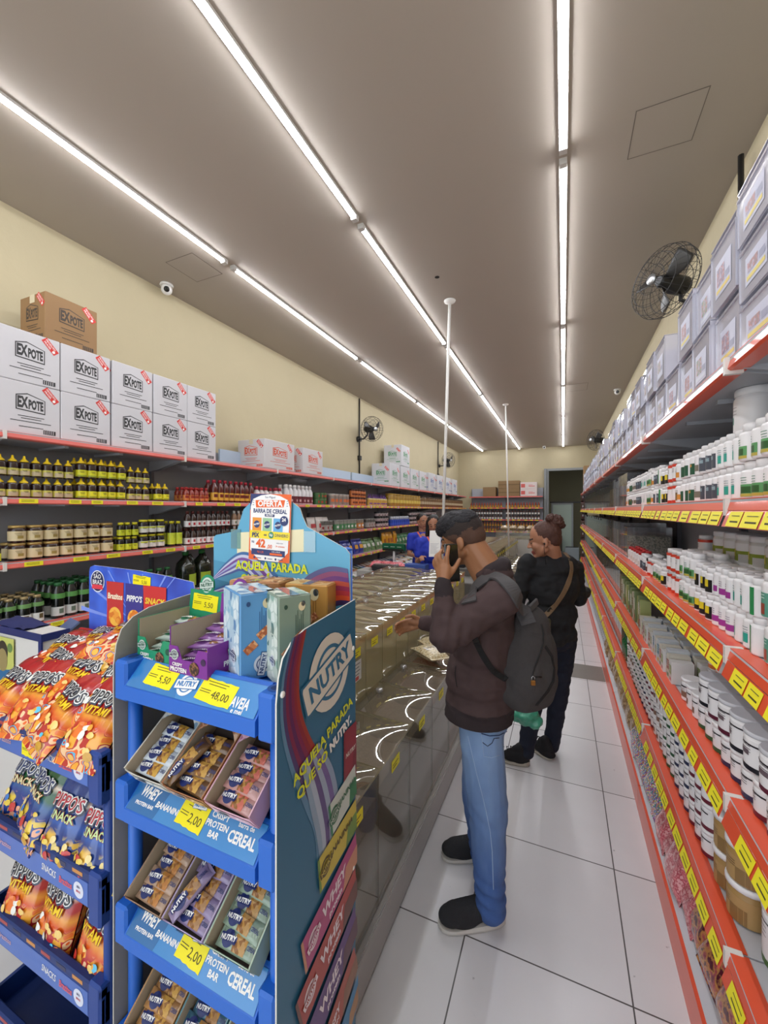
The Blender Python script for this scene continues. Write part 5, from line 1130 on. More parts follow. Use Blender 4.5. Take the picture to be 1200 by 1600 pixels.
def counter_box(x, y, z, c, dkc, nm, bars, price):
    t = thing('counter_display_box', 'open %s display box of protein bars with raised card and yellow price sticker' % nm, 'box', (x, y, z), -.03); w_, d_, h_ = .13, .16, .075
    m = mat(c, .38); inn = mat('A89C88', .7); b = MB()
    b.box(0, w_, 0, d_, 0, .002, inn); b.box(0, .002, 0, d_, .002, h_+.035, m); b.box(w_-.002, w_, 0, d_, .002, h_, m); b.box(.0021, .003, .002, d_, .002, h_+.034, inn)
    b.prism([(0, .002), (w_, .002), (w_, .065), (w_-.03, .065), (w_-.045, .035), (.045, .035), (.03, .065), (0, .065)], .002, m, T(0, 0, 0) @ FRONT); b.box(0, w_, d_-.002, d_, .002, h_+.085, m)
    b.build('box_shell', t)
    p = MB(); Fm = T(0, -.0028, 0) @ FRONT
    nutry(p, Fm @ T(.02, .045, 0), .013, mat(dkc, .4), mat('B8C4BC', .4), .15, 'NUTRY'); p.text('CRISPY', .011, Fm @ T(.03, .022, .0002), white, .03); p.text('PROTEIN', .014, Fm @ T(.034, .010, .0002), white, .04)
    p.disc(.088, .02, .016, .0003, pattern(['4A2A1C', '8A5A3A', '2E1A12'], 200, .5), Fm); p.disc(.118, .04, .008, .0003, mat(dkc, .4), Fm)
    Rm = T(w_+.0008, d_*.5, .04) @ FACE_PX; nutry(p, Rm @ T(0, .012, 0), .018, mat(dkc, .4), mat('B8C4BC', .4), .15); p.text('PROTEIN', .017, Rm @ T(0, -.018, 0), white, .04)
    p.build('printed_faces', t)
    cd_ = MB(); Bm = T(w_/2, d_-.003, h_+.055) @ FRONT @ RX(-.12); cd_.prism([(-w_/2, -.05), (w_/2, -.05), (w_/2, .03), (.03, .03), (-.03, .03), (-w_/2, .03)], .0015, m, Bm)
    cd_.disc(0, .045, .03, .0012, m, Bm); cd_.disc(0, .045, .03, .0006, m, Bm @ RX(pi) @ T(0, -.09, 0)); nutry(cd_, Bm @ T(0, .045, .0022), .022, mat(dkc, .4), mat('C8D4CC', .4), .15); stick(cd_, Bm @ T(0, -.005, .0024), .1, .046, price, -.03); cd_.build('header_card', t)
    return t
counter_box(-1.012, .70, zt_, '1E8A62', '14523C', 'green', None, '5,50'); counter_box(-.875, .685, zt_, '7A2A8E', '3A1A4A', 'purple', None, '5,50 ')
kgreen = wrapped_bar('B8C8BE', '2E8A62', .12, .036, txt='PROTEIN', logo='1E6A4A', txt2='NUTRY'); kpur = wrapped_bar('8A5A9A', 'B8A0C0', .12, .036, txt='PROTEIN', logo='5A2A6E', txt2='NUTRY')
for (kk_, x, y, nm) in ((kgreen, -1.012, .70, 'green'), (kpur, -.875, .685, 'purple')):
    for i, (dx_, dy_, dz_, rz_, tx) in enumerate(((.06, .045, .014, .5, .1), (.068, .065, .03, .35, .05), (.06, .085, .046, .5, -.05), (.07, .105, .06, .2, .12), (.066, .12, .078, .0, .1))):
        kk_.put((x+dx_, y+dy_, zt_+dz_), rz_, '%s wrapped protein bar in the %s box, %s from front' % (nm, nm, ordn[i].replace('nearest', 'first')), None, tilt=(tx, .0))
# sloping boxes of bars on the lower tiers
def slope_box(cx, tz, w_, mainc, patc, nm, tier, bar, nb=4, loose=None):
    L, h_, a = .26, .055, R(36); loc = Vector((-.78+cx, .815+NY0+.024, tz+.006)); t = thing('cereal_bar_box', 'open %s box of cereal bars sloping on the %s tier' % (nm, tier), 'box', loc); t.rotation_euler.x = a
    m = mat(mainc, .45); inn = mat('4A3E38', .7); kr = mat('B8A890', .6); b = MB()
    b.box(-w_/2, w_/2, 0, L, 0, .002, inn)
    for s in (-1, 1): b.box(s*w_/2-.0015, s*w_/2+.0015, 0, L, 0, h_, m); b.box(s*w_/2-.0022*s-.0004, s*w_/2-.0022*s+.0004, .002, L*.6, .002, h_-.001, kr)
    b.prism([(-w_/2, 0), (w_/2, 0), (w_/2, h_*.9), (w_*.44, h_*.74), (w_*.3, h_*.6), (-w_*.3, h_*.6), (-w_*.44, h_*.74), (-w_/2, h_*.9)], .002, m, FRONT); b.box(-w_/2, w_/2, L-.002, L, 0, h_, m); b.build('box_shell', t)
    p = MB(); pm = pattern(patc, 48, .4, 'voronoi', edge=patc[0]); n = 10; y0 = L*.46
    edge_ = [(w_/2*(1-2*i/n), y0+.035*(1-(1-2*i/n)**2)) for i in range(n+1)]
    p.poly([(-w_/2, L), ]+[(x, y) for x, y in edge_[::-1]]+[(w_/2, L)][::1], pm, T(0, 0, h_)) ; p.poly([(-w_/2+.002, .004), (w_/2-.002, .004), (w_*.42, h_*.55), (-w_*.42, h_*.55)], pm, T(0, -.0008-.0022, 0) @ FRONT)
    nutry(p, T(-w_*.2, -.0036, h_*.33) @ FRONT, .012, navy, mat('C8CCD4', .4), .1)
    for s in (-1, 1): p.poly([(.004, .004), (L-.004, .004), (L-.004, h_-.003), (.004, h_-.003)][::s], m, T(s*(w_/2+.002), 0, 0) @ Matrix(((0, 0, 1, 0), (1, 0, 0, 0), (0, 1, 0, 0), (0, 0, 0, 1))))
    p.build('printed_faces', t)
    Rm_ = Matrix.Rotation(a, 4, 'X')
    for i in range(nb):
        pos = Rm_ @ Vector((rnd.uniform(-.004, .004), .024+.030*i, .022+.005*(i % 2))); bar.put(loc+pos, rnd.uniform(-.12, .05), '%s cereal bar, %s box of the %s tier, %s from front' % (bar.cn, nm, tier, ordn[i].replace('nearest', 'first')), None, tilt=(a-.06, 0))
    if loose: pos = Rm_ @ Vector((loose, .06, .045)); lo_ = bar.put(loc+pos, 0, 'loose %s cereal bar crosswise in the %s box, %s tier' % (bar.cn, nm, tier), None, tilt=(a, 0)); lo_.rotation_euler = (Rm_.to_3x3() @ Matrix.Rotation(1.2, 3, 'Z')).to_euler()
def kbar(c, c2, cn): k_ = wrapped_bar(c, c2, .105, .036); k_.cn = cn; return k_
bW = kbar('C4CCD2', 'C89A3E', 'pale silver'); bB = kbar('6A4A2A', 'C89A4A', 'golden brown'); bP = kbar('B88A86', 'C86A5A', 'dusty pink'); bT = kbar('A88A74', 'B87A3E', 'beige'); bL = kbar('8A7A9E', 'A8805A', 'lilac'); bG = kbar('8A9E8C', 'B8905A', 'grey green'); bO = kbar('A87A4A', 'C89A4A', 'tan'); bTe = kbar('3E6A80', 'A87A4A', 'teal')
cr = ['D8D4C8', 'E0DED6', 'BAC6CE', '7A98AE', 'E4E2DA']; br = ['C89A78', '8A5638', 'E0BC9C', 'A86E4C']; pk_ = ['E0B8C4', 'D8A0B4', 'ECD4DA', 'C07A94']; li = ['B8A8C8', '8A78A8', 'D8CCE0', 'A08AB8']; gr = ['B8C8B8', '8AA690', 'D4DED0', '6A8A78']; ta = ['C8A888', 'A88660', 'E0CCB4', '8A6A4A']
slope_box(-.13, 1.045, .124, 'D4D0C4', cr, 'cream and blue', 'second', bW, 4); slope_box(.002, 1.045, .124, 'A8704A', br, 'brown mosaic', 'second', bB, 4, -.04); slope_box(.134, 1.045, .124, 'D8AABA', pk_, 'pink', 'second', bP, 4)
slope_box(-.13, .735, .124, '9A7A62', ta, 'brownish', 'third', bT, 4); slope_box(.002, .735, .124, 'B0A0C4', li, 'lilac', 'third', bL, 4, -.03); slope_box(.134, .735, .124, 'A8BCA8', gr, 'pale green', 'third', bG, 4)
slope_box(-.13, .425, .124, 'B88A5A', ta, 'orange tan', 'fourth', bO, 4); slope_box(.002, .425, .124, '5A8A98', cr, 'teal', 'fourth', bTe, 4); slope_box(.134, .425, .124, 'A8BCA8', gr, 'pale green', 'fourth', bG, 4)

# ------------------------------------------------------------------ snack bag display (left)
sb = thing('display_stand', 'dark blue snack bag display stand with bright blue header at the left', 'display stand', (-1.41, .83, 0))
SX0, SX1, SY0, SY1 = -.31, .31, -.17, .17; sbl = mat('1D3F8C', .4); sbd = mat('16306E', .45)
for k, z in enumerate((1.055, .735, .445, .14)):
    b = MB(); b.box(SX0, SX1, SY0, SY0+.012, z-.075, z-.005, sbl, ch=.003); b.box(SX0, SX1, SY0+.012, SY1, z-.075, z-.065, sbd)
    for x in (SX0, SX1-.012): b.box(x, x+.012, SY0+.012, SY1, z-.065, z+.0, sbl)
    b.box(SX0, SX1, SY0-.002, SY0+.02, z-.005, z+.022, sbd, ch=.004); b.box(SX1-.05, SX1+.0, SY0-.004, SY0+.03, z-.11, z+.03, sbl, ch=.006)
    for i in range(7): b.box(SX0+.05+i*.075, SX0+.095+i*.075, SY0-.0026, SY0-.0022, z+.004, z+.014, mat(('C88A4A', 'A84A4A', '3A3A5A')[i % 3], .5))
    to = b.build('tray', sb); s_ = MB(); M = T(0, SY0-.0006, z-.04) @ FRONT
    s_.poly([(SX0+.01, -.03), (SX1-.055, -.03), (SX1-.055, .032), (SX0+.01, .032)], mat('3A66BC', .3, coat=.4), M)
    if k == 0: stick(s_, M @ T(-.02, .0, .0008), .085, .045, '6,25', -.03)
    s_.text('SNACKS', .028, M @ T(.075, .002, .0008) @ RZ(-.05), white, .01, .2, width=.07); s_.text('Brazitos', .026, M @ T(.155, -.002, .0008), mat('D85A6A', .4), .03, .2, width=.06); s_.disc(.215, 0, .022, .0006, mat('D8DCEC', .4), M); s_.text('SÃO', 0.00765, M @ T(.215, .008, .0012), navy, .03); s_.text('BRAZ', 0.00765, M @ T(.215, -.004, .0012), mat('C83A4A', .4), .03)
    s_.text('Brazitos', .022, M @ T(-.16, 0, .0008), mat('C8A0B0', .4), .02, .2); s_.build('sign_strip', to)
for x in (SX0+.01, SX1-.012):
    for y in (SY0+.03, SY1+.0): MB().tube([(x, y, 0), (x, y, 1.0 if y < 0 else 1.46)], .014, sbl, 12).build('post', sb)
h2 = MB(); HO2 = [(-.29, 1.0), (.28, 1.0), (.28, 1.46), (.275, 1.478), (.15, 1.49), (-.0, 1.5), (-.26, 1.505), (-.283, 1.497), (-.29, 1.48)]; HM2 = T(0, SY1-.02, 0) @ FRONT
h2.prism(HO2, .004, pattern(['2238A0', '2A4CC0', '3A6AE0', '2440AC'], 3.2, .3, 'noise', coat=.4), HM2, mat('C8CCE0', .5)); P2 = HM2 @ T(0, 0, .0045)
h2.poly([(-.289, 1.0), (.279, 1.0), (.279, 1.12), (-.289, 1.2)], mat('3E8EE8', .3, coat=.4), P2)
for i in range(13):
    a = -.5+i*.32; x0, y0 = .0, 1.30; l = .22+.06*(i % 3); h2.add([(x0, y0, .0005), (x0+l*cos(a)-.006*sin(a), min(1.49, max(1.02, y0+l*sin(a))), .0005), (x0+l*cos(a+.05), min(1.49, max(1.02, y0+l*sin(a+.05))), .0005)], [(0, 1, 2)], mat('7A94E8', .3), P2)
nv2 = mat('1E2450', .4); h2.disc(-.235, 1.445, .042, .001, mat('E8E8F0', .4), P2); h2.disc(-.235, 1.445, .038, .0015, nv2, P2); h2.poly([(-.27, 1.415), (-.2, 1.415), (-.205, 1.432), (-.265, 1.432)], mat('D83A4A', .4), P2 @ T(0, 0, .0018)); h2.text('SAO', .024, P2 @ T(-.235, 1.463, .002), white, .015, width=.044); h2.poly([(-.006, 0), (.006, .002), (.006, .005), (-.006, .003)], white, P2 @ T(-.235, 1.475, .002)); h2.text('BRAZ', .024, P2 @ T(-.235, 1.441, .002), white, .015, width=.058)
stick(h2, P2 @ T(.02, 1.465, .0015), .095, .036, '5,50', -.05)
for i, (x, w_, c, t_, tc) in enumerate(((-.13, .1, 'C02A2E', 'Brazitos', 'F0E4C8'), (-.02, .1, '2E2E8A', "PIPPO'S", 'F0F0F0'), (.09, .12, 'C8242E', 'SNACK', 'E8C83A'))):
    Q = P2 @ T(x, 1.35, .001+.0008*i); h2.poly([(-w_/2, -.1), (w_/2, -.1), (w_/2*.94, 0), (w_/2, .1), (-w_/2, .1), (-w_/2*.94, 0)], mat(c, .3, coat=.4), Q)
    h2.disc(0, -.03, w_*.36, .0004, pattern(['E89A3A', 'F0B84A', 'D87A2A'], 60, .4), Q); h2.text(t_, .03, Q @ T(0, .045, .0006), mat(tc, .4), .035, .15, width=w_*.86)
h2.poly([(.2, 1.15), (.278, 1.15), (.278, 1.40), (.17, 1.38)], mat('3E9A4A', .3), P2 @ T(0, 0, .0008)); h2.build('header_panel', sb)
def snack_mat(base, mid, lo, cols):
    key = ('snack', base)
    if key in MC: return MC[key]
    m = bpy.data.materials.new('m_snack_print'); m.use_nodes = True; nt = m.node_tree; b = nt.nodes['Principled BSDF']; b.inputs['Roughness'].default_value = .24; b.inputs['Coat Weight'].default_value = .7; b.inputs['Coat Roughness'].default_value = .1
    tc = nt.nodes.new('ShaderNodeTexCoord'); sp = nt.nodes.new('ShaderNodeSeparateXYZ'); nt.links.new(tc.outputs['Object'], sp.inputs[0])
    n = nt.nodes.new('ShaderNodeTexNoise'); n.inputs['Scale'].default_value = 14; nt.links.new(tc.outputs['Object'], n.inputs['Vector'])
    ad = nt.nodes.new('ShaderNodeMath'); ad.operation = 'MULTIPLY_ADD'; ad.inputs[1].default_value = .05; nt.links.new(n.outputs['Fac'], ad.inputs[0]); nt.links.new(sp.outputs[1], ad.inputs[2])
    mr = nt.nodes.new('ShaderNodeMapRange'); mr.inputs[1].default_value = -.10; mr.inputs[2].default_value = .16; nt.links.new(ad.outputs[0], mr.inputs[0])
    cr_ = nt.nodes.new('ShaderNodeValToRGB'); e = cr_.color_ramp.elements
    for p, c in ((0, lo), (.36, lo), (.43, mid), (.50, base), (.57, base), (.64, 'F0D8C0'), (.70, base), (.95, base), (1, base))[1:-1]: x = e.new(p); x.color = rgb(c)
    e[0].color = rgb(lo); e[-1].color = rgb(base); nt.links.new(mr.outputs[0], cr_.inputs[0])
    v = nt.nodes.new('ShaderNodeTexVoronoi'); v.inputs['Scale'].default_value = 36; v.feature = 'SMOOTH_F1'; nt.links.new(tc.outputs['Object'], v.inputs['Vector'])
    c2 = nt.nodes.new('ShaderNodeValToRGB'); c2.color_ramp.interpolation = 'CONSTANT'; e2 = c2.color_ramp.elements
    while len(e2) < len(cols): e2.new(.5)
    for i, c in enumerate(cols): e2[i].position = .15+.7*i/len(cols); e2[i].color = rgb(c)
    s3 = nt.nodes.new('ShaderNodeSeparateColor'); nt.links.new(v.outputs['Color'], s3.inputs[0]); nt.links.new(s3.outputs[1], c2.inputs[0])
    lt = nt.nodes.new('ShaderNodeMapRange'); lt.inputs[1].default_value = .36; lt.inputs[2].default_value = .30; nt.links.new(mr.outputs[0], lt.inputs[0])
    mx = nt.nodes.new('ShaderNodeMix'); mx.data_type = 'RGBA'; nt.links.new(lt.outputs[0], mx.inputs[0]); nt.links.new(cr_.outputs[0], mx.inputs[6]); nt.links.new(c2.outputs[0], mx.inputs[7]); nt.links.new(mx.outputs[2], b.inputs['Base Color'])
    MC[key] = m; return m
redm = snack_mat('B01E22', 'E89A2E', 'D8501E', ['E8742A', 'F0A83A', 'B82A2A', 'F4C89A', 'E8642A', '4AB8E0', 'C8241E', 'F0B84A'])
grnm = snack_mat('1E5A34', '2A5A9A', '1E3A8A', ['E8C84A', '1E3A8A', 'F0B090', '2A7AC8', 'D8A83A', '1E5A34']); blum = snack_mat('1C3C86', '2A5AB0', '1C3C86', ['E8B84A', '1C3C86', 'D8C060', 'C83A3A', '3A7AC8', 'E8D8A0'])
def snack(m, title, tcol, sub, scol, seed, wd=.165, ht=.235, th=.07):
    b = pillow(wd, ht, th, m, seed, crimp=.014, nu=16, nv=18); b2 = MB()
    pj = lambda p: (p.x, p.y, b.zf((p.x, p.y))[2]-.0045+.0075+p.z)
    wt = mat('F0EEEC', .3, coat=.5); 
    for dz, mm_, bo, sz, wd_ in ((-.0016, mat('3A4256', .3), .105, .046, wd*.74), (-.0002, wt, .075, .046, wd*.74), (.0012, mat(tcol, .3), .008, .046, wd*.74)): b2.text(title, sz, T(0 if dz > -.0016 else .002, .037 if dz > -.0016 else .033, dz), mm_, bo, .18, width=wd_, proj=pj, ref=.008)
    b2.text(sub, .029, T(0, .002, -.0006), mat('A8481E', .3), .06, .1, width=wd*.58, proj=pj, ref=.02); b2.text(sub, .029, T(0, .002, .0002), mat(scol, .3), .02, .1, width=wd*.58, proj=pj)
    def blob(cx, cy, rx, ry, c, dz=-.001):
        n = 14; b2.add([pj(Vector((cx, cy, dz+.0008)))]+[pj(Vector((cx+rx*cos(2*pi*i/n), cy+ry*sin(2*pi*i/n)*(1+.12*sin(3*i)), dz))) for i in range(n)], [(0, 1+i, 1+(i+1) % n) for i in range(n)], mat(c, .3, coat=.4))
    rr = random.Random(seed)
    for _ in range(9): blob(rr.uniform(-.06, .06), rr.uniform(-.095, -.03), rr.uniform(.006, .014), rr.uniform(.005, .012), rr.choice(['F0A83A', 'E8782A', 'F4D07A', '5AC0E4', 'F0F0E8', 'C8301E'] if scol == 'F4CC1E' else ['E8C84A', 'F0D890', '3A7AC8', 'C83A3A']))
    blob(.055, -.1, .014, .010, 'C8962A', 0)
    return Kind('snack_bag', 'snack bag', [('bag_body', b), ('bag_print', b2)])
sR = [snack(redm, "PIPPO'S", '2E3038', 'VITAMI', 'F4CC1E', 1.7+i) for i in range(3)]; sG = snack(grnm, "PIPPO'S", '2E3A6A', 'SNACK', 'E8E0B0', 5.1); sB = snack(blum, "PIPPO'S", 'B82A3A', 'SNACK', 'C8E0A0', 6.1)
pos = [  # x, y, z of the bag centre, lean, turn, roll
 (-1.20, .735, 1.125, 46, .05, 0), (-1.355, .73, 1.120, 42, -.22, .08), (-1.51, .74, 1.13, 46, .15, -.05), (-1.665, .73, 1.12, 42, -.12, 0),
 (-1.25, .805, 1.165, 34, .28, 0), (-1.41, .795, 1.17, 36, .0, .08), (-1.58, .805, 1.172, 34, -.2, 0), (-1.19, .86, 1.195, 28, -.15, .05), (-1.335, .865, 1.20, 30, .2, 0), (-1.49, .875, 1.205, 28, -.25, 0), (-1.65, .865, 1.195, 27, .12, 0),
 (-1.22, .915, 1.228, 18, .15, 0), (-1.38, .92, 1.232, 20, -.1, .06), (-1.54, .925, 1.225, 18, .25, 0), (-1.25, .935, 1.262, 12, -.15, 0), (-1.42, .94, 1.258, 10, .2, 0)]
for i, (x, y, z, a, rz, ro) in enumerate(pos):
    row = 'front' if i < 4 else ('second' if i < 7 else ('third' if i < 11 else ('fourth' if i < 14 else 'rearmost'))); st_ = (0, 4, 7, 11, 14); j = i-max(s for s in st_ if s <= i)
    sR[i % 3].put((x, y, z), rz, 'red and orange snack bag, %s row of the top tray heap, %s' % (row, ['rightmost', 'second from the right', 'third from the right', 'leftmost'][j] if row in ('front', 'third') else ['rightmost', 'second from the right', 'third from the right'][j]), None, tilt=(R(a), ro))
for i, (k_, x, y, z, a, rz, l) in enumerate(((sG, -1.62, .76, .815, 62, .1, 'green snack bag at the left of the second tray'), (sG, -1.47, .73, .83, 60, -.25, 'green snack bag leaning right on the second tray'), (sB, -1.33, .725, .81, 64, .05, 'dark blue snack bag with red title in the middle of the second tray'), (sB, -1.18, .73, .805, 66, .1, 'dark blue snack bag with red title at the right of the second tray'), (sB, -1.24, .84, .83, 70, -.1, 'dark blue snack bag behind the front ones on the second tray'),
        (sR[0], -1.56, .73, .525, 70, .1, 'red snack bag at the left of the third tray'), (sR[1], -1.38, .73, .53, 72, -.06, 'red snack bag standing in the middle of the third tray'), (sR[2], -1.2, .735, .52, 68, -.15, 'red snack bag at the right of the third tray'), (sB, -1.29, .83, .52, 76, 0, 'blue snack bag behind the red ones on the third tray'), (sR[0], -1.47, .84, .53, 74, 0, 'red snack bag behind the others on the third tray'))):
    k_.put((x, y, z), rz, l, None, tilt=(R(a), 0))
# white boxed display with blue edging beyond it, folded cloth and blue sheet
wd_ = thing('floor_display', 'white cardboard floor display with navy edging at the far left', 'display stand', (-2.17, 1.1, 0)); b = MB()
b.box(-.2, .2, -.15, -.05, 0, 1.20, mat('D4D2CE', .5)); 
for a in ((-.205, .205, -.156, -.150, 1.175, 1.205), (.185, .206, -.157, -.150, 0, 1.175), (.2, .206, -.150, -.05, 1.175, 1.205)): b.box(*a, navy)
b.build('case', wd_); p = MB(); M = T(-.09, -.1575, 1.06) @ FRONT; p.poly([(-.1, -.13), (.09, -.13), (.09, .1), (-.1, .1)], mat('C4C86A', .5), M); p.poly([(-.1, -.13), (.09, -.13), (.09, -.03), (-.1, -.06)], mat('2E6A9A', .5), M @ T(0, 0, .0004)); p.disc(.0, 0, .05, .0008, mat('9A8A5A', .5), M, sx=.8); p.disc(.0, .035, .05, .0006, mat('3A3428', .5), M, sx=.85); p.disc(.06, .06, .02, .001, mat('6A8A4A', .5), M); p.build('printed_panel', wd_)
cl_ = MB(); cl_.grid(lambda u, v: (-.2+.26*u, -.04+.1*v, .004+.03*sin(pi*u)*sin(pi*v)+.012*noise.noise(Vector((u*4, v*4, 2)))), 16, 12, mat('23285A', .8)); cl_.grid(lambda u, v: (-.2+.26*(1-u), -.04+.1*v, .0), 8, 6, mat('23285A', .8)); tag(cl_.build('folded_cloth', loc=(-2.17, .99, 1.204)), 'dark navy cloth lying on the white floor display', 'cloth')
bs = MB(); bs.box(-.06, .06, -.09, .09, -.004, .004, mat('6A7AA4', .35)); o = tag(bs.build('plastic_sheet', loc=tuple(W(90, 992, 1.95))), 'grey blue rigid sheet leaning by the left shelves behind the snack bags', 'sheet'); o.rotation_euler = (R(38), 0, R(-12))
t = tag(MB().box(-.14, .14, -.12, .12, 0, 1.06, mat('3A4468', .5), ch=.01).build('floor_display', loc=(W(90, 992, 1.95).x, W(90, 992, 1.95).y, 0)), 'blue grey cardboard display under the leaning sheet', 'display stand')
WORLD = True
# ------------------------------------------------------------------ people
from mathutils.bvhtree import BVHTree
def organic(name, mb, vox, it=6, parent=None, mats=None, pick=None, disp=None, fac=.5, zmin=None):
    me0 = mb.mesh('tmp'); o = bpy.data.objects.new('tmp', me0); COL.objects.link(o)
    r = o.modifiers.new('r', 'REMESH'); r.mode = 'VOXEL'; r.voxel_size = vox
    if it: s = o.modifiers.new('s', 'SMOOTH'); s.factor = fac; s.iterations = it
    bpy.context.view_layer.update(); dg = bpy.context.evaluated_depsgraph_get()
    me = bpy.data.meshes.new_from_object(o.evaluated_get(dg)); bpy.data.objects.remove(o); bpy.data.meshes.remove(me0)
    me.name = name
    if disp:
        ns = [v.normal.copy() for v in me.vertices]
        for v, n in zip(me.vertices, ns): v.co = v.co+n*disp(v.co, n)
    if zmin is not None:
        for v in me.vertices: v.co.z = max(v.co.z, zmin)
    me.materials.clear()
    for m in mats: me.materials.append(m)
    me.polygons.foreach_set('use_smooth', [True]*len(me.polygons))
    if pick:
        idx = [pick(p.center, p.normal) for p in me.polygons]; me.polygons.foreach_set('material_index', idx)
    else: me.polygons.foreach_set('material_index', [0]*len(me.polygons))
    me.update(); ob = bpy.data.objects.new(name, me); COL.objects.link(ob)
    if parent: ob.parent = parent; ob.matrix_parent_inverse = parent.matrix_world.inverted()
    return ob
dummy = mat('808080')
class Fr:                                        # body frame: forward, left, up
    def __init__(s, o, f, up=(0, 0, 1), sc_=1.0):
        s.o = Vector(o); s.f = Vector(f).normalized(); u = Vector(up); s.l = u.cross(s.f).normalized(); s.u = s.f.cross(s.l).normalized(); s.s = sc_
        s.R = Matrix((s.f, s.l, s.u)).transposed()
    def __call__(s, f, l, z): return s.o+(s.f*f+s.l*l+s.u*z)*s.s
    def inv(s, p): d = Vector(p)-s.o; return Vector((d.dot(s.f), d.dot(s.l), d.dot(s.u)))/s.s
    def ell(s, b, c, r): b.ell(s(*c), [q*s.s for q in r], dummy, s.R)
    def cap(s, b, p, q, r0, r1): b.cap(s(*p), s(*q), r0*s.s, r1*s.s, dummy)
def head(b, H, fem=False):
    H.ell(b, (-.012, 0, .03), (.097, .078, .088)); H.ell(b, (-.045, 0, .0), (.062, .066, .07)); H.ell(b, (.028, 0, -.035), (.060, .056, .08))
    for s in (-1, 1):
        H.cap(b, (.066, 0, -.1), (-.0, s*.050, -.062), .02, .022); H.ell(b, (.055, s*.036, -.032), (.026, .022, .028)); H.cap(b, (.072, s*.040, .012), (.086, s*.006, .012), .010, .011)
        H.ell(b, (.075, s*.029, -.008), (.012, .015, .009)); H.ell(b, (.098, s*.010, -.036), (.009, .008, .007))
        H.ell(b, (-.012, s*.076, -.022), (.017, .008, .026)); H.ell(b, (-.006, s*.075, -.043), (.010, .007, .010)); H.cap(b, (.0, s*.070, -.02), (-.02, s*.075, .0), .006, .006)
    H.cap(b, (.086, 0, .005), (.108, 0, -.032), .008, .011); H.ell(b, (.082, 0, -.106), (.016, .02, .014))
    H.ell(b, (.088, 0, -.066), (.011, .021, .006)); H.ell(b, (.086, 0, -.078), (.011, .018, .007))
def facepick(H, zs=None):
    def f(c, n):
        p = H.inv(c)
        if p.x > .07 and abs(p.y) < .024 and -.086 < p.z < -.060: return 1
        if p.x > .06 and .014 < abs(p.y) < .048 and .010+.1*(.05-abs(p.y))*0 < p.z-.002 < .021: return 2
        if p.x > .068 and .018 < abs(p.y) < .042 and -.012 < p.z < -.004: return 2
        return 0
    return f
def finger(b, pts, r0, r1):
    n = len(pts)-1
    for i in range(n): b.cap(pts[i], pts[i+1], r0+(r1-r0)*i/n, r0+(r1-r0)*(i+1)/n, dummy)
def relaxed_hand(b, wr, d, side, up, s=1.0):
    """wrist, pointing direction, thumb side; curled fingers"""
    d = Vector(d).normalized(); t_ = Vector(side).normalized(); n = d.cross(t_).normalized()
    if n.dot(Vector(up)) < 0: n = -n
    wr = Vector(wr); b.cap(wr, wr+d*.075*s+t_*.02*s, .024*s, .017*s, dummy); b.cap(wr, wr+d*.075*s-t_*.022*s, .022*s, .014*s, dummy)
    for i, (o, L) in enumerate(((.028, .078), (.009, .085), (-.01, .08), (-.028, .065))):
        p = wr+d*.082*s+t_*o*s; finger(b, [p, p+(d*L*.45-n*.010)*s, p+(d*L*.75-n*.03)*s, p+(d*L*.85-n*.052)*s], .0095*s, .0075*s)
    p = wr+d*.03*s+t_*.03*s; finger(b, [p, p+(d*.03+t_*.025-n*.012)*s, p+(d*.06+t_*.028-n*.028)*s], .012*s, .009*s)
def surf(ob): 
    me = ob.data; return BVHTree.FromPolygons([v.co for v in me.vertices], [tuple(p.vertices) for p in me.polygons])
EYE = Vector((0, 0, CAMH))
def onto(tree, x, y, off=.004, back=2.0):
    d = (W(x, y, 1)-EYE).normalized(); h = tree.ray_cast(EYE, d)
    if h[0] is None: return W(x, y, back), -d
    return h[0]-d*off, (h[1] if h[1].dot(d) < 0 else -h[1])
def dense(pts, st=4.0):
    out = []
    for a, c in zip(pts[:-1], pts[1:]):
        n = max(1, int(math.hypot(c[0]-a[0], c[1]-a[1])/st))
        for i in range(n): t_ = i/n; out.append((a[0]+(c[0]-a[0])*t_, a[1]+(c[1]-a[1])*t_)+tuple(a[2:]))
    return out+[pts[-1]]
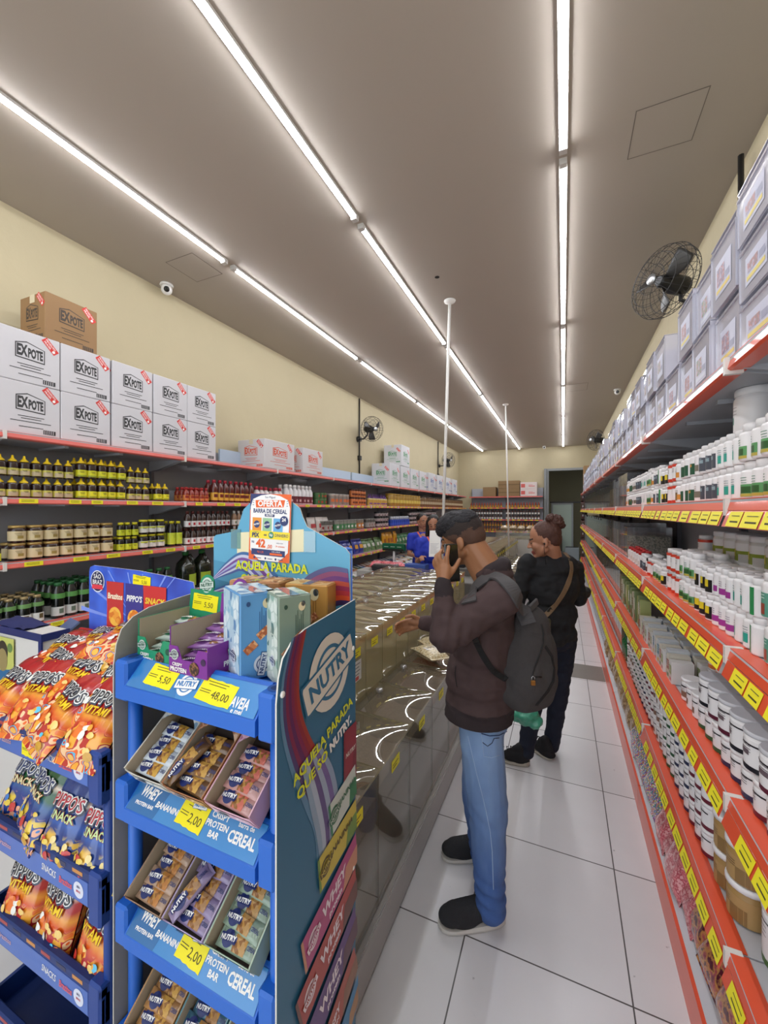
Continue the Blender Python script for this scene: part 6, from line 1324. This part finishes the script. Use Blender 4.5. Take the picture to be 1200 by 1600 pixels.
def shoe(name, toe, heel, par, um, sm_, w_=.1, hgt=.1, laces=None):
    toe = Vector(toe); heel = Vector(heel); toe.z = heel.z = 0; f = (toe-heel); L = f.length; S = Fr((toe+heel)/2, f); h = L/2
    b = MB(); S.cap(b, (-h+.045, 0, .062), (-.02, 0, .06), .040, .043); S.cap(b, (-.02, 0, .056), (h-.065, 0, .046), .045, .042); S.ell(b, (h-.062, 0, .04), (.06, w_*.46, .033)); S.cap(b, (-h+.05, 0, .07), (-h+.062, 0, hgt+.012), .038, .036); S.cap(b, (-h+.09, 0, .085), (-.0, 0, .072), .03, .022)
    S.ell(b, (h-.11, 0, .03), (.075, w_*.48, .03)); S.ell(b, (-h+.05, 0, .035), (.048, .038, .03))
    o = organic(name, b, .006, 4, par, [um], None, lambda c, n: .0006*noise.noise(c*160), zmin=.014)
    def hw(t_): return (.038+.012*t_)*min(1, (max(0, 1-abs(2*t_-1)**4.5))**.5)*w_/.1
    n = 30; P = [(-h+L*i/n, hw(i/n)) for i in range(n+1)]; poly = [(x, max(y, .001)) for x, y in P]+[(x, -max(y, .001)) for x, y in P[::-1]]
    M = S.R.to_4x4(); M.translation = S.o; q = MB(); z1 = lambda x: .019+.014*max(0, -x/h)
    N = len(poly); vs = [(x, y, 0.002) for x, y in poly]+[(x*1.0, y*1.08, .012) for x, y in poly]+[(x, y*1.03, z1(x)) for x, y in poly]
    fs = [tuple(range(N))[::-1], tuple(range(2*N, 3*N))]+[(k*N+i, k*N+(i+1) % N, (k+1)*N+(i+1) % N, (k+1)*N+i) for k in (0, 1) for i in range(N)]
    q.add(vs, fs, sm_, M, False); so = q.build('sole', par)
    l_ = MB()
    for i in range(4): x = -h+.12+.025*i; l_.tube([S(x, -.022, .088-.006*i), S(x+.006, 0, .103-.008*i), S(x, .022, .088-.006*i)], .0028, laces or um, 6)
    l_.build('shoe_laces', o); return o
def wr(a, fx, fy, fz, seed=0): return lambda c, n: a*(noise.noise(Vector((c.x*fx+seed, c.y*fy, c.z*fz)))+.5*noise.noise(Vector((c.x*fx*2.3, c.y*fy*2.3+seed, c.z*fz*2.1))))
skin = mat('9C6A48', .5, var=.06, scale=30); skinw = mat('A8755A', .5, var=.05, scale=30); lip = mat('8A4A42', .45); browm = mat('1E1410', .7)
# ---- the man on the phone
P0 = Vector((-.335, 1.80, 0)); B = Fr(P0, (-.985, -.10, 0)); Hm = Fr(W(721, 841, 1.825), (-.92, .06, -.32), (0, 0, 1), 1.0)
man = thing('person', 'person in a dark brown jacket and blue jeans holding a black phone to the ear', 'person', P0)
bpy.context.view_layer.update()
b = MB(); head(b, Hm); nb = B(-.055, 0, 1.43)
b.cap(Hm(-.04, 0, -.05), nb, .058, .066, dummy); b.cap(Hm(-.02, 0, -.07), nb+B.f*.03, .05, .06, dummy)
b.ell(B(-.03, 0, 1.2), (.1, .15, .24), dummy, B.R); b.ell(B(0, 0, .92), (.1, .14, .12), dummy, B.R)
sh_n = B(-.095, .175, 1.375); el_n = W(697, 994, 1.55); wr_n = W(693, 915, 1.615)
b.cap(sh_n, el_n, .045, .036, dummy); b.cap(el_n, wr_n, .036, .027, dummy)
pc = W(694, 893, 1.632); b.cap(wr_n, W(699, 886, 1.632), .024, .015, dummy); b.cap(wr_n, W(685, 890, 1.65), .022, .014, dummy); b.cap(wr_n, W(692, 886, 1.638), .024, .016, dummy)
finger(b, [W(699, 884, 1.632), W(698, 870, 1.634), W(700, 861, 1.642), W(701, 854, 1.652)], .0105, .0082)
finger(b, [W(691, 883, 1.640), W(687, 872, 1.643), W(687, 865, 1.655), W(690, 860, 1.675)], .0105, .0082)
finger(b, [W(686, 886, 1.648), W(681, 876, 1.652), W(681, 869, 1.665), W(685, 865, 1.685)], .010, .008)
finger(b, [W(683, 890, 1.655), W(678, 882, 1.66), W(678, 876, 1.673), W(682, 873, 1.69)], .009, .007)
finger(b, [W(702, 899, 1.630), W(709, 890, 1.632), W(714, 882, 1.642), W(718, 874, 1.658)], .0125, .0088)
sh_f = B(-.07, -.17, 1.375); el_f = B(.06, -.24, 1.12); wr_f = B(.27, -.10, 1.17)
b.cap(sh_f, el_f, .045, .036, dummy); b.cap(el_f, wr_f, .034, .025, dummy); relaxed_hand(b, wr_f, (-.97, -.25, -.15), (-.1, -.2, .97), (0, 1, 0), .92)
hip_n, kn_n, an_n = B(-.002, .078, .86), W(762, 1262, 1.69), W(765, 1400, 1.67); hip_f, kn_f, an_f = B(0, -.078, .86), W(748, 1248, 1.90), W(754, 1330, 1.94)
for a_, k_, n_ in ((hip_n, kn_n, an_n), (hip_f, kn_f, an_f)): b.cap(a_, k_, .075, .052, dummy); b.cap(k_, n_, .05, .036, dummy); b.cap(n_, n_-Vector((0, 0, n_.z-.05)), .036, .035, dummy)
organic('body', b, .0048, 5, man, [skin, lip, browm], facepick(Hm))
b = MB(); Hm.ell(b, (.012, 0, .068), (.088, .076, .062)); Hm.ell(b, (.06, 0, .062), (.042, .058, .042)); Hm.ell(b, (-.035, 0, .06), (.07, .074, .062))
hb = mat('16131A', .6, bump=.6, bscale=220); organic('hair', b, .0045, 2, man, [hb], None, lambda c, n: .004*noise.noise(c*60)+.004*noise.noise(c*140))
b = MB(); Hm.ell(b, (-.014, 0, .028), (.099, .0805, .090)); Hm.ell(b, (-.048, 0, .0), (.0625, .068, .066))
def fade(c, n): z = Hm.inv(c).z+.02*noise.noise(c*40); return 0 if z > .025 else 1
def fdisp(c, n):
    p = Hm.inv(c); lim = -.062 if p.x < -.03 else -.062+1.0*(p.x+.03)
    return .0012 if p.z > lim and p.x < .075 else -.012
organic('shaved_sides', b, .005, 1, man, [mat('2A1E1A', .75, bump=.5, bscale=400), mat('54392C', .7, bump=.4, bscale=400)], fade, fdisp)
# jacket
b = MB(); J = B
J.ell(b, (-.005, 0, .90), (.150, .185, .11)); J.cap(b, (.004, .042, .83), (.004, -.042, .83), .148, .148); J.ell(b, (-.0, 0, 1.0), (.150, .185, .15)); J.ell(b, (-.015, 0, 1.18), (.140, .190, .20)); J.ell(b, (-.055, 0, 1.32), (.105, .185, .13))
J.cap(b, (-.07, 0, 1.39), (-.095, .165, 1.37), .068, .070); J.cap(b, (-.07, 0, 1.39), (-.08, -.165, 1.37), .068, .070); J.ell(b, (-.06, 0, 1.44), (.088, .088, .05)); J.cap(b, (-.10, -.03, 1.485), (-.10, .03, 1.485), .034, .034); J.cap(b, (-.10, .03, 1.485), (-.04, .065, 1.46), .034, .03); J.cap(b, (-.10, -.03, 1.485), (-.04, -.065, 1.46), .034, .03)
b.cap(sh_n, (sh_n+el_n)/2, .074, .070, dummy); b.cap((sh_n+el_n)/2, el_n, .070, .060, dummy); b.cap(el_n, (el_n+wr_n)/2, .060, .050, dummy); b.cap((el_n+wr_n)/2, wr_n, .050, .037, dummy); b.cap(wr_n+(wr_n-el_n).normalized()*-.03, wr_n, .037, .036, dummy)
b.cap(sh_f, el_f, .07, .056, dummy); b.cap(el_f, wr_f, .054, .038, dummy)
jk = mat('463434', .85, var=.10, scale=40, bump=.3, bscale=500); jk2 = mat('2C2124', .85, bump=.4, bscale=700)
def jd(c, n):
    p = J.inv(c); a = .009*noise.noise(Vector((c.x*9, c.y*9, c.z*15)))+.006*noise.noise(Vector((c.x*17, c.y*17+3, c.z*34)))
    e = (c-el_n).length
    if e < .16: a += .006*sin((c-el_n).dot((wr_n-sh_n).normalized())*150)*max(0, 1-e/.16)
    if p.z < .88: a = .002*noise.noise(c*30)
    if (c-sh_f).length > .5 and False: a = 0
    return a
def jp(c, n):
    p = J.inv(c)
    if p.z < .895 : return 1
    if (c-wr_n).length < .062: return 1
    if p.z > 1.47 and abs(p.y) < .1 and p.x < .03: return 1
    return 0
jo = organic('jacket', b, .0075, 5, man, [jk, jk2], jp, jd, zmin=.838); jt = surf(jo)
zp = MB(); zpts = [onto(jt, x, y, .002)[0] for x, y in dense(((712, 1040), (711, 1052), (712, 1064), (714, 1073)))]; zp.tube(zpts, .002, mat('0E0C0E', .5), 5); zp.build('pocket_zip', jo)
# jeans
b = MB(); J.ell(b, (-.0, 0, .88), (.118, .155, .11)); J.ell(b, (-.05, 0, .82), (.075, .13, .08))
for a_, k_, n_, rr in ((hip_n, kn_n, an_n, 1), (hip_f, kn_f, an_f, .95)):
    m1 = (k_+n_)/2
    b.cap(a_, k_, .095*rr, .083*rr, dummy); b.cap(k_, m1, .080*rr, .070*rr, dummy); b.cap(m1, n_+Vector((0, 0, .02)), .070*rr, .060*rr, dummy); b.cap(n_+Vector((0, 0, .02)), n_+Vector((.008, 0, -.045)), .062*rr, .060*rr, dummy)
def denim():
    m = mat('5A7AAE', .85, bump=.4, bscale=600); nt = m.node_tree; bs = nt.nodes['Principled BSDF']; tc = nt.nodes.new('ShaderNodeTexCoord'); sp = nt.nodes.new('ShaderNodeSeparateXYZ'); nt.links.new(tc.outputs['Object'], sp.inputs[0])
    mp = nt.nodes.new('ShaderNodeMapping'); mp.inputs['Scale'].default_value = (1, 1, .35); nt.links.new(tc.outputs['Object'], mp.inputs[0])
    n = nt.nodes.new('ShaderNodeTexNoise'); n.inputs['Scale'].default_value = 14; n.inputs['Detail'].default_value = 4; nt.links.new(mp.outputs[0], n.inputs['Vector'])
    ma = nt.nodes.new('ShaderNodeMath'); ma.operation = 'MULTIPLY_ADD'; ma.inputs[1].default_value = .55; nt.links.new(n.outputs['Fac'], ma.inputs[0]); nt.links.new(sp.outputs[2], ma.inputs[2])
    mr = nt.nodes.new('ShaderNodeMapRange'); mr.inputs[1].default_value = .45; mr.inputs[2].default_value = 1.15; nt.links.new(ma.outputs[0], mr.inputs[0])
    mx = nt.nodes.new('ShaderNodeMix'); mx.data_type = 'RGBA'; nt.links.new(mr.outputs[0], mx.inputs[0]); mx.inputs[6].default_value = rgb('40609C'); mx.inputs[7].default_value = rgb('8CAAD2'); nt.links.new(mx.outputs[2], bs.inputs['Base Color']); return m
jm = denim()
def jed(c, n):
    a = .004*noise.noise(Vector((c.x*12, c.y*12, c.z*16)))
    for an in (an_n, an_f):
        e = abs(c.z-an.z-.03)
        if e < .13 and (c-an).length < .2: a += .006*sin(c.z*120+c.x*30)*(1-e/.13)
    for kn in (kn_n,):
        e = (c-kn).length
        if e < .14: a += .0045*sin(c.z*90+c.x*60)*(1-e/.14)
    return a
jeo = organic('jeans', b, .0075, 5, man, [jm], None, jed); jet = surf(jeo)
sm = MB()
sm.tube([onto(jet, x, y, .001)[0] for x, y in dense(((731, 1150), (738, 1180), (745, 1210), (753, 1240), (760, 1270), (766, 1300), (769, 1330), (770, 1360), (771, 1390)))], .0018, mat('9CB4D4', .8), 5)
sm.tube([onto(jet, x, y, .0015)[0] for x, y in dense(((752, 1146), (765, 1150), (780, 1149), (792, 1143)))], .002, mat('2E4470', .8), 5)
sm.tube([onto(jet, x, y, .0015)[0] for x, y in dense(((754, 1160), (762, 1166), (769, 1161), (772, 1154), (780, 1153)))], .0015, mat('2A3248', .8), 5)
sm.tube([onto(jet, x, y, .0015)[0] for x, y in dense(((752, 1146), (756, 1182), (768, 1184), (780, 1180)))], .0014, mat('9CB4D4', .8), 5); sm.build('seam_stitching', jeo)
sh = mat('26262A', .8, var=.2, scale=120, bump=.5, bscale=500); so_ = mat('C8C4BE', .6); so_d = mat('8A8782', .6)
shoe('shoe', FL(684, 1447), FL(790, 1436), man, sh, so_, .104, .1, mat('3A3A40', .7)); shoe('shoe', FL(689, 1338), FL(770, 1338), man, sh, so_, .104, .1, mat('3A3A40', .7))
# phone
ph = MB(); pu = (W(704, 848, 1.675)-W(709, 908, 1.650)).normalized(); pr = (W(715, 877, 1.69)-W(697, 877, 1.655)).normalized(); pr = (pr-pu*pr.dot(pu)).normalized(); pM = frame(W(706.5, 879, 1.668), pr, pu)
ph.box(-.037, .037, -.078, .078, -.0045, .0045, mat('0B0B0D', .3, coat=.5), pM, ch=.004); pt = thing('mobile_phone', 'black mobile phone held against the ear of the person in brown', 'phone', (0, 0, 0))
ph.build('phone_case', pt); c_ = MB(); c_.box(-.030, -.004, .040, .070, .0045 if True else 0, .0068, mat('141416', .25), pM, ch=.001)
for q in ((-.024, .062), (-.024, .048), (-.011, .055)): c_.lathe([(.006, 0), (.006, .001), (.004, .0015)], mat('060608', .1), pM @ T(q[0], q[1], .0068), 12)
c_.build('camera_module', pt)
# backpack
bp_m = mat('3C3838', .8, var=.12, scale=60, bump=.4, bscale=500); bp_d = mat('141314', .85, bump=.3, bscale=600); bg = mat('4A4748', .8, bump=.3, bscale=500)
nf = Vector((.66, -.75, -.06)).normalized(); BP = Fr(W(826, 1030, 1.70), nf, (.10, .06, 1))
bpk = thing('backpack', 'dark grey backpack with a small padlock worn on the back of the person in brown', 'backpack', W(826, 1030, 1.70)); bpy.context.view_layer.update()
b = MB(); BP.ell(b, (-.01, 0, -.03), (.092, .142, .19)); BP.ell(b, (-.025, .005, .10), (.070, .092, .125)); BP.ell(b, (-.005, 0, -.13), (.10, .142, .088)); BP.ell(b, (.045, 0, -.075), (.065, .112, .105)); BP.cap(b, (-.03, -.07, -.17), (-.03, .07, -.17), .055, .055)
def bpd(c, n): return .006*noise.noise(c*11)+.003*noise.noise(Vector((c.x*26, c.y*26, c.z*12)))
def bpp(c, n):
    p = BP.inv(c)
    if p.x < -.055: return 1
    return 0
bo = organic('bag_shell', b, .0075, 6, bpk, [bp_m, bp_d], bpp, bpd); bt = surf(bo); zm = mat('0C0C0D', .45)
z_ = MB(); zz = [onto(bt, x, y, .001) for x, y in dense(((846, 975), (849, 990), (849, 1005), (845, 1020), (840, 1032), (835, 1044), (832, 1055), (836, 1058), (846, 1058)))]; z_.tube([p for p, n in zz], .0032, zm, 6)
zz = [onto(bt, x, y, .001) for x, y in dense(((852, 1010), (862, 1025), (866, 1045), (864, 1065), (856, 1080), (846, 1092), (838, 1102)))]; z_.ribbon([p for p, n in zz], .012, [n for p, n in zz], .002, bp_d); z_.build('zip', bpk)
pl_p = onto(bt, 833, 1060, .006)[0]; pad = MB(); pM2 = frame(pl_p, W(840, 1060, 1.6)-W(830, 1060, 1.6), (0, 0, 1)); pad.box(-.009, .009, -.028, -.008, -.004, .004, mat('A8743A', .35, .7), pM2, ch=.002); pad.tube([(-.006, -.008, 0), (-.006, .004, 0), (0, .009, 0), (.006, .004, 0), (.006, -.008, 0)], .0016, mat('C8C8CC', .25, .9), 6, pM2); pad.build('padlock', bpk)
hp = onto(bt, 836, 952, .01)[0]; hd_ = MB(); hM = frame(W(834, 945, 1.70), (W(846, 930, 1.74)-W(824, 952, 1.68)), (0, 0, 1)); hd_.box(-.035, .03, -.016, .016, -.006, .006, bg, hM, ch=.004); hd_.tube([hM @ Vector((-.03, -.01, 0)), BP(-.05, .02, .2)], .008, bp_d); hd_.build('grab_handle', bpk)
def strap(pts, wd_, th, m, trees, par, name, off=.005, fb=1.66):
    P = []; pts = dense(pts)
    for x, y, k in pts:
        best = None
        for t_ in trees[k]:
            q = onto(t_, x, y, off, 99)
            if q[0].length < 50 and (best is None or (q[0]-EYE).length < (best[0]-EYE).length): best = q
        P.append(best or (W(x, y, fb), Vector((.4, -.9, .1))))
    for _ in range(3):
        Q = [P[0]]+[((P[i-1][0]+P[i][0]*2+P[i+1][0])/4, (P[i-1][1]+P[i][1]+P[i+1][1]).normalized()) for i in range(1, len(P)-1)]+[P[-1]]; P = Q
    mb = MB(); mb.ribbon([p for p, n in P], wd_, [n for p, n in P], th, m); return mb.build(name, par)
strap([(733, 942, 0), (737, 928, 0), (745, 915, 0), (757, 905, 0), (771, 900, 0), (785, 905, 0), (797, 916, 0), (806, 930, 0), (813, 945, 1), (820, 960, 1), (826, 975, 1)], .06, .008, bg, {0: [jt], 1: [jt, bt]}, bpk, 'shoulder_strap', .004, 1.64)
strap([(742, 998, 0), (748, 1012, 0), (756, 1027, 0), (765, 1041, 0), (774, 1052, 0), (784, 1058, 1), (792, 1062, 1)], .024, .003, bp_d, {0: [jt], 1: [jt, bt]}, bpk, 'lower_strap', .004, 1.60)
# ---- the woman in black
P1 = W(862, 1040, 2.76); P1.z = 0; Bw = Fr(P1, (-.6, .8, 0)); Hw = Fr(W(850, 843, 2.70), (-.97, .04, -.22), (0, 0, 1), 1.0)
wo = thing('person', 'person in a black shirt and navy trousers with reddish hair in a bun, looking down', 'person', P1); bpy.context.view_layer.update()
b = MB(); head(b, Hw, True); nb = W(868, 885, 2.76); b.cap(Hw(-.035, 0, -.05), nb, .05, .06, dummy); b.ell(Bw(0, 0, 1.2), (.1, .15, .22), dummy, Bw.R); b.ell(Bw(0, 0, .92), (.1, .14, .12), dummy, Bw.R)
sl, el = Bw(-.0, .185, 1.36), Bw(.03, .25, 1.11); wl_ = Bw(.24, .2, 1.13); sr, er, wr_ = Bw(-.0, -.175, 1.32), W(901, 934, 2.84), W(914, 924, 3.03)
b.cap(sl, el, .045, .035, dummy); b.cap(el, wl_, .034, .025, dummy); relaxed_hand(b, wl_, (-.6, .8, -.1), (0, 0, 1), (1, 0, 0), .9)
b.cap(sr, er, .045, .035, dummy); b.cap(er, wr_, .034, .025, dummy); relaxed_hand(b, wr_, (.25, .95, -.05), (-.3, 0, .95), (1, 0, 0), .9)
hl, kl, al = Bw(0, .085, .84), W(832, 1105, 2.78), W(822, 1168, 2.74); hr, kr, ar = Bw(0, -.085, .84), W(871, 1095, 2.86), W(862, 1158, 2.86)
for a_, k_, n_ in ((hl, kl, al), (hr, kr, ar)): b.cap(a_, k_, .07, .05, dummy); b.cap(k_, n_, .05, .035, dummy); b.cap(n_, n_-Vector((0, 0, n_.z-.05)), .035, .034, dummy)
organic('body', b, .0055, 4, wo, [skinw, lip, browm], facepick(Hw))
b = MB(); Hw.ell(b, (-.024, 0, .040), (.096, .0825, .086)); Hw.ell(b, (-.055, 0, .0), (.058, .068, .068)); Hw.cap(b, (-.06, 0, .06), (-.085, 0, .10), .05, .04)
ha = mat('4A2A20', .55, var=.3, scale=60, bump=.5, bscale=260); ho_ = organic('hair', b, .006, 4, wo, [ha], None, lambda c, n: .0025*noise.noise(Vector((c.x*90, c.y*90, c.z*25))))
b = MB(); Hw.ell(b, (-.095, 0, .105), (.05, .05, .045)); Hw.ell(b, (-.075, .02, .13), (.035, .035, .03)); Hw.ell(b, (-.115, -.01, .08), (.035, .038, .035)); organic('hair_bun', b, .005, 2, ho_, [ha], None, lambda c, n: .009*noise.noise(c*70)+.005*noise.noise(c*150))
e_ = MB(); ear = Hw(-.004, .086, -.022); e_.tube([ear, Hw(.004, .088, -.05), Hw(.012, .075, -.10), Hw(.02, .05, -.16)], .0015, mat('1A1A1A', .5), 5); e_.sphere(ear, .006, mat('1A1A1A', .5), 8, 6); e_.build('earphone', wo)
b = MB(); S_ = Bw
S_.ell(b, (0, 0, .875), (.135, .178, .10)); S_.ell(b, (.01, 0, 1.0), (.145, .185, .16)); S_.ell(b, (.0, 0, 1.2), (.14, .195, .19)); S_.ell(b, (-.02, 0, 1.33), (.105, .185, .11)); S_.cap(b, (-.02, 0, 1.385), (-.01, .165, 1.325), .058, .060); S_.cap(b, (-.02, 0, 1.385), (-.01, -.165, 1.325), .058, .060)
b.ell(nb+Vector((.0, 0, -.01)), (.075, .075, .04), dummy); b.cap(sl, el, .064, .058, dummy); b.cap(el, wl_, .056, .042, dummy); b.cap(sr, er, .064, .060, dummy); b.cap(er, wr_-(wr_-er)*.12, .060, .044, dummy)
bk_ = mat('16171B', .8, var=.2, scale=20, bump=.3, bscale=500)
wjo = organic('shirt', b, .0085, 5, wo, [bk_], None, wr(.012, 10, 10, 17, 4)); wjt = surf(wjo)
b = MB(); S_.ell(b, (0, 0, .86), (.125, .16, .11))
for a_, k_, n_ in ((hl, kl, al), (hr, kr, ar)): b.cap(a_, k_, .095, .066, dummy); b.cap(k_, n_+Vector((0, 0, -.025)), .064, .052, dummy)
organic('trousers', b, .0085, 5, wo, [mat('141A2C', .85, bump=.3, bscale=500)], None, wr(.006, 12, 12, 22, 9))
ss = mat('17171A', .8, bump=.4, bscale=400); ws = mat('B4AEA0', .65)
shoe('shoe', FL(784, 1186), FL(828, 1196), wo, ss, ws, .1, .09); shoe('shoe', FL(834, 1168), FL(863, 1188), wo, ss, ws, .1, .09)
hbag = thing('shoulder_bag', 'olive bag on a tan strap slung across the back of the person in black', 'bag', (0, 0, 0)); tan = mat('7A6248', .6)
strap([(882, 864, 0), (888, 870, 0), (893, 880, 0), (893, 893, 0), (889, 908, 0), (882, 924, 0), (872, 940, 0), (862, 952, 0), (852, 962, 0), (846, 968, 0)], .032, .004, tan, {0: [wjt]}, hbag, 'bag_strap', .004, 2.60)
bb = MB(); q = onto(wjt, 846, 970, .05, 2.5)[0]; bM = frame(q, W(860, 970, 2.6)-W(840, 970, 2.5), (0, 0, 1)); bb.box(-.09, .07, -.13, .02, -.035, .035, mat('4A4A34', .7), bM, ch=.012); bb.build('bag_body', hbag)
q2 = onto(wjt, 859, 953, .008, 2.55)[0]; MB().box(-.02, .02, -.012, .012, -.003, .003, mat('141414', .4), frame(q2, W(868, 940, 2.6)-W(858, 953, 2.6), (0, 0, 1)), ch=.002).build('strap_slider', hbag)
b = MB(); gc = W(822, 1118, 2.58); b.ell(gc, (.085, .05, .065), dummy); b.ell(gc+Vector((.05, 0, -.03)), (.05, .04, .045), dummy); b.cap(gc+Vector((0, 0, .04)), Bw(-.02, .17, .80), .03, .012, dummy); b.ell(gc+Vector((-.05, 0, .0)), (.045, .04, .05), dummy)
gb_ = organic('carrier_bag', b, .008, 2, None, [mat('3E9A7C', .35, coat=.4)], None, lambda c, n: .014*noise.noise(c*28)+.007*noise.noise(c*60)); tag(gb_, 'crumpled green plastic carrier bag hanging beside the legs of the person in black', 'bag')
b = MB(); hc = W(918, 921, 3.15); b.ell(hc, (.03, .04, .02), dummy); o = organic('food_bag', b, .006, 2, None, [mat('B8A87A', .3, coat=.5)], None, lambda c, n: .006*noise.noise(c*50)); tag(o, 'small clear packet held by the person in black', 'packet')
# ---- the two employees behind the bins
def staff(hd_px, D, f, hf, label, hairf, bun, sc_=1.0, arms=None, px=0):
    hc = W(hd_px[0], hd_px[1], D); P = Vector((hc.x, hc.y, 0)); t = thing('person', label, 'person', P); bpy.context.view_layer.update()
    Bd = Fr(P, f); k = (hc.z+.12)/1.70; Hd = Fr(hc, hf, (0, 0, 1), .95); b = MB(); head(b, Hd, True); z = lambda q: q*k; nb = Bd(-.02, 0, z(1.42)); b.cap(Hd(-.03, 0, -.05), nb, .045, .05, dummy)
    b.ell(Bd(0, 0, z(1.2)), (.09, .14, .22), dummy, Bd.R); ar = []
    for s in (-1, 1):
        a, e, w_ = Bd(0, s*.165, z(1.34)), Bd(.03, s*.2, z(1.08)), Bd(.22, s*.13, z(1.08 if arms is None else arms)); ar.append((a, e, w_)); b.cap(a, e, .042, .034, dummy); b.cap(e, w_, .033, .024, dummy); relaxed_hand(b, w_, Bd.f+Vector((0, 0, .1)), Bd.l*-s+Vector((0, 0, .4)), (0, 0, 1), .88)
        b.cap(Bd(0, s*.08, z(.85)), Bd(0, s*.09, .1), .07, .04, dummy); b.cap(Bd(-.02, s*.09, .06), Bd(.12, s*.09, .04), .04, .035, dummy)
    organic('body', b, .009, 4, t, [skinw, lip, browm], facepick(Hd))
    b = MB(); Hd.ell(b, (-.024, 0, .040), (.098, .084, .088)); Hd.ell(b, (-.05, 0, -.0), (.06, .07, .075))
    if bun: Hd.ell(b, (-.115, 0, .03), (.045, .045, .045)); Hd.ell(b, (-.14, .02, .0), (.04, .03, .05))
    else:
        for s in (-1, 1): Hd.cap(b, (-.01, s*.07, .03), (-.0, s*.08, -.16), .03, .03)
    organic('hair', b, .008, 3, t, [mat('120E0E', .5, bump=.3, bscale=200)], None, lambda c, n: .003*noise.noise(c*60))
    b = MB(); Bd.ell(b, (0, 0, z(.98)), (.115, .155, .15)); Bd.ell(b, (0.0, 0, z(1.2)), (.125, .165, .18)); Bd.cap(b, (-.01, 0, z(1.37)), (0, .15, z(1.34)), .055, .06); Bd.cap(b, (-.01, 0, z(1.37)), (0, -.15, z(1.34)), .055, .06)
    for a, e, w_ in ar: b.cap(a, a+(e-a)*.6, .062, .058, dummy)
    def sp(c, n):
        p = Bd.inv(c); v = (p.z-z(1.29))
        return 1 if (p.x > 0 and v > 0 and abs(abs(p.y)-v*.62) < .011 and v < .15) else 0
    so = organic('uniform_shirt', b, .008, 4, t, [mat('2236B0', .7, bump=.2, bscale=400), mat('E8683A', .6)], sp, wr(.005, 14, 14, 18))
    b = MB(); b.cap(Bd(0, .08, z(.88)), Bd(0, .09, .12), .09, .06, dummy); b.cap(Bd(0, -.08, z(.88)), Bd(0, -.09, .12), .09, .06, dummy); organic('trousers', b, .012, 3, t, [mat('1C2030', .8)])
    q = MB(); st = surf(so); h = st.ray_cast(Bd(.6, .06, z(1.25)), -Bd.f)
    if h[0] is not None: q.disc(0, 0, .022, .003, mat('E8A83A', .5), frame(h[0]+Bd.f*.002, -Bd.l, (0, 0, 1)), sx=1.3); q.build('shirt_badge', so)
    return t, Bd
staff((660, 814), 6.0, (.45, -.9, 0), (.75, -.65, -.1), 'employee in a royal blue shirt with orange collar and dark hair tied back', 0, True)
t2, B2 = staff((677, 819), 5.15, (.25, -.97, 0), (.3, -.95, -.25), 'employee in royal blue with long straight hair looking down at paper', 0, False, arms=1.17)
pp = MB(); wpm = mat('ECEAE6', .6); pa = W(671.5, 829, 4.86); pb_ = W(689, 829, 4.84); pc_ = W(670, 870, 4.78)
def pf(u, v): p = pa+(pb_-pa)*u+(pc_-pa)*v; return tuple(p+Vector((0, .012*sin(pi*u), 0)))
pp.grid(pf, 6, 6, wpm); pp.grid(lambda u, v: tuple(Vector(pf(1-u, v))+Vector((0, .0012, 0))), 6, 6, wpm)
for i in range(9):
    v = .5+.045*i; a, c = Vector(pf(.1, v)), Vector(pf(.85-.1*(i % 3), v)); o_ = Vector((0, -.004, 0)); pp.quad(a+o_, a+o_-Vector((0, 0, .003)), c+o_-Vector((0, 0, .003)), c+o_, mat('B0B0B8', .6))
tag(pp.build('paper_sheet'), 'long white order sheet held up by the employee behind the bins', 'paper')
